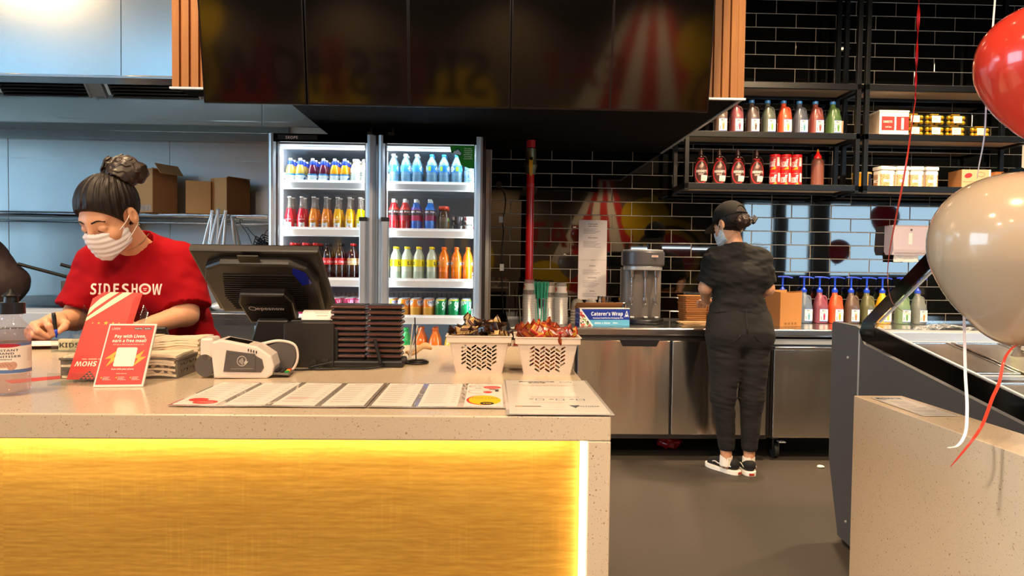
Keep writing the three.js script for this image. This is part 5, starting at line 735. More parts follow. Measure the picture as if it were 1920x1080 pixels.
{
  // hand sanitiser
  const s = thing('sanitiser_bottle', 'clear hand sanitiser bottle with black cap at the counter edge', 'bottle', [-0.896, CY, 3.80], 0.3);
  const prof = [[0, 0.002], [0.022, 0], [0.03, 0.004], [0.0305, 0.012], [0.0305, 0.112], [0.028, 0.126], [0.019, 0.138], [0.0165, 0.141], [0.0165, 0.148], [0.0185, 0.149], [0.0185, 0.152]];
  part('body', lathe(prof, 32), std('#fbf6f4', 0.04, 0, { transmission: 0.95, thickness: 0, ior: 1.4 }), s);
  part('liquid', lathe([[0, 0.004], [0.0285, 0.006], [0.029, 0.11], [0.027, 0.122], [0, 0.122]], 28), std('#f6e8e2', 0.02, 0, { transmission: 0.88, thickness: 0, ior: 1.15 }), s);
  part('cap', [cyl(0.0225, 0.022, 0.021, 0, 0.151, 0, 28), cyl(0.012, 0.011, 0.011, 0, 0.172, 0, 20), lathe([[0, 0.183], [0.014, 0.183], [0.0145, 0.186], [0.006, 0.191], [0.004, 0.196], [0, 0.197]], 20)], MT.plastic, s);
  const t = canvas(512, 256, (g, w, h) => { g.fillStyle = '#efe2d8'; g.fillRect(0, 0, w, h); g.fillStyle = '#5a78b0'; g.fillRect(0, 0, w, 24); g.fillRect(0, h - 34, w, 30); g.fillStyle = '#b02a38'; g.beginPath(); g.ellipse(256, 18, 62, 16, 0, 0, 7); g.fill(); put(g, 'INSTANT', 256, 58, 25, '#3a3a48', 'sans-serif', 'bold'); put(g, 'HAND', 256, 84, 25, '#3a3a48'); put(g, 'SANITISER', 256, 110, 25, '#3a3a48'); put(g, '300ml', 256, 133, 18, '#55505a'); g.fillStyle = '#c89a86'; g.beginPath(); g.ellipse(250, 180, 36, 24, -0.3, 0, 7); g.fill(); g.beginPath(); g.ellipse(282, 190, 20, 36, 0.15, 0, 7); g.fill(); g.strokeStyle = '#8a5a48'; g.lineWidth = 2; for (let i = 0; i < 4; i++) { g.beginPath(); g.moveTo(226 + i * 14, 168); g.lineTo(240 + i * 14, 196); g.stroke(); } lines(g, 350, 50, 70, 14, 8, '#a8a0a0', 2); lines(g, 90, 50, 80, 16, 8, '#a8a0a0', 2); });
  part('label', lathe([[0.0309, 0.042], [0.0309, 0.098]], 32), lm(t), s);
}
{
  // brochure holder, brochures
  const yaw = 0.1, lean = -0.62, K = MT.clear;
  const h = thing('brochure_holder', 'clear acrylic brochure holder on the counter', 'holder', [-0.828, CY, 3.655], yaw);
  part('base', bx(0.125, 0.002, 0.1, 0, 0.001, 0.005), K, h); part('front_lip', bx(0.125, 0.024, 0.002, 0, 0.014, 0.055), K, h);
  const bk = part('back', bx(0.125, 0.165, 0.002, 0, 0.0825, 0), K, h); bk.position.set(0, 0.002, -0.024); bk.rotation.x = lean;
  for (const s of [-1, 1]) { const q = part('cheek', bx(0.002, 0.165, 0.03, s * 0.062, 0.0825, 0.016), K, h); q.position.set(0, 0.002, -0.024); q.rotation.x = lean; }
  const bt = canvas(320, 680, (g, w, H) => {
    g.fillStyle = '#cf1a0a'; g.fillRect(0, 0, w, H); g.fillStyle = '#f6e2bc'; g.beginPath(); g.moveTo(0, 150); g.lineTo(0, 90); g.lineTo(60, 0); g.lineTo(130, 0); g.lineTo(40, 92); g.fill(); g.beginPath(); g.moveTo(0, 205); g.lineTo(0, 172); g.lineTo(165, 0); g.lineTo(240, 0); g.fill();
    put(g, '@@', 262, 42, 26, '#8a1a12'); for (const [x, r] of [[60, 8], [106, 12], [160, 19], [214, 12], [260, 8]]) { g.fillStyle = '#f2b21c'; g.beginPath(); for (let k = 0; k < 10; k++) { const q = k * 0.6283 - 1.571, e = k % 2 ? r * 0.45 : r; g.lineTo(x + e * Math.cos(q), 220 + e * Math.sin(q)); } g.fill(); }
    put(g, 'FRIES · BURGERS · SHAKES', 150, 520, 14, '#f6dcb8'); g.save(); g.translate(104, 556); g.rotate(Math.PI); put(g, 'SHOW', 0, 0, 54, '#f6ead6', 'sans-serif', 'bold', 'center', 190); g.restore();
    for (let i = 0; i < 4; i++) for (let k = 0; k <= i; k++) { g.fillStyle = '#231512'; g.beginPath(); g.moveTo(150 - i * 15 + k * 30, 612 + i * 17); g.lineTo(135 - i * 15 + k * 30, 629 + i * 17); g.lineTo(165 - i * 15 + k * 30, 629 + i * 17); g.fill(); }
  });
  const red = std('#d42a1c', 0.5);
  const b = thing('brochure', 'red brochure with cream stripes and stars, front of the stack', 'brochure', [0, 0, 0], yaw, 'brochures in the acrylic holder');
  card('leaf', 0.086, 0.2, bt, b, 0.0012, red).position.set(-0.004, 0.1, 0); b.rotation.order = 'YXZ'; b.rotation.x = lean;
  const P = (k) => { const q = k * 0.0042; return [-0.828 + Math.sin(yaw) * (0.006 - q * 0.81) + Math.cos(yaw) * q * 0.25, CY + 0.006 + q * 0.58, 3.655 + (0.012 - q * 0.81)]; };
  b.position.set(...P(0)); for (let i = 1; i < 6; i++) dup(b, P(i), yaw, `red brochure in the acrylic holder, ${ord[i]} from the front`).rotation.set(lean, yaw - i * 0.006, -i * 0.004);
  // pay sign
  const pt = canvas(420, 590, (g, w, H) => {
    g.fillStyle = '#c41f1c'; g.fillRect(0, 0, w, H); for (let i = 0; i < 17; i++) for (let j = 0; j < 9; j++) { g.fillStyle = 'rgba(160,12,16,.45)'; g.beginPath(); g.arc(20 + i * 25 + (j % 2) * 12, 400 + j * 22, 9, 0, 7); g.fill(); }
    put(g, 'LIVEN', 62, 34, 30, '#f6ded6', 'sans-serif', '', 'center', 100); g.fillStyle = '#2a1a1a'; g.fillRect(236, 22, 74, 24); g.fillRect(322, 22, 74, 24); put(g, 'Google Play', 273, 34, 12, '#eee'); put(g, 'App Store', 359, 34, 12, '#eee');
    put(g, 'Pay with Liven,', 214, 112, 44, '#ffe9dc', 'sans-serif', 'bold', 'center', 300); put(g, 'earn a free meal!', 214, 158, 42, '#ffe9dc', 'sans-serif', 'bold', 'center', 320); put(g, 'Get up to 30% rewards back as LVN', 214, 196, 17, '#f4b8ac');
    g.fillStyle = '#e8a012'; for (const [x, s] of [[92, 1], [338, 1]]) { g.beginPath(); g.moveTo(x + 40, 250); g.lineTo(x - 66, 340); g.lineTo(x - 6, 336); g.lineTo(x - 40, 420); g.lineTo(x + 70, 318); g.lineTo(x + 12, 322); g.fill(); }
    g.fillStyle = '#f6e6d2'; g.beginPath(); g.roundRect(118, 226, 190, 190, 16); g.fill(); put(g, 'Scan with your phone', 214, 440, 20, '#ffe2d6'); put(g, 'liven.com.au', 214, 484, 16, '#f4c4b8');
    for (const x of [40, 176, 304]) { g.fillStyle = '#f2b21c'; g.beginPath(); g.arc(x, 524, 7, 0, 7); g.fill(); lines(g, x + 14, 518, 86, 3, 12, '#f6cabc', 4); }
  });
  const sg = thing('payment_sign', 'small red acrylic payment sign in front of the brochures', 'sign', [-0.742, CY, 3.722], 0.1); sg.rotation.order = 'YXZ'; sg.scale.set(0.87, 0.93, 0.93);
  const sl = new THREE.Group(); const pn = part('acrylic', bx(0.108, 0.152, 0.005, 0, 0.076, 0, 0.001), std('#efe2da', 0.08, 0, { clearcoat: 1 }), sg); pn.rotation.x = -0.56;
  const pr = card('print', 0.1, 0.142, pt, sg, 0.0008, MT.pale); pr.position.set(0, 0.076 * Math.cos(0.56) + 0.0032 * Math.sin(0.56), -0.076 * Math.sin(0.56) + 0.0032 * Math.cos(0.56)); pr.rotation.x = -0.56;
  const ft = part('foot', bx(0.108, 0.004, 0.07, 0, 0.002, -0.036, 0.001), MT.clear, sg);
  solo('leaflet', ext([[0, 0], [0.05, 0], [0.05, 0.1], [0.01, 0.1]], 0.0008).rotateX(-Math.PI / 2), red, 'red paper leaflet lying behind the sanitiser bottle', 'leaflet', [-1.01, CY, 3.655], -0.75);
}
{
  // papers, pen, ticket block, handheld device
  const p = thing('paper_sheet', 'stapled paper sheets the cashier is writing on', 'paper', [-1.28, CY, 3.09], 0.25); part('sheet', [bx(0.21, 0.0015, 0.12, 0, 0.001, 0), bx(0.2, 0.0012, 0.11, 0.01, 0.0026, 0.004)], MT.paper, p);
  const st = thing('clear_tray', 'clear acrylic tray with pale price ticket beside the writing hand', 'tray', [-1.13, CY, 3.14], 0.12); part('tray', [bx(0.16, 0.003, 0.1, 0, 0.0015, 0), bx(0.16, 0.03, 0.003, 0, 0.016, 0.05), bx(0.003, 0.03, 0.1, -0.08, 0.016, 0)], MT.clear, st);
  const tk = canvas(256, 64, (g, w, h) => { g.fillStyle = '#e6d4ae'; g.fillRect(0, 0, w, h); put(g, 'KIDS', 46, 34, 40, '#2a2420'); }); card('ticket', 0.15, 0.03, tk, st, 0.012, MT.cream).position.set(0.01, 0.02, 0.038);
  solo('maroon_folder', bx(0.24, 0.01, 0.14, 0, 0.005, 0, 0.003), std('#5a2a2c', 0.5), 'maroon folder lying under the papers by the writing hand', 'folder', [-1.36, CY, 3.06], 0.15).position.y = CY - 0.0;
  scene.children.filter((o) => o.name === 'paper_sheet')[0].position.y = CY + 0.0105;
  const d = thing('handheld_device', 'black handheld tablet propped up behind the brochures', 'tablet', [-0.905, CY, 3.27], 0.05);
  const bd = part('body', bx(0.15, 0.1, 0.014, 0, 0.05, 0, 0.006), MT.plastic, d); bd.rotation.x = 0.55; bd.position.set(0, 0.0, 0.02);
  const cm = part('camera', cyl(0.006, 0.006, 0.003, 0, 0, 0, 14).rotateX(Math.PI / 2), MT.gloss, d); cm.position.set(0.045, 0.062, 0.063); const st2 = part('stand', bx(0.1, 0.05, 0.05, 0, 0.025, 0.0, 0.006), MT.black, d);
  // napkins in a grey lattice basket
  const nb = thing('napkin_basket', 'grey lattice basket packed with paper napkins', 'basket', [-0.8, CY, 3.51], 0.05);
  const lat = (w, h) => { const holes = []; for (let i = 0; i < Math.floor(w / 0.017) - 1; i++) for (let j = 0; j < 2; j++) { const cx = -w / 2 + 0.02 + i * 0.017, cy = 0.013 + j * 0.014, s = (i + j) % 2 ? 1 : -1, a = s * 0.6, c = Math.cos(a), q = Math.sin(a); holes.push([[-0.0055, -0.0028], [0.0055, -0.0028], [0.0055, 0.0028], [-0.0055, 0.0028]].map(([x, y]) => [cx + x * c - y * q, cy + x * q + y * c])); } return ext(poly([[-w / 2, 0], [w / 2, 0], [w / 2, h], [-w / 2, h]], holes), 0.0022); };
  part('side_panel', lat(0.24, 0.042).translate(0, 0, 0.108), MT.plasticGrey, nb); part('side_panel', lat(0.24, 0.042).translate(0, 0, -0.11), MT.plasticGrey, nb); part('side_panel', lat(0.22, 0.042).rotateY(Math.PI / 2).translate(0.118, 0, 0), MT.plasticGrey, nb); part('side_panel', lat(0.22, 0.042).rotateY(Math.PI / 2).translate(-0.12, 0, 0), MT.plasticGrey, nb);
  part('base', bx(0.24, 0.003, 0.22, 0, 0.0015, 0), MT.plasticGrey, nb); part('rim', [bx(0.246, 0.005, 0.005, 0, 0.042, 0.11, 0.001), bx(0.246, 0.005, 0.005, 0, 0.042, -0.11, 0.001), bx(0.005, 0.005, 0.22, 0.12, 0.042, 0, 0.001), bx(0.005, 0.005, 0.22, -0.12, 0.042, 0, 0.001)], MT.plasticGrey, nb);
  const ng = (() => { const g = new THREE.BoxGeometry(0.114, 0.0056, 0.104, 14, 1, 8), p = g.attributes.position; for (let i = 0; i < p.count; i++) { const x = p.getX(i), z = p.getZ(i); p.setY(i, p.getY(i) * (0.9 + 0.3 * noise.noise(x * 60, 2, z * 40)) + Math.sin(x * 46 + z * 12) * 0.0022 + noise.noise(x * 30, 5, z * 30) * 0.0025); } g.computeVertexNormals(); return g; })();
  const nk = thing('napkin', 'folded cream paper napkin in the piles in the grey basket', 'napkin', [0, 0, 0], 0, 'paper napkins in the basket'); part('ply', ng, std('#e8d6b8', 0.85), nk);
  let n = 0; for (const [x, z, c] of [[-0.858, 3.57, 8], [-0.74, 3.567, 8], [-0.858, 3.46, 12], [-0.735, 3.455, 12]]) for (let i = 0; i < c; i++) { const o = n++ ? dup(nk) : nk; o.position.set(x + rr(-0.003, 0.003), CY + 0.007 + i * 0.0058, z + rr(-0.003, 0.003)); o.rotation.y = rr(-0.04, 0.04) + 0.05; const w = `${z > 3.5 ? 'front' : 'rear'} ${x < -0.8 ? 'left' : 'right'}`; tag(o, `folded cream paper napkin in the ${w} pile of the grey basket`, null, `paper napkins, ${w} pile`); }
}
{
  // card terminal
  const t = thing('card_terminal', 'white and grey card payment terminal lying on the counter', 'card terminal', [-0.54, CY, 3.575], 0.12); t.scale.set(0.92, 1.1, 1);
  const W = std('#e2d6cc', 0.35), G = std('#55504e', 0.45), prof = [[-0.062, 0.002], [0.052, 0], [0.062, 0.006], [0.066, 0.02], [0.06, 0.038], [0.03, 0.056], [-0.05, 0.07], [-0.066, 0.066], [-0.068, 0.05]];
  part('shell', ext(prof, 0.066, 0.004).translate(0, 0.004, -0.033), W, t);
  part('side_panel', ext([[-0.043, 0.012], [0.04, 0.01], [0.046, 0.018], [0.042, 0.034], [0.02, 0.045], [-0.036, 0.052]], 0.002, 0.001).translate(0, 0.004, 0.0365), G, t, 'grey side panel');
  const ic = canvas(160, 96, (g, w, h) => { g.fillStyle = '#55504e'; g.fillRect(0, 0, w, h); g.strokeStyle = '#d8d0c8'; g.lineWidth = 3; g.beginPath(); g.arc(80, 40, 27, 0, 7); g.stroke(); for (let i = 0; i < 4; i++) { g.beginPath(); g.arc(58, 42, 9 + i * 7, -0.7, 0.7); g.stroke(); } g.lineWidth = 5; g.beginPath(); g.moveTo(94, 54); g.lineTo(108, 34); g.moveTo(98, 60); g.lineTo(116, 42); g.stroke(); g.fillStyle = '#a89f98'; g.fillRect(14, 82, 132, 2); });
  card('icon', 0.06, 0.034, ic, t, 0.0008, G).position.set(-0.002, 0.033, 0.0405);
  part('indicator', [0, 1, 2, 3].map((i) => bx(0.0022, 0.005, 0.001, 0.012 + i * 0.006, 0.057 - i * 0.0014, 0.0378)).reduce((a, b) => mg([a, b])), MT.black, t);
  const sc = part('screen', bx(0.055, 0.003, 0.05, 0, 0, 0, 0.001), MT.gloss, t, 'dark display'); sc.position.set(-0.018, 0.0715, 0.0); sc.rotation.z = -0.17;
  const shp = poly([[0.03, 0.05], [0.075, 0.062], [0.105, 0.052], [0.108, 0.03], [0.096, 0.006], [0.062, 0.0], [0.06, 0.006]]);
  part('privacy_shield', [ext(shp, 0.003, 0.001).translate(0, 0.004, -0.037)], G, t, 'grey keypad privacy wing'); part('shield_rim', tube([[0.026, 0.062, -0.036], [0.07, 0.068, -0.034], [0.106, 0.058, -0.033], [0.112, 0.032, -0.033], [0.098, 0.007, -0.033], [0.064, 0.004, -0.033]], 0.003, 8, 40), W, t);
  const kp = part('keypad', bx(0.05, 0.004, 0.062, 0, 0, 0, 0.001), MT.plasticGrey, t); kp.position.set(0.078, 0.008, 0.0); kp.rotation.z = -0.06;
  for (let i = 0; i < 4; i++) for (let j = 0; j < 3; j++) part('key', bx(0.009, 0.004, 0.011, (i - 1.5) * 0.0118, 0.0035, (j - 1) * 0.0165, 0.001), i === 3 ? [MT.redGloss, MT.yellow, std('#1c9a4a', 0.4)][j] : MT.black, kp);
  part('printer_cover', [bx(0.03, 0.05, 0.06, -0.084, 0.055, -0.002, 0.006)], W, t); part('paper_roll', new THREE.CylinderGeometry(0.022, 0.022, 0.056, 22).rotateX(Math.PI / 2).translate(-0.088, 0.026, 0), G, t, 'grey roll housing'); part('foot', bx(0.014, 0.006, 0.05, -0.055, 0.003, 0), W, t);
}
{
  // till monitor seen from behind
  const t = thing('till_monitor', 'black till monitor seen from behind on its stand', 'monitor', [-0.57, CY, 3.36], 0);
  const pivot = [0, 0.198, 0.0], tl = 0.89;
  const on = (o) => { o.position.set(...pivot); o.rotation.x = tl; return o; };   // rear face leans over towards the customer
  const B = std('#1a1716', 0.38), D = std('#121112', 0.5);
  on(part('panel', ext(poly([[-0.147, -0.115], [0.147, -0.115], [0.147, 0.115], [-0.147, 0.115]]), 0.012, 0.006).translate(0, 0, -0.024), B, t));
  on(part('rear_cover', ext([[-0.125, -0.095], [0.125, -0.095], [0.13, 0.03], [0.115, 0.075], [0.08, 0.092], [-0.08, 0.092], [-0.115, 0.075], [-0.13, 0.03]], 0.014, 0.008).translate(0, 0, -0.006), B, t));
  on(part('screen', bx(0.27, 0.2, 0.002, 0, 0, -0.031), MT.gloss, t));
  const vent = []; for (let i = 0; i < 17; i++) vent.push(bx(0.21 - Math.abs(i - 6) * 0.004, 0.0032, 0.004, 0, -0.082 + i * 0.0088, 0.0165)); on(part('vent_slats', mg(vent), D, t));
  on(part('hinge_cover', ext([[-0.055, -0.1], [0.055, -0.1], [0.062, -0.02], [0.05, 0.012], [-0.05, 0.012], [-0.062, -0.02]], 0.022, 0.006).translate(0, -0.01, 0.012), B, t));
  const lg = canvas(256, 64, (g, w, h) => { g.fillStyle = '#181616'; g.fillRect(0, 0, w, h); put(g, 'eposnow', 150, 30, 42, '#e8e0da', 'sans-serif', 'bold', 'center', 180); g.strokeStyle = '#e8e0da'; g.lineWidth = 6; g.beginPath(); g.ellipse(36, 30, 22, 18, 0.2, 0, 7); g.stroke(); });
  const c = on(card('brand_mark', 0.1, 0.026, lg, t, 0.0008, B)); c.translateY(-0.048); c.translateZ(0.0415);
  on(part('top_clip', bx(0.05, 0.045, 0.004, -0.01, 0.1, 0.0085, 0.001), B, t));
  on(part('side_light', ext([[0.1, 0.02], [0.125, 0.03], [0.118, 0.07], [0.09, 0.088], [0.085, 0.07]], 0.001).translate(0, 0, 0.0172), std('#0c1c9a', 0.25, 0, { clearcoat: 1 }), t, 'blue tinted corner reflection strip'));
  part('stand', [ext([[-0.06, 0.012], [0.045, 0.012], [0.04, 0.1], [-0.034, 0.1]], 0.05, 0.004).translate(0, 0, -0.1)], B, t); part('neck', bx(0.08, 0.03, 0.05, 0.004, 0.1, -0.072, 0.008), D, t); part('base', bx(0.2, 0.016, 0.17, -0.015, 0.009, -0.03, 0.006), B, t);
  // receipt printer and paper
  const p = thing('receipt_printer', 'black receipt printer beside the till monitor', 'printer', [-0.442, CY, 3.385], 0.04);
  part('body', ext([[-0.055, 0], [0.055, 0], [0.055, 0.085], [0.03, 0.1], [-0.055, 0.1]], 0.112, 0.004).rotateY(Math.PI / 2).translate(-0.056, 0.004, 0), std('#231f1d', 0.42), p); part('side_cover', bx(0.012, 0.09, 0.1, 0.062, 0.048, 0, 0.003), MT.black, p); part('lid', bx(0.1, 0.014, 0.07, -0.002, 0.106, -0.012, 0.004), MT.black, p); part('port', [bx(0.018, 0.011, 0.003, -0.03, 0.014, 0.061), bx(0.014, 0.012, 0.003, 0.012, 0.014, 0.061), bx(0.016, 0.012, 0.003, 0.04, 0.016, 0.061)], MT.darkSteel, p);
  const rp = canvas(256, 96, (g, w, h) => { g.fillStyle = '#ece4dc'; g.fillRect(0, 0, w, h); lines(g, 40, 24, 150, 5, 12, '#9a948c', 3); g.fillRect(180, 12, 40, 6); });
  const r = thing('receipt', 'curled white receipt coming out of the printer', 'receipt', [-0.44, CY + 0.112, 3.37], 0.04); const cp = part('paper', new THREE.CylinderGeometry(0.035, 0.035, 0.075, 16, 1, true, 0, 2.2).rotateZ(Math.PI / 2).rotateX(-0.2).translate(0.008, -0.012, 0.0), new THREE.MeshStandardMaterial({ map: rp, roughness: 0.7, side: THREE.DoubleSide }), r); { const uv = cp.geometry.attributes.uv; for (let i = 0; i < uv.count; i++) uv.setXY(i, uv.getY(i), uv.getX(i)); }
  // pager charging dock with two stacks of pagers
  const dk = thing('pager_dock', 'black charging dock under two stacks of pagers', 'charging dock', [-0.306, CY, 3.388], 0.02); part('tray', bx(0.185, 0.018, 0.098, 0, 0.009, 0, 0.007), MT.plastic, dk); part('aerial', bar([0.038, 0.012, 0.053], [0.024, 0.07, 0.057], 0.0042), MT.plastic, dk, 'stubby black aerial'); part('contact', [bx(0.07, 0.003, 0.07, -0.044, 0.0185, 0), bx(0.07, 0.003, 0.07, 0.044, 0.0185, 0)], MT.black, dk);
  const pg = thing('pager', '', 'pager', [0, 0, 0], 0.02, 'guest pagers on the dock');
  part('shell', new RoundedBoxGeometry(0.079, 0.0028, 0.075, 3, 0.0013).translate(0, 0.0104, 0), MT.plastic, pg, 'black top shell'); part('shell', new RoundedBoxGeometry(0.07, 0.0034, 0.066, 3, 0.0016).translate(0, 0.0014, 0), MT.black, pg); part('light_band', new RoundedBoxGeometry(0.084, 0.0074, 0.08, 3, 0.0036).translate(0, 0.0062, 0), std('#4a2219', 0.22, 0, { clearcoat: 0.7 }), pg, 'dark red translucent band'); part('contact', bx(0.02, 0.0008, 0.02, 0.0, 0.0128, 0), MT.darkSteel, pg);
  let k = 0; for (const [x, n] of [[-0.35, 'left'], [-0.262, 'right']]) for (let i = 0; i < 10; i++) { const l = `black pager with dark red band in the ${n} stack, ${ord[i]} from the bottom`, o = k++ ? dup(pg) : pg; o.userData.label = l; o.position.set(x + rr(-0.001, 0.001), CY + 0.0202 + i * 0.0134, 3.388 + rr(-0.0015, 0.0015)); o.rotation.y = 0.02 + rr(-0.03, 0.03); }
  // bill spike, cables, parcel
  const sp = thing('bill_spike', 'black wire bill spike standing right of the pager stacks', 'bill spike', [-0.19, CY, 3.36]); part('ring', [new THREE.TorusGeometry(0.03, 0.0026, 8, 30).rotateX(Math.PI / 2).translate(0, 0.004, 0), new THREE.TorusGeometry(0.02, 0.0024, 8, 26).rotateX(Math.PI / 2).translate(0.004, 0.007, 0), bar([-0.02, 0.004, 0], [0.02, 0.004, 0], 0.002)], MT.black, sp); part('spike', bar([0, 0.004, 0], [-0.004, 0.118, 0], 0.0016), MT.black, sp);
  solo('kraft_docket', nets((x, y, z) => Math.max(Math.abs(x) - 0.032, Math.abs(z) - 0.026, Math.abs(y - 0.018 - Math.sin(x * 60) * 0.008 - noise.noise(x * 30, 2, z * 30) * 0.01) - 0.0035), [-0.04, -0.01, -0.034], [0.04, 0.05, 0.034], 0.003), MT.kraftPale, 'crumpled tan paper docket behind the bill spike', 'paper', [-0.19, CY + 0.012, 3.3], 0.3);
  const fk = thing('paper_strip', 'thin white paper strips leaning right of the pagers', 'paper strip', [-0.215, CY + 0.06, 3.33]); part('strip', [bar([0, -0.06, 0], [0.025, 0.035, 0], 0.0016), bar([0.002, -0.06, 0.004], [0.034, 0.03, 0.0], 0.0016), bar([0.004, -0.06, 0.004], [0.012, 0.04, 0.0], 0.0016)], MT.paper, fk);
  solo('power_cable', tube([[-0.38, 1.016, 3.45], [-0.43, 1.004, 3.475], [-0.41, 1.004, 3.49], [-0.34, 1.004, 3.475], [-0.29, 1.004, 3.47], [-0.265, 1.006, 3.455], [-0.26, 1.01, 3.44]], 0.0028, 7, 70), MT.black, 'black cable curling in front of the pager dock', 'cable');
  solo('power_cable', tube([[-0.47, 1.014, 3.45], [-0.5, 1.004, 3.48], [-0.46, 1.004, 3.5], [-0.41, 1.004, 3.47], [-0.4, 1.012, 3.448]], 0.0026, 7, 60), MT.black, 'black cable looping from the back of the printer', 'cable');
}
{
  // white lattice baskets of wrapped chocolates
  const mat = std('#dcccbc', 0.4), H = 0.086;
  const slotPanel = (w0, w1) => {   // w0 foot width, w1 top width
    const holes = [];
    for (let i = -4; i <= 4; i++) for (let j = 0; j < 7; j++) {
      const cx = i * 0.0118, cy = 0.012 + j * 0.0096 + (i % 2 ? 0.0048 : 0), s = i % 2 ? 1 : -1, a = s * 0.6, c = Math.cos(a), q = Math.sin(a), lim = (w0 + (w1 - w0) * cy / H) / 2 - 0.0155;
      if (Math.abs(cx) + 0.006 > lim || cy > 0.069) continue;
      holes.push([[-0.0063, -0.0022], [0.0063, -0.0022], [0.0063, 0.0022], [-0.0063, 0.0022]].map(([x, y]) => [cx + x * c - y * q, cy + x * q + y * c]));
    }
    return ext(poly([[-w0 / 2, 0], [w0 / 2, 0], [w1 / 2, H], [-w1 / 2, H]], holes), 0.0022);
  };
  const b = thing('treat_basket', 'white lattice basket of dark and gold wrapped chocolates, left one', 'basket', [-0.028, CY, 3.458], 0.01, 'white treat baskets');
  const f = part('side_panel', slotPanel(0.104, 0.138), mat, b); f.position.set(0, 0, 0.046); f.rotation.x = 0.17; const k = part('side_panel', slotPanel(0.104, 0.138), mat, b); k.position.set(0, 0, -0.046); k.rotation.set(-0.17, 0, 0);
  for (const s of [-1, 1]) { const q = part('side_panel', slotPanel(0.092, 0.12), mat, b); q.rotation.order = 'YXZ'; q.rotation.set(0.195, s * Math.PI / 2, 0); q.position.set(s * 0.052, 0, 0); }
  part('base', bx(0.106, 0.003, 0.094, 0, 0.002, 0, 0.001), mat, b); const y = H - 0.003; part('rim', [bx(0.15, 0.014, 0.003, 0, y - 0.003, 0.0635, 0.001), bx(0.15, 0.014, 0.003, 0, y - 0.003, -0.0635, 0.001), bx(0.003, 0.014, 0.127, 0.0735, y - 0.003, 0, 0.001), bx(0.003, 0.014, 0.127, -0.0735, y - 0.003, 0, 0.001), bx(0.154, 0.0025, 0.005, 0, y + 0.005, 0.0645, 0.001), bx(0.154, 0.0025, 0.005, 0, y + 0.005, -0.0645, 0.001), bx(0.005, 0.0025, 0.13, 0.0755, y + 0.005, 0, 0.001), bx(0.005, 0.0025, 0.13, -0.0755, y + 0.005, 0, 0.001)], mat, b);
  const b2 = dup(b, [0.132, CY, 3.478], -0.02, 'white lattice basket of red and gold wrapped chocolates, right one');
  const wrapT = (bg, band, ink) => lm(canvas(128, 64, (g, w, h) => { g.fillStyle = bg; g.fillRect(0, 0, w, h); g.fillStyle = band; g.fillRect(0, 14, w, 36); lines(g, 14, 20, 96, 3, 9, ink, 4); }), 0.25);
  const mats = { gold: wrapT('#4a2414', '#d8b878', '#7a3a22'), dark: wrapT('#1e0f0a', '#2c1810', '#5a3a28'), red: wrapT('#a8201a', '#c8922e', '#7a1a14'), amber: wrapT('#7a240e', '#8a3414', '#c87a3a'), white: wrapT('#b0281c', '#e8e4e2', '#c83a2a') };
  const cg = (() => { const g = new RoundedBoxGeometry(0.031, 0.013, 0.019, 2, 0.003); return g; })();
  const fin = (s) => { const g = new THREE.CylinderGeometry(0.0095, 0.003, 0.012, 10, 1).scale(1, 1, 0.35).rotateZ(-s * Math.PI / 2).translate(s * 0.02, 0, 0); return g; };
  const proto = {}; for (const m in mats) { const t = thing('wrapped_chocolate', '', 'chocolate'); part('wrapper', cg, mats[m], t); part('twist', fin(1), mats[m], t); part('twist', fin(-1), mats[m], t); proto[m] = t; }
  const madeOf = {};
  const heap = (cx, cz, list, label, peak) => {
    let n = 0; const L = list.length;
    for (let ring = 0; ring < 4; ring++) { const cnt = [1, 5, 8, 10][ring], R = [0, 0.021, 0.036, 0.046][ring];
      for (let q = 0; q < cnt; q++) { const m = list[n++ % L], a = q / cnt * 6.283 + ring * 0.7, x = Math.cos(a) * R, z = Math.sin(a) * R * 0.86; const o = madeOf[m] ? dup(proto[m]) : proto[m]; madeOf[m] = 1; tag(o, label(m), null, `wrapped chocolates ${cx < 0.05 ? 'left' : 'right'} basket ${m}`); o.position.set(cx + x + rr(-0.004, 0.004), CY + 0.086 + peak * (1 - ring / 3) + rr(-0.004, 0.004), cz + z); o.rotation.set(rr(-0.2, 1.1), rr(-0.9, 0.9), rr(-0.7, 0.7)); o.scale.setScalar(1.4); } }
    for (let i = 0; i < 12; i++) { const m = list[i % L], o = dup(proto[m]); tag(o, label(m), null, `wrapped chocolates ${cx < 0.05 ? 'left' : 'right'} basket ${m}`); o.position.set(cx + rr(-0.026, 0.026), CY + 0.018 + (i % 4) * 0.017, cz + rr(-0.012, 0.012)); o.rotation.set(rr(-0.4, 0.4), rr(-1.5, 1.5), rr(-0.4, 0.4)); }
  };
  const ln = { gold: 'gold banded', dark: 'dark brown', red: 'red and gold', amber: 'amber brown', white: 'white banded' };
  heap(-0.028, 3.458, ['gold', 'dark', 'gold', 'dark', 'dark'], (m) => `${ln[m]} wrapped chocolate heaped in the left white basket`, 0.03); heap(0.132, 3.478, ['red', 'amber', 'amber', 'gold', 'red', 'amber', 'white'], (m) => `${ln[m]} wrapped chocolate heaped in the right white basket`, 0.02);
  const td = thing('price_card', 'small price card between the two treat baskets', 'card', [0.058, 1.07, 3.5]); const tt = canvas(64, 48, (g, w, h) => { g.fillStyle = '#e8ddd2'; g.fillRect(0, 0, w, h); g.fillStyle = '#b0301e'; g.beginPath(); g.moveTo(32, 8); g.lineTo(52, 40); g.lineTo(12, 40); g.fill(); }); card('face', 0.02, 0.016, tt, td, 0.001);
}
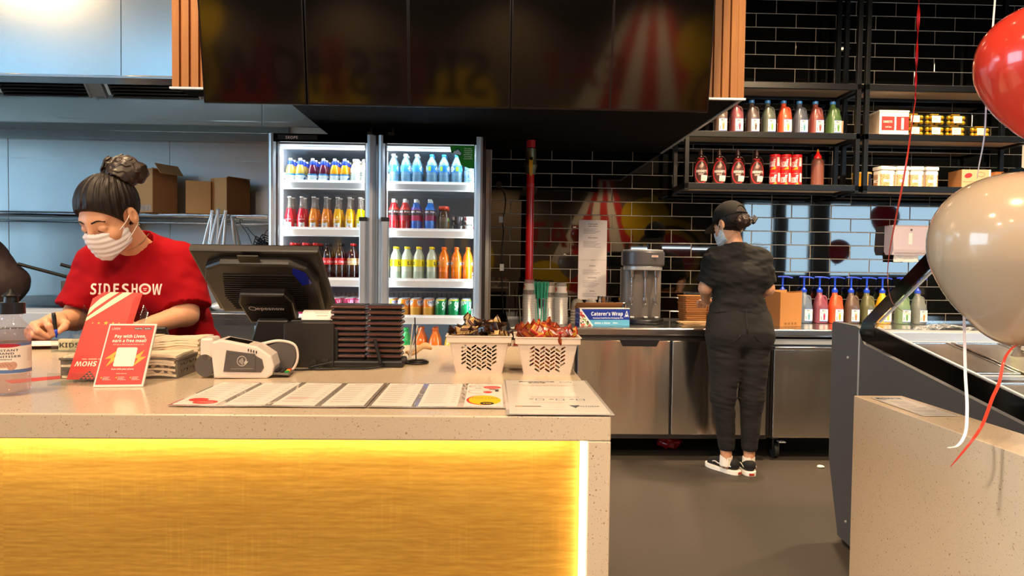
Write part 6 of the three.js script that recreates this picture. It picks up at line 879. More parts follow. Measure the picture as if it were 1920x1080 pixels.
{
  // laminated menus (two fold-outs) and the check-in poster
  const menuTex = (i) => canvas(220, 600, (g, w, h) => {
    g.fillStyle = '#e9e0d4'; g.fillRect(0, 0, w, h);
    if (i === 6) { g.lineWidth = 4; g.strokeStyle = '#c03a2a'; g.beginPath(); g.ellipse(70, 76, 58, 46, 0, 0, 7); g.stroke(); g.fillStyle = '#d82a20'; g.beginPath(); g.ellipse(158, 96, 56, 44, 0, 0, 7); g.fill(); g.strokeStyle = '#c03a2a'; g.beginPath(); g.ellipse(84, 230, 72, 54, 0, 0, 7); g.stroke(); g.fillStyle = '#d82a20'; g.beginPath(); g.ellipse(128, 236, 26, 26, 0, 0, 7); g.fill(); g.fillStyle = '#d82a20'; g.beginPath(); g.ellipse(104, 452, 96, 120, 0, 0, 7); g.fill(); g.fillStyle = '#f0c812'; g.beginPath(); g.ellipse(114, 448, 94, 116, 0, 0, 7); g.fill(); g.fillStyle = '#2a2422'; g.beginPath(); g.ellipse(128, 530, 40, 36, 0, 0, 7); g.fill(); put(g, '$90', 128, 530, 30, '#f0c812'); put(g, '$16', 70, 130, 24, '#2a2422'); put(g, 'MEAL DEAL', 60, 70, 18, '#5a3a30'); put(g, 'COMBO', 158, 92, 22, '#fbe4d8'); put(g, 'FAMILY PACK', 116, 400, 24, '#3a2c20'); g.fillStyle = '#3a3436'; g.fillRect(140, 150, 60, 22); g.fillRect(176, 170, 22, 50); return; }
    put(g, ['LOADED FRIES', 'BURGERS', 'CHICKEN', 'KIDS MENU', 'HOT DOGS', 'THICK SHAKES'][i] ?? '', 110, 34, 22, '#8a4a40', 'sans-serif', 'bold', 'center', 180);
    for (let k = 0; k < 9; k++) { lines(g, 22, 70 + k * 54, 150, 1, 8, '#6a605a', 4); lines(g, 22, 82 + k * 54, 176, 2, 9, '#a89c92', 3); g.fillStyle = '#8a7a70'; g.fillRect(180, 68 + k * 54, 24, 6); }
    if (i === 0) { g.fillStyle = '#d8382a'; g.beginPath(); g.ellipse(80, 486, 50, 42, 0, 0, 7); g.fill(); g.beginPath(); g.ellipse(140, 540, 64, 46, 0, 0, 7); g.fill(); put(g, 'LOADED', 140, 540, 22, '#fbe4d8'); }
    if (i === 2) { g.fillStyle = '#c84a3a'; g.fillRect(22, 420, 176, 5); g.fillRect(22, 436, 120, 5); }
  });
  const film = std('#b4aaa0', 0.12, 0, { clearcoat: 1 });
  const fold = (name, label, x0, w, pages, i0) => {
    const t = thing(name, label, 'menu', [x0, CY, 3.79], 0, 'laminated menus'); const pw = w / pages;
    for (let i = 0; i < pages; i++) { const up = i % 2 ? 0.012 : -0.012; const l = part('leaf', bx(pw, 0.0009, 0.242, 0, 0, 0), film, t, 'grey edged laminate leaf'); l.position.set(pw * (i + 0.5), 0.0022 + 0.0005, 0); l.rotation.z = up;
      const p = card('page', pw * 0.86, 0.226, menuTex(i0 + i), l, 0.0004, MT.paper); p.rotation.x = -Math.PI / 2; p.position.y = 0.0008; }
    return t;
  };
  fold('folded_menu', 'four-page laminated menu lying flat near the card terminal', -0.558, 0.342, 4, 0); fold('folded_menu', 'three-page laminated menu with yellow oval, next to the poster', -0.214, 0.243, 3, 4);
  const pt = canvas(360, 640, (g, w, h) => {
    g.fillStyle = '#e6dccf'; g.fillRect(0, 0, w, h); g.fillStyle = '#3c4a58'; g.fillRect(60, 20, 160, 24); g.fillRect(100, 48, 76, 22); put(g, 'CHECK-IN HERE', 140, 33, 17, '#e6dccf'); put(g, 'NOW', 138, 60, 20, '#e6dccf'); g.strokeStyle = '#5a6874'; g.lineWidth = 4; g.beginPath(); g.ellipse(270, 40, 26, 18, 0, 0, 7); g.moveTo(262, 40); g.lineTo(270, 48); g.lineTo(292, 28); g.stroke(); g.fillStyle = '#8a8078'; g.fillRect(30, 112, 280, 3); put(g, 'Scan the code with your camera', 170, 128, 13, '#8a6a58');
    g.fillStyle = '#efe7dc'; g.fillRect(90, 150, 190, 190); put(g, 'or enter location code ABC 123', 190, 366, 13, '#9a5a48'); g.strokeStyle = '#6a7480'; for (const x of [110, 190, 270]) { g.strokeRect(x, 400, 30, 26); g.fillStyle = '#4a5664'; g.fillRect(x - 26, 400, 16, 10); } lines(g, 90, 460, 200, 2, 12, '#a89c90', 3); g.fillStyle = '#5a4a42'; g.fillRect(24, 528, 96, 14); g.fillStyle = '#c87a4a'; g.fillRect(26, 530, 24, 10);
    g.fillStyle = '#1c3a52'; g.beginPath(); g.moveTo(226, 512); g.lineTo(268, 512); g.lineTo(247, 560); g.fill(); put(g, 'VICTORIA', 298, 530, 22, '#2a4258', 'sans-serif', 'bold', 'center', 84); g.fillStyle = '#8a98a4'; g.fillRect(274, 546, 46, 3); g.fillStyle = '#b0a69a'; g.fillRect(20, 590, 240, 3);
  });
  const ps = thing('checkin_poster', 'laminated white check-in poster on the counter corner', 'poster', [0.118, CY, 3.79], 0.0); part('laminate', bx(0.182, 0.001, 0.345, 0, 0.0036, 0.004), std('#e0d8ce', 0.1, 0, { clearcoat: 1 }), ps); const pp = card('print', 0.17, 0.33, pt, ps, 0.0004, MT.paper); pp.rotation.x = -Math.PI / 2; pp.position.set(0, 0.0044, 0.004); pp.material[4].roughness = 0.16;
}
// ---------- display case, stone end wall, balloons ----------
{
  const w = thing('stone_end_counter', 'cream speckled stone end wall in front of the display case', 'counter'); part('slab', uvm(span(0.965, 1.095, 0, 0.92, 3.325, 4.62, 0.002), 2.1), MT.stone, w); part('foot', span(0.975, 1.085, 0, 0.01, 3.34, 4.6), MT.grey, w);
  const t = canvas(256, 512, (g, W, h) => { g.fillStyle = '#dcd6ce'; g.fillRect(0, 0, W, h); g.fillStyle = '#3a5a68'; g.fillRect(20, 20, 200, 40); put(g, 'CHECK IN', 120, 40, 30, '#e8e2da'); g.fillStyle = '#8a98a8'; g.fillRect(20, 70, 60, 16); g.fillStyle = '#c8c2ba'; g.fillRect(70, 110, 110, 110); lines(g, 30, 250, 190, 7, 26, '#7a7670', 6); g.strokeStyle = '#8a8680'; g.lineWidth = 5; g.strokeRect(8, 8, W - 16, h - 16); });
  const p = thing('laminated_notice', 'laminated notice lying on the stone end wall', 'notice', [1.03, 0.921, 3.47], 0); const c = card('print', 0.085, 0.22, t, p, 0.001, MT.paper); c.rotation.x = -Math.PI / 2; c.position.y = 0.001; c.material[4].roughness = 0.15;
  const X = 1.61, X1 = 3.3, G = thing('display_case', 'grey gelato display case with black framed sloping glass end', 'display case');
  const side = (pts, d, x, b = 0) => ext(pts.map(([z, y]) => [-z, y]), d, b).rotateY(-Math.PI / 2).scale(1, 1, 1).rotateY(Math.PI).rotateY(Math.PI).translate(x, 0, 0);
  const prof = (pts, d, x, holes = []) => { const g = ext(poly(pts, holes), d); const p = g.attributes.position, n = g.attributes.normal; for (let i = 0; i < p.count; i++) { const z = p.getX(i), y = p.getY(i), q = p.getZ(i), nz = n.getX(i), ny = n.getY(i), nq = n.getZ(i); p.setXYZ(i, x + q, y, z); n.setXYZ(i, nq, ny, nz); } const f = g.toNonIndexed ? (g.index ? g.toNonIndexed() : g) : g; const P = f.attributes.position; for (const k of Object.keys(f.attributes)) { const a = f.attributes[k], s = a.itemSize; for (let i = 0; i < a.count; i += 3) for (let c = 0; c < s; c++) { const u = a.array[(i + 1) * s + c]; a.array[(i + 1) * s + c] = a.array[(i + 2) * s + c]; a.array[(i + 2) * s + c] = u; } } return f; };
  const grey = std('#55565a', 0.5, 0.2);
  part('back_side_panel', prof([[1.93, 0.37], [2.03, 0.03], [2.17, 0.02], [2.17, 1.0], [2.14, 1.008], [1.94, 1.012], [1.93, 1.0]], 0.03, X), grey, G); part('side_panel', prof([[2.173, 0.02], [3.3, 0.02], [3.42, 0.2], [3.42, 0.74], [2.21, 0.935], [2.173, 0.97]], 0.03, X), grey, G);
  part('seam_strip', prof([[2.166, 0.02], [2.176, 0.02], [2.176, 0.99], [2.166, 0.99]], 0.002, X - 0.002), MT.alu, G);
  part('screw', [new THREE.CylinderGeometry(0.006, 0.006, 0.004, 12).rotateZ(Math.PI / 2).translate(X - 0.002, 0.86, 2.08), new THREE.CylinderGeometry(0.006, 0.006, 0.004, 12).rotateZ(Math.PI / 2).translate(X - 0.002, 0.12, 2.1)], MT.alu, G);
  const outer = [[2.175, 0.985], [2.2, 0.95], [3.40, 0.755], [3.44, 0.78], [3.1, 1.55], [3.05, 1.575], [2.98, 1.565], [2.2, 1.035]], inner = [[2.285, 1.015], [2.29, 1.035], [2.99, 1.495], [3.03, 1.49], [3.33, 0.845], [3.31, 0.835]];
  part('glass_border', prof(outer, 0.006, X - 0.004, [inner]), MT.gloss, G, 'black printed glass border'); part('end_glass', prof(inner, 0.004, X - 0.003), MT.glass, G); part('inner_trim', [bar([X + 0.008, 1.012, 2.3], [X + 0.008, 0.835, 3.3], 0.007), bar([X + 0.008, 1.04, 2.31], [X + 0.008, 1.48, 2.98], 0.006)], MT.alu, G);
  const bt = canvas(128, 32, (g, W, h) => { g.fillStyle = '#060606'; g.fillRect(0, 0, W, h); put(g, 'orion', 60, 16, 24, '#4a4a4c', 'sans-serif', 'italic bold'); }); const bm = card('brand_mark', 0.09, 0.024, bt, G, 0.0006, MT.gloss); bm.rotation.y = -Math.PI / 2; bm.position.set(X - 0.0055, 0.99, 2.25);
  part('front_glass', ext([[3.10, 1.545], [3.115, 1.55], [3.44, 0.79], [3.425, 0.785]].map(([z, y]) => [z, y]), X1 - X).rotateY(-Math.PI / 2).translate(X1, 0, 0), MT.glass, G);
  part('top_shelf', uvm(span(X + 0.03, X1, 1.54, 1.56, 2.86, 3.1)), MT.glass, G); part('back_ledge', uvm(span(X + 0.03, X1, 0.955, 0.998, 2.2, 2.30, 0.004)), MT.alu, G); part('back_wall', uvm(span(X + 0.03, X1, 0.6, 0.955, 2.2, 2.215)), MT.white, G);
  part('service_shelf', uvm(span(X + 0.03, X1, 0.96, 0.978, 1.93, 2.2)), MT.steel, G); part('well', [span(X + 0.03, X1, 0.6, 0.62, 2.2, 3.42), span(X + 0.03, X1, 0.02, 0.6, 2.0, 2.05), span(X + 0.03, X1, 0.02, 0.76, 3.4, 3.42)], grey, G);
  part('deck_rail', [uvm(bx(X1 - X, 0.012, 0.05, (X + X1) / 2 + 0.015, 0.955, 2.33)), uvm(bx(X1 - X, 0.012, 0.035, (X + X1) / 2 + 0.015, 0.885, 2.78)), uvm(bx(X1 - X, 0.012, 0.1, (X + X1) / 2 + 0.015, 0.79, 3.36))], MT.alu, G);
  part('light_bar', span(X + 0.05, X1, 1.5, 1.515, 2.98, 3.02), lamp(COOL, 4), G, 'lit strip inside the display'); const L = new THREE.RectAreaLight(COOL, 30, X1 - X - 0.1, 0.04); L.position.set((X + X1) / 2, 1.496, 3.0); L.lookAt((X + X1) / 2, 0.9, 2.75); L.name = 'display_light_bar'; scene.add(L);
  const pan = thing('gelato_pan', '', 'pan', [0, 0, 0], 0, 'empty gelato pans'); const pw = 0.2, pd = 0.4;
  part('lid', uvm(bx(pw - 0.01, 0.006, pd - 0.02, 0, 0, 0, 0.002)), MT.steel, pan); part('rim', [bx(pw, 0.012, 0.012, 0, 0, pd / 2 - 0.006, 0.002), bx(pw, 0.012, 0.012, 0, 0, -pd / 2 + 0.006, 0.002), bx(0.01, 0.012, pd, pw / 2 - 0.005, 0, 0, 0.002), bx(0.01, 0.012, pd, -pw / 2 + 0.005, 0, 0, 0.002)], MT.chrome, pan);
  let q = 0; for (const [z, y, n] of [[2.56, 0.925, 'back'], [3.06, 0.845, 'front']]) for (let i = 0; i < 7; i++) { const o = q++ ? dup(pan) : pan; o.userData.label = `closed steel gelato pan in the ${n} row, ${ord[i]} from the glass end`; o.position.set(X + 0.16 + i * 0.215, y, z); o.rotation.x = 0.165; }
  solo('plastic_sheet', nets((x, y, z) => Math.max(Math.abs(x) - 0.13, Math.abs(z) - 0.05, Math.abs(y - 0.02 + Math.abs(x) * 0.12 - noise.noise(x * 26, 1, z * 26) * 0.02) - 0.002), [-0.14, -0.03, -0.06], [0.14, 0.06, 0.06], 0.0045), std('#cfd6da', 0.15, 0, { transmission: 0.5, thickness: 0 }), 'crumpled clear plastic lying on the display case back shelf', 'plastic sheet', [2.03, 0.992, 2.12], 0.1);
}
{
  const latex = (c) => std(c, 0.22, 0, { clearcoat: 0.9, clearcoatRoughness: 0.06, transmission: 0.0 });
  function balloon(label, color, pos, len, rad, tilt, turn) {
    const t = thing('balloon', label, 'balloon', pos); const p = [], latexM = color.startsWith('#d8') ? std(color, 0.7, 0, { transmission: 0.6, thickness: 0 }) : latex(color); for (let i = 0; i <= 36; i++) { const k = i / 36, y = -Math.cos(k * Math.PI); p.push([rad * Math.pow(Math.max(0, 1 - y * y), 0.5) * (1 + 0.16 * y) * (y < 0 ? 1 + 0.10 * y * (1 + y) : 1), len / 2 * (y < -0.75 ? y - (-(y + 0.75)) * 0.35 : y)]); } p[0][0] = 0.008; p[36][0] = 0.0001;
    part('skin', lathe(p, 48), latexM, t); part('knot', lathe([[0.008, -len / 2 * 1.09 + 0.006], [0.005, -len / 2 * 1.09 - 0.006], [0.012, -len / 2 * 1.09 - 0.02], [0.0, -len / 2 * 1.09 - 0.016]], 16), latex(color), t); t.rotation.set(turn, 0, tilt); return t;
  }
  balloon('large pale cream balloon floating at the right edge', '#d6be9f', [1.018, 1.283, 3.8], 0.325, 0.147, 0.1, 0.05);
  balloon('red balloon cut off by the frame at upper right', '#fb4632', [1.125, 1.665, 3.72], 0.27, 0.118, 0.12, 0);
  balloon('red balloon near the shop window, seen mirrored in the black tiles', '#d8282c', [5.9, 2.02, 5.0], 0.46, 0.2, 0.1, 0); balloon('second red balloon by the shop window, lower one mirrored in the tiles', '#d8283c', [5.35, 1.55, 5.3], 0.4, 0.17, -0.2, 0);
  const rib = (name, pts, r, m, label) => solo(name, tube(pts, r, 6, 90).scale(1, 1, 1), m, label, 'ribbon');
  const wr = std('#e8e0e8', 0.35), rd = std('#e0412c', 0.3, 0, { clearcoat: 0.6 }), foil = std('#c01616', 0.2, 0.6);
  function flat(pts, w, twist = 0) { const c = new THREE.CatmullRomCurve3(pts.map((a) => V(...a))), N = 70, pos = [], idx = []; for (let i = 0; i <= N; i++) { const p = c.getPoint(i / N), a = twist * i / N, ww = typeof w === 'function' ? w(i / N) : w, dx = Math.cos(a) * ww, dz = Math.sin(a) * ww; for (const [s, o] of [[-1, 0.0004], [1, 0.0004], [1, -0.0004], [-1, -0.0004]]) pos.push(p.x + s * dx - Math.sin(a) * o, p.y, p.z + s * dz + Math.cos(a) * o); if (i) for (let k = 0; k < 4; k++) { const b = (i - 1) * 4 + k, d = (i - 1) * 4 + (k + 1) % 4; idx.push(b, d, d + 4, b, d + 4, b + 4); } } const g = new THREE.BufferGeometry(); g.setAttribute('position', new THREE.BufferAttribute(new Float32Array(pos), 3)); g.setAttribute('uv', new THREE.BufferAttribute(new Float32Array(pos.length / 3 * 2), 2)); g.setIndex(idx); return g.toNonIndexed().computeVertexNormals() ?? g; }
  const R = (label, pts, w, m, tw) => { const g = flat(pts, w, tw); g.computeVertexNormals(); return solo('ribbon', g, m, label, 'ribbon', undefined, 0, undefined); };
  R('white curling ribbon hanging in front of the shelves above the cream balloon', RIB[0], 0.0018, wr, 2); R('white ribbon tail hanging below the cream balloon', RIB[1], 0.0026, wr, 1.2);
  R('orange red ribbon curling down from the cream balloon knot', RIB[2], (k) => 0.0015 + 0.0032 * k, rd, 2.2); R('shiny red foil ribbon hanging from above', RIB[3], (k) => 0.0036 - 0.0024 * k, foil, 14); R('thin red ribbon trailing across the shelf to the display case', RIB[4], (k) => 0.0008 + 0.0014 * Math.sin(k * 3.1), rd, 3);
}
// ---------- people ----------
const headField = (x, y, z) => {
  let d = smin(egg(x, y, z, [0, 0.035, -0.012], [0.074, 0.088, 0.094]), egg(x, y, z, [0, -0.035, 0.028], [0.058, 0.08, 0.066]), 0.03);
  d = smin(d, cone(x, y, z, [0, -0.065, 0.03], [0, -0.096, 0.062], 0.04, 0.021), 0.02);
  const ax = Math.abs(x);
  d = smin(d, cone(ax, y, z, [0, 0.026, 0.08], [0.036, 0.024, 0.07], 0.013, 0.012), 0.02);
  d = smin(d, egg(ax, y, z, [0.034, -0.032, 0.062], [0.028, 0.024, 0.026]), 0.02);
  d = Math.max(d, -(egg(ax, y, z, [0.032, 0.004, 0.104], [0.017, 0.012, 0.016])) * 0.9);   // eye sockets
  d = smin(d, egg(ax, y, z, [0.032, 0.001, 0.079], [0.0145, 0.0125, 0.0125]), 0.004);        // lowered lids
  d = smin(d, cone(x, y, z, [0, 0.016, 0.09], [0, -0.026, 0.111], 0.008, 0.0115), 0.012);
  d = smin(d, egg(ax, y, z, [0.011, -0.03, 0.1], [0.009, 0.008, 0.011]), 0.006);
  d = smin(d, egg(x, y, z, [0, -0.062, 0.09], [0.022, 0.008, 0.01]), 0.006);
  const e = egg(ax, y, z, [0.08, -0.006, -0.008], [0.009, 0.031, 0.019]);
  return smin(d, Math.max(e, -egg(ax, y, z, [0.09, -0.002, -0.004], [0.006, 0.016, 0.009])), 0.008);
};
const surfZ = (x, y) => { for (let z = 0.15; z > 0; z -= 0.0006) if (headField(x, y, z) < 0) return z; return 0; };
function hairField(bun) {
  return (x, y, z) => {
    const a = Math.atan2(x, (z - bun[2]) * 0.9 + (y - bun[1]) * 0.4), st = Math.sin(a * 34 + noise.noise(x * 30, y * 30, z * 30) * 2.2) * 0.0013 + Math.sin(a * 90) * 0.0005;
    const d = egg(x, y, z, [0, 0.037, -0.014], [0.087, 0.1, 0.107]) + st;
    return Math.max(d, -(y * 0.55 - z * 0.83 + 0.03 - Math.abs(x) * 0.06), -(y + 0.082), -(egg(Math.abs(x), y, z, [0.084, -0.006, 0.0], [0.03, 0.036, 0.028])));
  };
}
const bunField = (c, s) => (x, y, z) => {
  const dx = x - c[0], dy = y - c[1], dz = z - c[2], a = Math.atan2(dy, dx), r = Math.hypot(dx, dy);
  return smin(egg(x, y, z, c, [0.056 * s, 0.044 * s, 0.047 * s]), egg(x, y, z, [c[0] + 0.03 * s, c[1] - 0.012 * s, c[2] - 0.01], [0.034 * s, 0.03 * s, 0.034 * s]), 0.012) + Math.sin(a * 3 + r * 190 + dz * 60) * 0.0042 * s + noise.noise(x * 34, y * 34, z * 34) * 0.009 + Math.sin(a * 12 + r * 520 + noise.noise(x * 50, y * 50, z * 50) * 5) * 0.0019;
};
const HB = [[-0.11, -0.13, -0.13], [0.11, 0.15, 0.14]];
const maskField = (x, y, z) => {
  const ax = Math.abs(x);
  let d = smin(egg(x, y, z, [0, -0.045, 0.034], [0.0625, 0.086, 0.074]), cone(x, y, z, [0, -0.02, 0.098], [0, -0.08, 0.088], 0.02, 0.022), 0.05);
  d += Math.sin((y + ax * 0.3) * 330) * 0.0011;
  return Math.max(d, y + 0.006 + ax * 0.32 - 0.004, -(y + 0.122 - ax * 0.62), -(z - 0.012 - (0.07 - ax) * 0.2), -(d + 0.012));
};
function headMatrix(pos, yaw, pitch, roll = 0) { return new THREE.Matrix4().compose(V(...pos), new THREE.Quaternion().setFromEuler(new THREE.Euler(pitch, yaw, roll, 'YXZ')), V(1, 1, 1)); }
const place = (g, m, base) => { g.applyMatrix4(m); return g.translate(-base[0], 0, -base[2]); };
const onFace = (pts, r, lift = 0.0006) => tube(pts.map(([x, y]) => [x, y, surfZ(x, y) + lift]), r, 6, 16);
function fabric(c, r = 0.85) { return std(c, r, 0, { sheen: 0.3, sheenRoughness: 0.6, sheenColor: new THREE.Color(c) }); }
function folds(x, y, z, k = 1) { return (noise.noise(x * 11, y * 14, z * 11) * 0.009 + noise.noise(x * 24 + 3, y * 30 + x * 9, z * 24) * 0.0042) * k; }
{
  // cashier: leaning over the counter, writing
  const base = [-1.245, 0, 2.55], P = thing('person', 'woman in red tee and face mask with hair bun, leaning to write', 'person', base);
  const sh = (g) => g.translate(-base[0], 0, -base[2]);
  const HM = headMatrix([-1.262, 1.402, 2.80], -0.24, 0.62, 0.03);
  const W = [-1.385, 1.05, 2.905], Wl = [-1.145, 1.032, 2.862];
  const bones = [
    [[-1.33, 0.93, 2.52], [-1.16, 0.93, 2.5], 0.115, 0.115], [[-1.3, 1.05, 2.55], [-1.185, 1.05, 2.54], 0.1, 0.1], [[-1.325, 1.18, 2.61], [-1.17, 1.185, 2.59], 0.1, 0.1],
    [[-1.245, 1.265, 2.63], [-1.39, 1.242, 2.655], 0.05, 0.045], [[-1.245, 1.265, 2.63], [-1.11, 1.252, 2.62], 0.05, 0.045], [[-1.242, 1.27, 2.64], [-1.256, 1.375, 2.765], 0.055, 0.05, 0.03],
    [[-1.40, 1.245, 2.66], [-1.425, 1.055, 2.72], 0.048, 0.04, 0.03], [[-1.425, 1.055, 2.72], W, 0.041, 0.026, 0.02], [[-1.10, 1.255, 2.62], [-1.068, 1.07, 2.68], 0.048, 0.04, 0.03], [[-1.068, 1.07, 2.68], Wl, 0.041, 0.026, 0.02],
    [[-1.32, 0.9, 2.5], [-1.33, 0.48, 2.52], 0.09, 0.058], [[-1.33, 0.48, 2.52], [-1.33, 0.09, 2.48], 0.058, 0.038], [[-1.17, 0.9, 2.49], [-1.16, 0.48, 2.5], 0.09, 0.058], [[-1.16, 0.48, 2.5], [-1.16, 0.09, 2.46], 0.058, 0.038], [[-1.33, 0.05, 2.47], [-1.34, 0.04, 2.62], 0.045, 0.035], [[-1.16, 0.05, 2.45], [-1.15, 0.04, 2.6], 0.045, 0.035],
  ];
  const body = nets(blend(bones, 0.034), [-1.56, -0.02, 2.34], [-0.94, 1.45, 2.97], 0.0135);
  // hands, each in the frame the viewer's side sees: a across, b up, c towards the counter front
  const hand = (o, f, lo, hi) => {   // fingers as chains of joints in millimetres
    const toW = ([a, b, c]) => [o[0] + (0.87 * a + 0.48 * c) / 1000, o[1] + (b - 0.06 * c) / 1000, o[2] + (-0.48 * a + 0.87 * c) / 1000];
    const list = []; for (const ch of f) for (let i = 0; i + 1 < ch.length; i++) list.push([toW(ch[i]), toW(ch[i + 1]), ch[i][3] / 1000, ch[i + 1][3] / 1000, ch.k ?? 0.006]);
    return nets(blend(list, 0.006), [o[0] - lo, o[1] - 0.075, o[2] - lo], [o[0] + hi, o[1] + 0.085, o[2] + hi], 0.003);
  };
  const palm = (a, k) => { a.k = k; return a; };
  const right = hand([-1.371, 1.04, 2.955], [
    palm([[28, 22, -52, 25], [18, 18, -22, 25]], 0.02), palm([[22, 20, -30, 20], [-2, 24, 14, 14]], 0.018), palm([[14, 16, -30, 19], [-30, 14, 14, 14]], 0.018), palm([[10, 8, -30, 18], [-44, -4, 6, 13]], 0.018), palm([[8, 2, -30, 16], [-46, -18, -6, 11]], 0.016),
    [[-2, 24, 14, 10.5], [8, 14, 42, 9.5], [18, -12, 42, 8]], [[-32, 14, 14, 10.5], [-20, 0, 42, 9.5], [8, -20, 40, 8]], [[-46, -4, 6, 10], [-34, -14, 34, 9], [-4, -25, 36, 8]], [[-48, -16, -6, 9], [-40, -22, 20, 8], [-18, -26, 28, 7]],
    palm([[34, 16, -30, 17], [48, 14, -2, 12.5]], 0.014), [[48, 14, -2, 12], [46, 8, 22, 10.5], [31, -4, 36, 9]]], 0.08, 0.08);
  const left = hand([-1.2, 1.028, 2.93], [
    palm([[58, 8, -46, 25], [38, 4, -30, 24]], 0.02), palm([[50, 4, -36, 20], [10, 6, -18, 14]], 0.016), palm([[50, 4, -30, 20], [8, 5, 0, 14]], 0.016), palm([[46, 2, -24, 18], [10, 2, 16, 12]], 0.016),
    [[10, 6, -20, 10], [-22, 6, -14, 9], [-46, -8, -10, 7.5]], [[8, 6, -4, 10], [-28, 6, 4, 9], [-54, -10, 10, 7.5]], [[8, 4, 12, 9.5], [-22, 4, 22, 8.5], [-46, -11, 28, 7]], [[14, 0, 24, 9], [-8, 0, 38, 8], [-26, -12, 46, 7]],
    palm([[50, 8, -44, 17], [30, 12, -54, 12]], 0.012), [[30, 12, -54, 11], [8, 8, -56, 9.5], [-14, -4, -50, 8]]], 0.09, 0.09);
  const head = nets(headField, ...HB, 0.0036).applyMatrix4(HM);
  part('body', sh(mg([body, right, left, head])), MT.skin, P);
  part('hair', place(nets(hairField([0, 0.1, -0.1]), ...[[-0.115, -0.1, -0.14], [0.115, 0.16, 0.12]], 0.003), HM, base), MT.hair, P);
  part('hair_bun', place(nets(bunField([0.022, 0.106, -0.106], 1.2), [-0.1, 0.02, -0.2], [0.12, 0.2, -0.02], 0.003), HM, base), std('#23150d', 0.42), P, 'messy dark brown bun');
  part('eyebrow', place(onFace([[-0.05, 0.021], [-0.034, 0.03], [-0.014, 0.026]], 0.0026), HM, base), MT.hair, P); part('eyebrow', place(onFace([[0.05, 0.021], [0.034, 0.03], [0.014, 0.026]], 0.0026), HM, base), MT.hair, P);
  part('eyelashes', place(onFace([[-0.046, -0.003], [-0.032, -0.0085], [-0.019, -0.004]], 0.0015), HM, base), MT.hair, P); part('eyelashes', place(onFace([[0.046, -0.003], [0.032, -0.0085], [0.019, -0.004]], 0.0015), HM, base), MT.hair, P);
  part('face_mask', place(nets(maskField, [-0.08, -0.135, 0.0], [0.08, 0.01, 0.14], 0.0028), HM, base), std('#ddd9e0', 0.8), P, 'white pleated face mask');
  for (const s of [-1, 1]) part('mask_loop', place(mg([tube([[s * 0.06, -0.026, 0.055], [s * 0.078, -0.006, 0.022], [s * 0.084, 0.014, -0.004]], 0.0013, 6), tube([[s * 0.053, -0.078, 0.052], [s * 0.074, -0.052, 0.012], [s * 0.084, -0.034, -0.012]], 0.0013, 6)]), HM, base), MT.white, P);
  part('earring', place(ball(0.003, 0.088, -0.04, -0.004), HM, base), MT.brass, P);
  // tee
  const sleeve = (x, y, z, a, b, r0, r1) => { const d = V(b[0] - a[0], b[1] - a[1], b[2] - a[2]).normalize(); return Math.max(cone(x, y, z, a, b, r0, r1), (x - b[0]) * d.x + (y - b[1]) * d.y + (z - b[2]) * d.z - 0.012 + 0.02); };
  const tors = blend([[[-1.335, 0.9, 2.52], [-1.135, 0.9, 2.5], 0.125, 0.125], [[-1.325, 1.04, 2.56], [-1.165, 1.04, 2.545], 0.112, 0.115], [[-1.33, 1.17, 2.63], [-1.165, 1.175, 2.605], 0.112, 0.112], [[-1.31, 1.14, 2.665], [-1.2, 1.14, 2.655], 0.085, 0.085], [[-1.25, 1.28, 2.63], [-1.38, 1.245, 2.655], 0.07, 0.06], [[-1.24, 1.28, 2.63], [-1.115, 1.256, 2.618], 0.07, 0.06]], 0.06);
  const shirt = (x, y, z) => {
    let d = tors(x, y, z); d = smin(d, sleeve(x, y, z, [-1.385, 1.24, 2.655], [-1.42, 1.075, 2.71], 0.066, 0.078), 0.05); d = smin(d, sleeve(x, y, z, [-1.11, 1.25, 2.62], [-1.07, 1.085, 2.67], 0.068, 0.078), 0.05);
    d += folds(x, y, z);
    d = Math.max(d, -(cone(x, y, z, [-1.246, 1.315, 2.665], [-1.262, 1.41, 2.79], 0.057, 0.08)), -(y - 0.84));
    return d;
  };
  const sg = nets(shirt, [-1.58, 0.82, 2.36], [-0.92, 1.38, 2.86], 0.0095);
  { const p = sg.attributes.position, n = sg.attributes.normal, uv = sg.attributes.uv; for (let i = 0; i < p.count; i++) { uv.setXY(i, (p.getX(i) + 1.405) / 0.33, (p.getY(i) - 1.06) / 0.2); } const fr = [], bk = [], ix = sg.index.array; for (let i = 0; i < ix.length; i += 3) (n.getZ(ix[i]) > 0.1 && p.getZ(ix[i]) > 2.6 ? fr : bk).push(ix[i], ix[i + 1], ix[i + 2]); sg.setIndex([...fr, ...bk]); sg.addGroup(0, fr.length, 0); sg.addGroup(fr.length, bk.length, 1); }
  const tt = canvas(660, 400, (g, w, h) => { g.fillStyle = '#8e0310'; g.fillRect(0, 0, w, h); const k = w / 0.33, X = (x) => (x + 1.405) * k, y = (1.26 - 1.158) * 2000; let x = -1.352; const put1 = (c, wd) => { put(g, c, X(x + wd / 2), y, 104, '#f3e4da', 'sans-serif', 'bold', 'center', wd * k * 0.86); x += wd; }; for (const [c, wd] of [['S', 0.026], ['I', 0.014], ['D', 0.03], ['E', 0.027], ['S', 0.029], ['H', 0.029]]) put1(c, wd); g.fillStyle = '#f3e4da'; g.beginPath(); g.arc(X(x + 0.018), y - 2, 38, 0, 7); g.fill(); g.fillStyle = '#b8242a'; g.beginPath(); g.arc(X(x + 0.018), y - 2, 25, 0, 7); g.fill(); g.fillStyle = '#f3e4da'; g.fillRect(X(x + 0.018) - 12, y - 8, 24, 5); g.fillRect(X(x + 0.018) - 8, y + 4, 16, 5); x += 0.037; put1('W', 0.036); });
  tt.wrapS = tt.wrapT = THREE.ClampToEdgeWrapping;
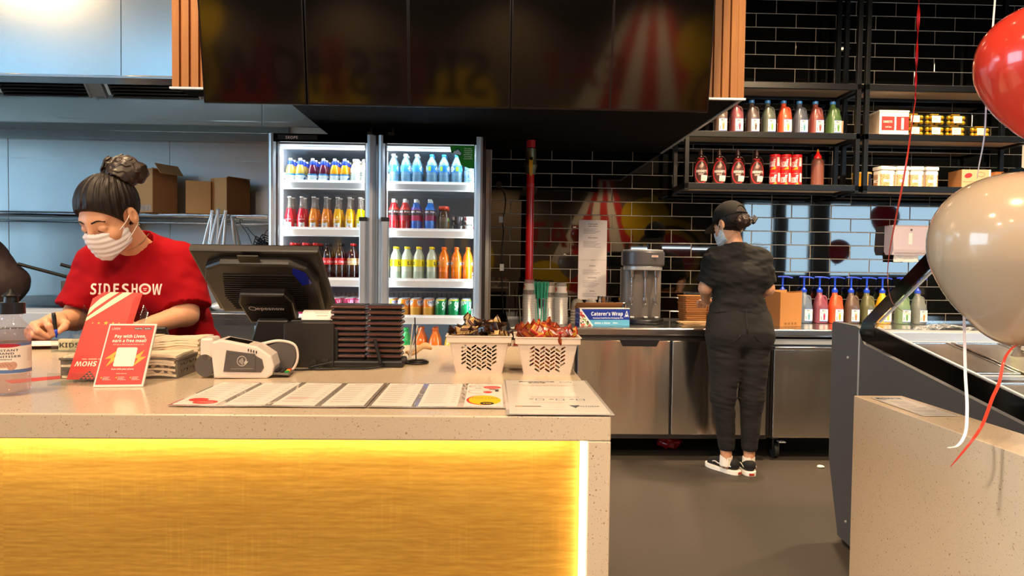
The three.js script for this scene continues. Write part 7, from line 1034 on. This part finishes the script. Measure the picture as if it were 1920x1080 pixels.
  part('shirt', sh(sg), [std('#ffffff', 0.9, 0, { map: tt, specularIntensity: 0.3 }), std('#8e0310', 0.9, 0, { specularIntensity: 0.3 })], P, 'red tee with cream lettering');
  part('collar', sh(tube([0, 1, 2, 3, 4, 5, 6, 7, 8, 9].map((i) => { const a = i / 10 * 6.283; return [-1.2435 + Math.cos(a) * 0.068, 1.3 + Math.cos(a + 1.57) * -0.02 - Math.sin(a) * 0.03 , 2.65 + Math.sin(a) * 0.062]; }), 0.006, 8, 60, true)), fabric('#b8121c'), P);
  part('necklace', sh(tube([[-1.19, 1.35, 2.69], [-1.2, 1.315, 2.725], [-1.235, 1.29, 2.74], [-1.28, 1.3, 2.735]], 0.0012, 5)), MT.brass, P);
  part('trousers', sh(nets(blend([[[-1.32, 0.88, 2.51], [-1.17, 0.88, 2.495], 0.118, 0.118], [[-1.32, 0.88, 2.5], [-1.33, 0.46, 2.52], 0.1, 0.075], [[-1.33, 0.46, 2.52], [-1.33, 0.12, 2.48], 0.075, 0.062], [[-1.17, 0.88, 2.49], [-1.16, 0.46, 2.5], 0.1, 0.075], [[-1.16, 0.46, 2.5], [-1.16, 0.12, 2.46], 0.075, 0.062]], 0.04), [-1.48, 0.04, 2.34], [-1.02, 1.02, 2.68], 0.016)), fabric('#17171a'), P);
  for (const x of [-1.33, -1.155]) part('shoe', sh(nets((a, b, c) => Math.max(smin(cone(a, b, c, [x, 0.05, 2.45], [x, 0.045, 2.64], 0.052, 0.045), 1, 0.01), -b), [x - 0.08, -0.01, 2.36], [x + 0.08, 0.12, 2.72], 0.01)), MT.black, P);
  const pen = thing('pen', 'black pen with blue tip held upright in the writing hand', 'pen'); { const o = [-1.371, 1.04, 2.955], toW = (a, b, c) => [o[0] + (0.87 * a + 0.48 * c) / 1000, o[1] + (b - 0.06 * c) / 1000, o[2] + (-0.48 * a + 0.87 * c) / 1000]; const a = V(...toW(19, 54, 34)), b = V(...toW(27, -23, 44)); pen.position.copy(b); const d = a.clone().sub(b), L = d.length(); pen.quaternion.setFromUnitVectors(V(0, 1, 0), d.normalize()); part('barrel', lathe([[0, 0.02], [0.0055, 0.022], [0.0062, L - 0.01], [0.005, L], [0, L]], 18), MT.black, pen); part('tip', lathe([[0, 0], [0.0015, 0.002], [0.0058, 0.016], [0.006, 0.027], [0, 0.027]], 18), MT.blue, pen, 'blue tip'); }
}
{
  // worker at the back counter, seen from behind
  const base = [1.51, 0, 0.97], P = thing('person', 'worker in black tee, black jeans and cap, standing with back turned', 'person', base);
  const sh = (g) => g.translate(-base[0], 0, -base[2]);
  const HM = headMatrix([1.452, 1.522, 0.955], -2.62, 0.42, 0.06);
  const bones = [
    [[1.43, 0.9, 0.97], [1.6, 0.9, 0.97], 0.105, 0.105], [[1.455, 1.05, 0.965], [1.565, 1.05, 0.965], 0.095, 0.095], [[1.42, 1.22, 0.97], [1.57, 1.22, 0.97], 0.1, 0.1], [[1.49, 1.335, 0.98], [1.365, 1.315, 0.98], 0.046, 0.044], [[1.49, 1.335, 0.98], [1.625, 1.315, 0.98], 0.046, 0.044], [[1.488, 1.34, 0.982], [1.466, 1.46, 0.962], 0.052, 0.05, 0.02],
    [[1.358, 1.31, 0.98], [1.31, 1.135, 0.955], 0.044, 0.04, 0.02], [[1.31, 1.135, 0.955], [1.38, 1.05, 0.75], 0.041, 0.027, 0.02], [[1.63, 1.31, 0.98], [1.695, 1.135, 0.955], 0.044, 0.04, 0.02], [[1.695, 1.135, 0.955], [1.62, 1.05, 0.75], 0.041, 0.027, 0.02],
    [[1.432, 0.88, 0.97], [1.424, 0.47, 0.985], 0.1, 0.058], [[1.424, 0.47, 0.985], [1.452, 0.09, 0.99], 0.058, 0.032], [[1.605, 0.88, 0.97], [1.602, 0.47, 0.985], 0.1, 0.058], [[1.602, 0.47, 0.985], [1.588, 0.09, 1.0], 0.058, 0.032], [[1.452, 0.05, 0.985], [1.432, 0.032, 0.87], 0.025, 0.02], [[1.588, 0.05, 0.995], [1.594, 0.032, 0.87], 0.025, 0.02],
  ];
  const body = nets(blend(bones, 0.032), [1.22, -0.01, 0.7], [1.79, 1.53, 1.14], 0.0135);
  const hand = (o, s) => { const L = [[[0, 0, 0.03], [s * 0.004, -0.004, -0.05], 0.026, 0.024, 0.015]]; for (let i = 0; i < 4; i++) { const x = (i - 1.5) * 0.018, q = [[x, -0.002, -0.055], [x * 1.1, -0.016, -0.09 - (i === 1 || i === 2 ? 0.006 : 0)], [x * 0.9, -0.045, -0.1]]; L.push([q[0], q[1], 0.0095, 0.0085, 0.006], [q[1], q[2], 0.0085, 0.007, 0.006]); } L.push([[s * 0.022, 0, -0.01], [s * 0.042, -0.012, -0.04], 0.012, 0.0095, 0.01], [[s * 0.042, -0.012, -0.04], [s * 0.034, -0.03, -0.066], 0.0095, 0.008, 0.006]); return nets(blend(L, 0.006), [-0.07, -0.07, -0.13], [0.07, 0.05, 0.07], 0.0035).translate(...o); };
  part('body', sh(mg([body, hand([1.39, 1.045, 0.73], 1), hand([1.61, 1.045, 0.73], -1), nets(headField, ...HB, 0.0036).applyMatrix4(HM)])), MT.skin, P);
  const hd = hairField([0, -0.02, -0.12]);
  part('hair', place(nets((x, y, z) => Math.max(hd(x, y, z), y - 0.09), [-0.115, -0.1, -0.14], [0.115, 0.1, 0.12], 0.0034), HM, base), MT.hair, P);
  part('hair_bun', place(nets(bunField([0.005, -0.03, -0.106], 0.9), [-0.08, -0.1, -0.2], [0.1, 0.04, -0.04], 0.0032), HM, base), std('#2a1a12', 0.5), P);
  const teeth = []; for (let i = 0; i < 6; i++) teeth.push(bx(0.0034, 0.03, 0.006, -0.03 + i * 0.0125, 0.004, 0.024).rotateX(-0.3));
  const clip = part('hair_clip', place(mg([bx(0.09, 0.02, 0.03, 0, -0.02, 0.012, 0.006), bx(0.088, 0.05, 0.008, 0, 0.0, 0.02, 0.003)]).rotateY(Math.PI).rotateZ(-0.75).scale(0.62, 0.62, 0.7).translate(-0.02, -0.04, -0.15), HM, base), MT.black, P, 'black claw clip'); part('teeth', place(mg(teeth).rotateY(Math.PI).rotateZ(-0.75).scale(0.62, 0.62, 0.7).translate(-0.02, -0.04, -0.153), HM, base), MT.grey, clip);
  part('face_mask', place(nets(maskField, [-0.08, -0.135, 0.0], [0.08, 0.01, 0.14], 0.0032), HM, base), std('#c9d6de', 0.8), P, 'pale blue face mask');
  for (const s of [-1, 1]) part('mask_loop', place(mg([tube([[s * 0.06, -0.026, 0.055], [s * 0.078, -0.006, 0.022], [s * 0.086, 0.014, -0.006]], 0.0015, 6), tube([[s * 0.053, -0.078, 0.052], [s * 0.074, -0.052, 0.012], [s * 0.086, -0.034, -0.012]], 0.0015, 6)]), HM, base), MT.white, P);
  const capM = std('#100d0b', 0.9);
  const cap = part('cap', place(nets((x, y, z) => Math.max(egg(x, y, z, [0, 0.04, -0.014], [0.0925, 0.108, 0.113]) + Math.abs(Math.sin(Math.atan2(x, z + 0.014) * 3)) * 0.0012, -(y - 0.032 - z * 0.12), -(egg(x, y, z, [0, 0.032, -0.13], [0.042, 0.042, 0.05]))), [-0.11, 0.0, -0.145], [0.11, 0.17, 0.13], 0.0036), HM, base), capM, P, 'black baseball cap');
  part('brim', place(nets((x, y, z) => Math.max(egg(x, y, z, [0, 0.036, 0.06], [0.085, 0.05, 0.125]), Math.abs(y - 0.042 + x * x * 3.2 + (z - 0.1) * 0.12) - 0.0028, -(z - 0.055)), [-0.1, -0.01, 0.04], [0.1, 0.07, 0.2], 0.0034), HM, base), capM, cap); part('strap', place(tube([[-0.05, 0.03, -0.105], [-0.026, 0.026, -0.121], [0, 0.025, -0.126], [0.026, 0.026, -0.121], [0.05, 0.03, -0.105]], 0.006, 8), HM, base), capM, cap); part('button', place(ball(0.008, 0, 0.147, -0.014, 1, 0.6, 1, 12), HM, base), capM, cap);
  const sleeve = (x, y, z, a, b, r0, r1) => { const d = V(b[0] - a[0], b[1] - a[1], b[2] - a[2]).normalize(); return Math.max(cone(x, y, z, a, b, r0, r1), (x - b[0]) * d.x + (y - b[1]) * d.y + (z - b[2]) * d.z + 0.004); };
  const tors = blend([[[1.432, 0.98, 0.97], [1.59, 0.98, 0.97], 0.1, 0.1], [[1.455, 1.08, 0.97], [1.56, 1.08, 0.97], 0.094, 0.094], [[1.428, 1.22, 0.975], [1.567, 1.22, 0.975], 0.112, 0.112], [[1.488, 1.355, 0.982], [1.362, 1.318, 0.982], 0.066, 0.06], [[1.488, 1.355, 0.982], [1.628, 1.318, 0.982], 0.066, 0.06]], 0.05);
  part('shirt', sh(nets((x, y, z) => { let d = smin(tors(x, y, z), sleeve(x, y, z, [1.357, 1.305, 0.98], [1.316, 1.16, 0.958], 0.064, 0.066), 0.06); d = smin(d, sleeve(x, y, z, [1.632, 1.305, 0.98], [1.688, 1.16, 0.958], 0.064, 0.066), 0.06); d += folds(x, y * 1.6, z, 0.9) + Math.max(0, 1.15 - y) * 0.03 * noise.noise(x * 6, y * 40, z * 6); return Math.max(d, -cone(x, y, z, [1.485, 1.405, 0.975], [1.466, 1.5, 0.955], 0.052, 0.066), -(y - 0.985 - 0.01 * Math.sin(x * 14))); }, [1.2, 0.95, 0.78], [1.82, 1.44, 1.14], 0.0095)), std('#0b0b0c', 0.92), P, 'black tee');
  const legs = blend([[[1.435, 0.94, 0.97], [1.6, 0.94, 0.97], 0.112, 0.112], [[1.428, 0.86, 0.99], [1.61, 0.86, 0.99], 0.118, 0.118], [[1.43, 0.82, 0.98], [1.424, 0.47, 0.985], 0.108, 0.072], [[1.424, 0.47, 0.985], [1.452, 0.17, 0.99], 0.072, 0.05], [[1.607, 0.82, 0.98], [1.602, 0.47, 0.985], 0.108, 0.072], [[1.602, 0.47, 0.985], [1.588, 0.17, 1.0], 0.072, 0.05]], 0.03);
  const jeans = part('jeans', sh(nets((x, y, z) => { const kn = Math.exp(-((y - 0.47) ** 2) / 0.012) + 0.8 * Math.exp(-((y - 0.74) ** 2) / 0.008) + 0.5 * Math.exp(-((y - 0.22) ** 2) / 0.004); return Math.max(legs(x, y, z) + folds(x * 0.7, y, z * 0.7, 0.5) + kn * noise.noise(x * 9, y * 52 + x * 8, z * 9) * 0.006, -(y - 0.145), y - 1.03); }, [1.27, 0.13, 0.8], [1.76, 1.05, 1.15], 0.0095)), std('#131213', 0.95), P, 'black jeans');
  part('seam', sh(tube([[1.517, 1.02, 1.083], [1.518, 0.95, 1.097], [1.518, 0.88, 1.108], [1.518, 0.82, 1.085]], 0.0022, 6)), MT.black, jeans); part('pocket', sh(mg([tube([[1.4, 0.935, 1.079], [1.4, 0.86, 1.103], [1.435, 0.825, 1.103], [1.475, 0.86, 1.108], [1.478, 0.935, 1.084], [1.4, 0.935, 1.079]], 0.0018, 6), tube([[1.565, 0.935, 1.084], [1.563, 0.86, 1.108], [1.6, 0.825, 1.103], [1.64, 0.86, 1.098], [1.642, 0.935, 1.074], [1.565, 0.935, 1.084]], 0.0018, 6)])), MT.black, jeans);
  const outline = new THREE.Shape(); outline.moveTo(0, -0.125); outline.bezierCurveTo(0.045, -0.125, 0.04, -0.05, 0.041, -0.01); outline.bezierCurveTo(0.05, 0.04, 0.05, 0.125, 0.005, 0.132); outline.bezierCurveTo(-0.05, 0.125, -0.046, 0.04, -0.038, -0.01); outline.bezierCurveTo(-0.038, -0.05, -0.045, -0.125, 0, -0.125);
  const sole = ext(outline, 0.022, 0.003, 16).rotateX(-Math.PI / 2).scale(1, 1, -1); { const i = sole.index, p = sole.attributes; for (const k in p) { const a = p[k], s = a.itemSize; for (let t = 0; t < a.count; t += 3) for (let c = 0; c < s; c++) { const u = a.array[(t + 1) * s + c]; a.array[(t + 1) * s + c] = a.array[(t + 2) * s + c]; a.array[(t + 2) * s + c] = u; } } }
  for (const [x, z, ry, n] of [[1.456, 0.925, Math.PI + 0.52, 'l'], [1.59, 0.935, Math.PI - 0.06, 'r']]) {
    const s = new THREE.Group(); const up = part('shoe', nets((a, b, c) => Math.max(smin(cone(a, b, c, [0, 0.058, -0.078], [0, 0.05, 0.0], 0.039, 0.038), cone(a, b, c, [0, 0.05, 0.0], [0, 0.032, 0.086], 0.038, 0.034), 0.02), -(b - 0.022), b - 0.084 + c * 0.1, -cone(a, b, c, [0, 0.075, -0.06], [0, 0.1, -0.05], 0.03, 0.034)), [-0.06, 0.01, -0.14], [0.06, 0.11, 0.14], 0.005), fabric('#101012', 0.8), P, 'black low trainer');
    up.position.set(x - base[0], 0.0, z - base[2]); up.rotation.y = ry;
    part('sole', sole.clone().translate(0, 0.003, 0), MT.pale, up, 'white rubber sole'); part('heel_patch', bx(0.03, 0.014, 0.003, 0, 0.014, -0.129, 0.001), std('#a8321c', 0.5), up);
    for (const sd of [-1, 1]) part('stripe', tube([[sd * 0.038, 0.05, -0.09], [sd * 0.041, 0.062, -0.04], [sd * 0.042, 0.05, 0.0], [sd * 0.041, 0.056, 0.03], [sd * 0.036, 0.05, 0.055]], 0.0036, 6), MT.white, up); part('laces', [0, 1, 2, 3].map((i) => tube([[-0.02, 0.074 - i * 0.006, 0.01 + i * 0.016], [0, 0.085 - i * 0.0075, 0.012 + i * 0.016], [0.02, 0.074 - i * 0.006, 0.01 + i * 0.016]], 0.0025, 5)).reduce((a, b) => mg([a, b])), MT.white, up);
  }
  for (const [x, z] of [[1.452, 0.99], [1.588, 1.0]]) part('sock', sh(nets((a, b, c) => Math.max(cone(a, b, c, [x, 0.04, z - 0.01], [x, 0.2, z], 0.038, 0.037), b - 0.108 - 0.003 * Math.sin(a * 200), -(b - 0.045)), [x - 0.06, 0.03, z - 0.07], [x + 0.06, 0.13, z + 0.06], 0.005)), MT.pale, P, 'white ankle sock');
}
renderer.render(scene, camera);
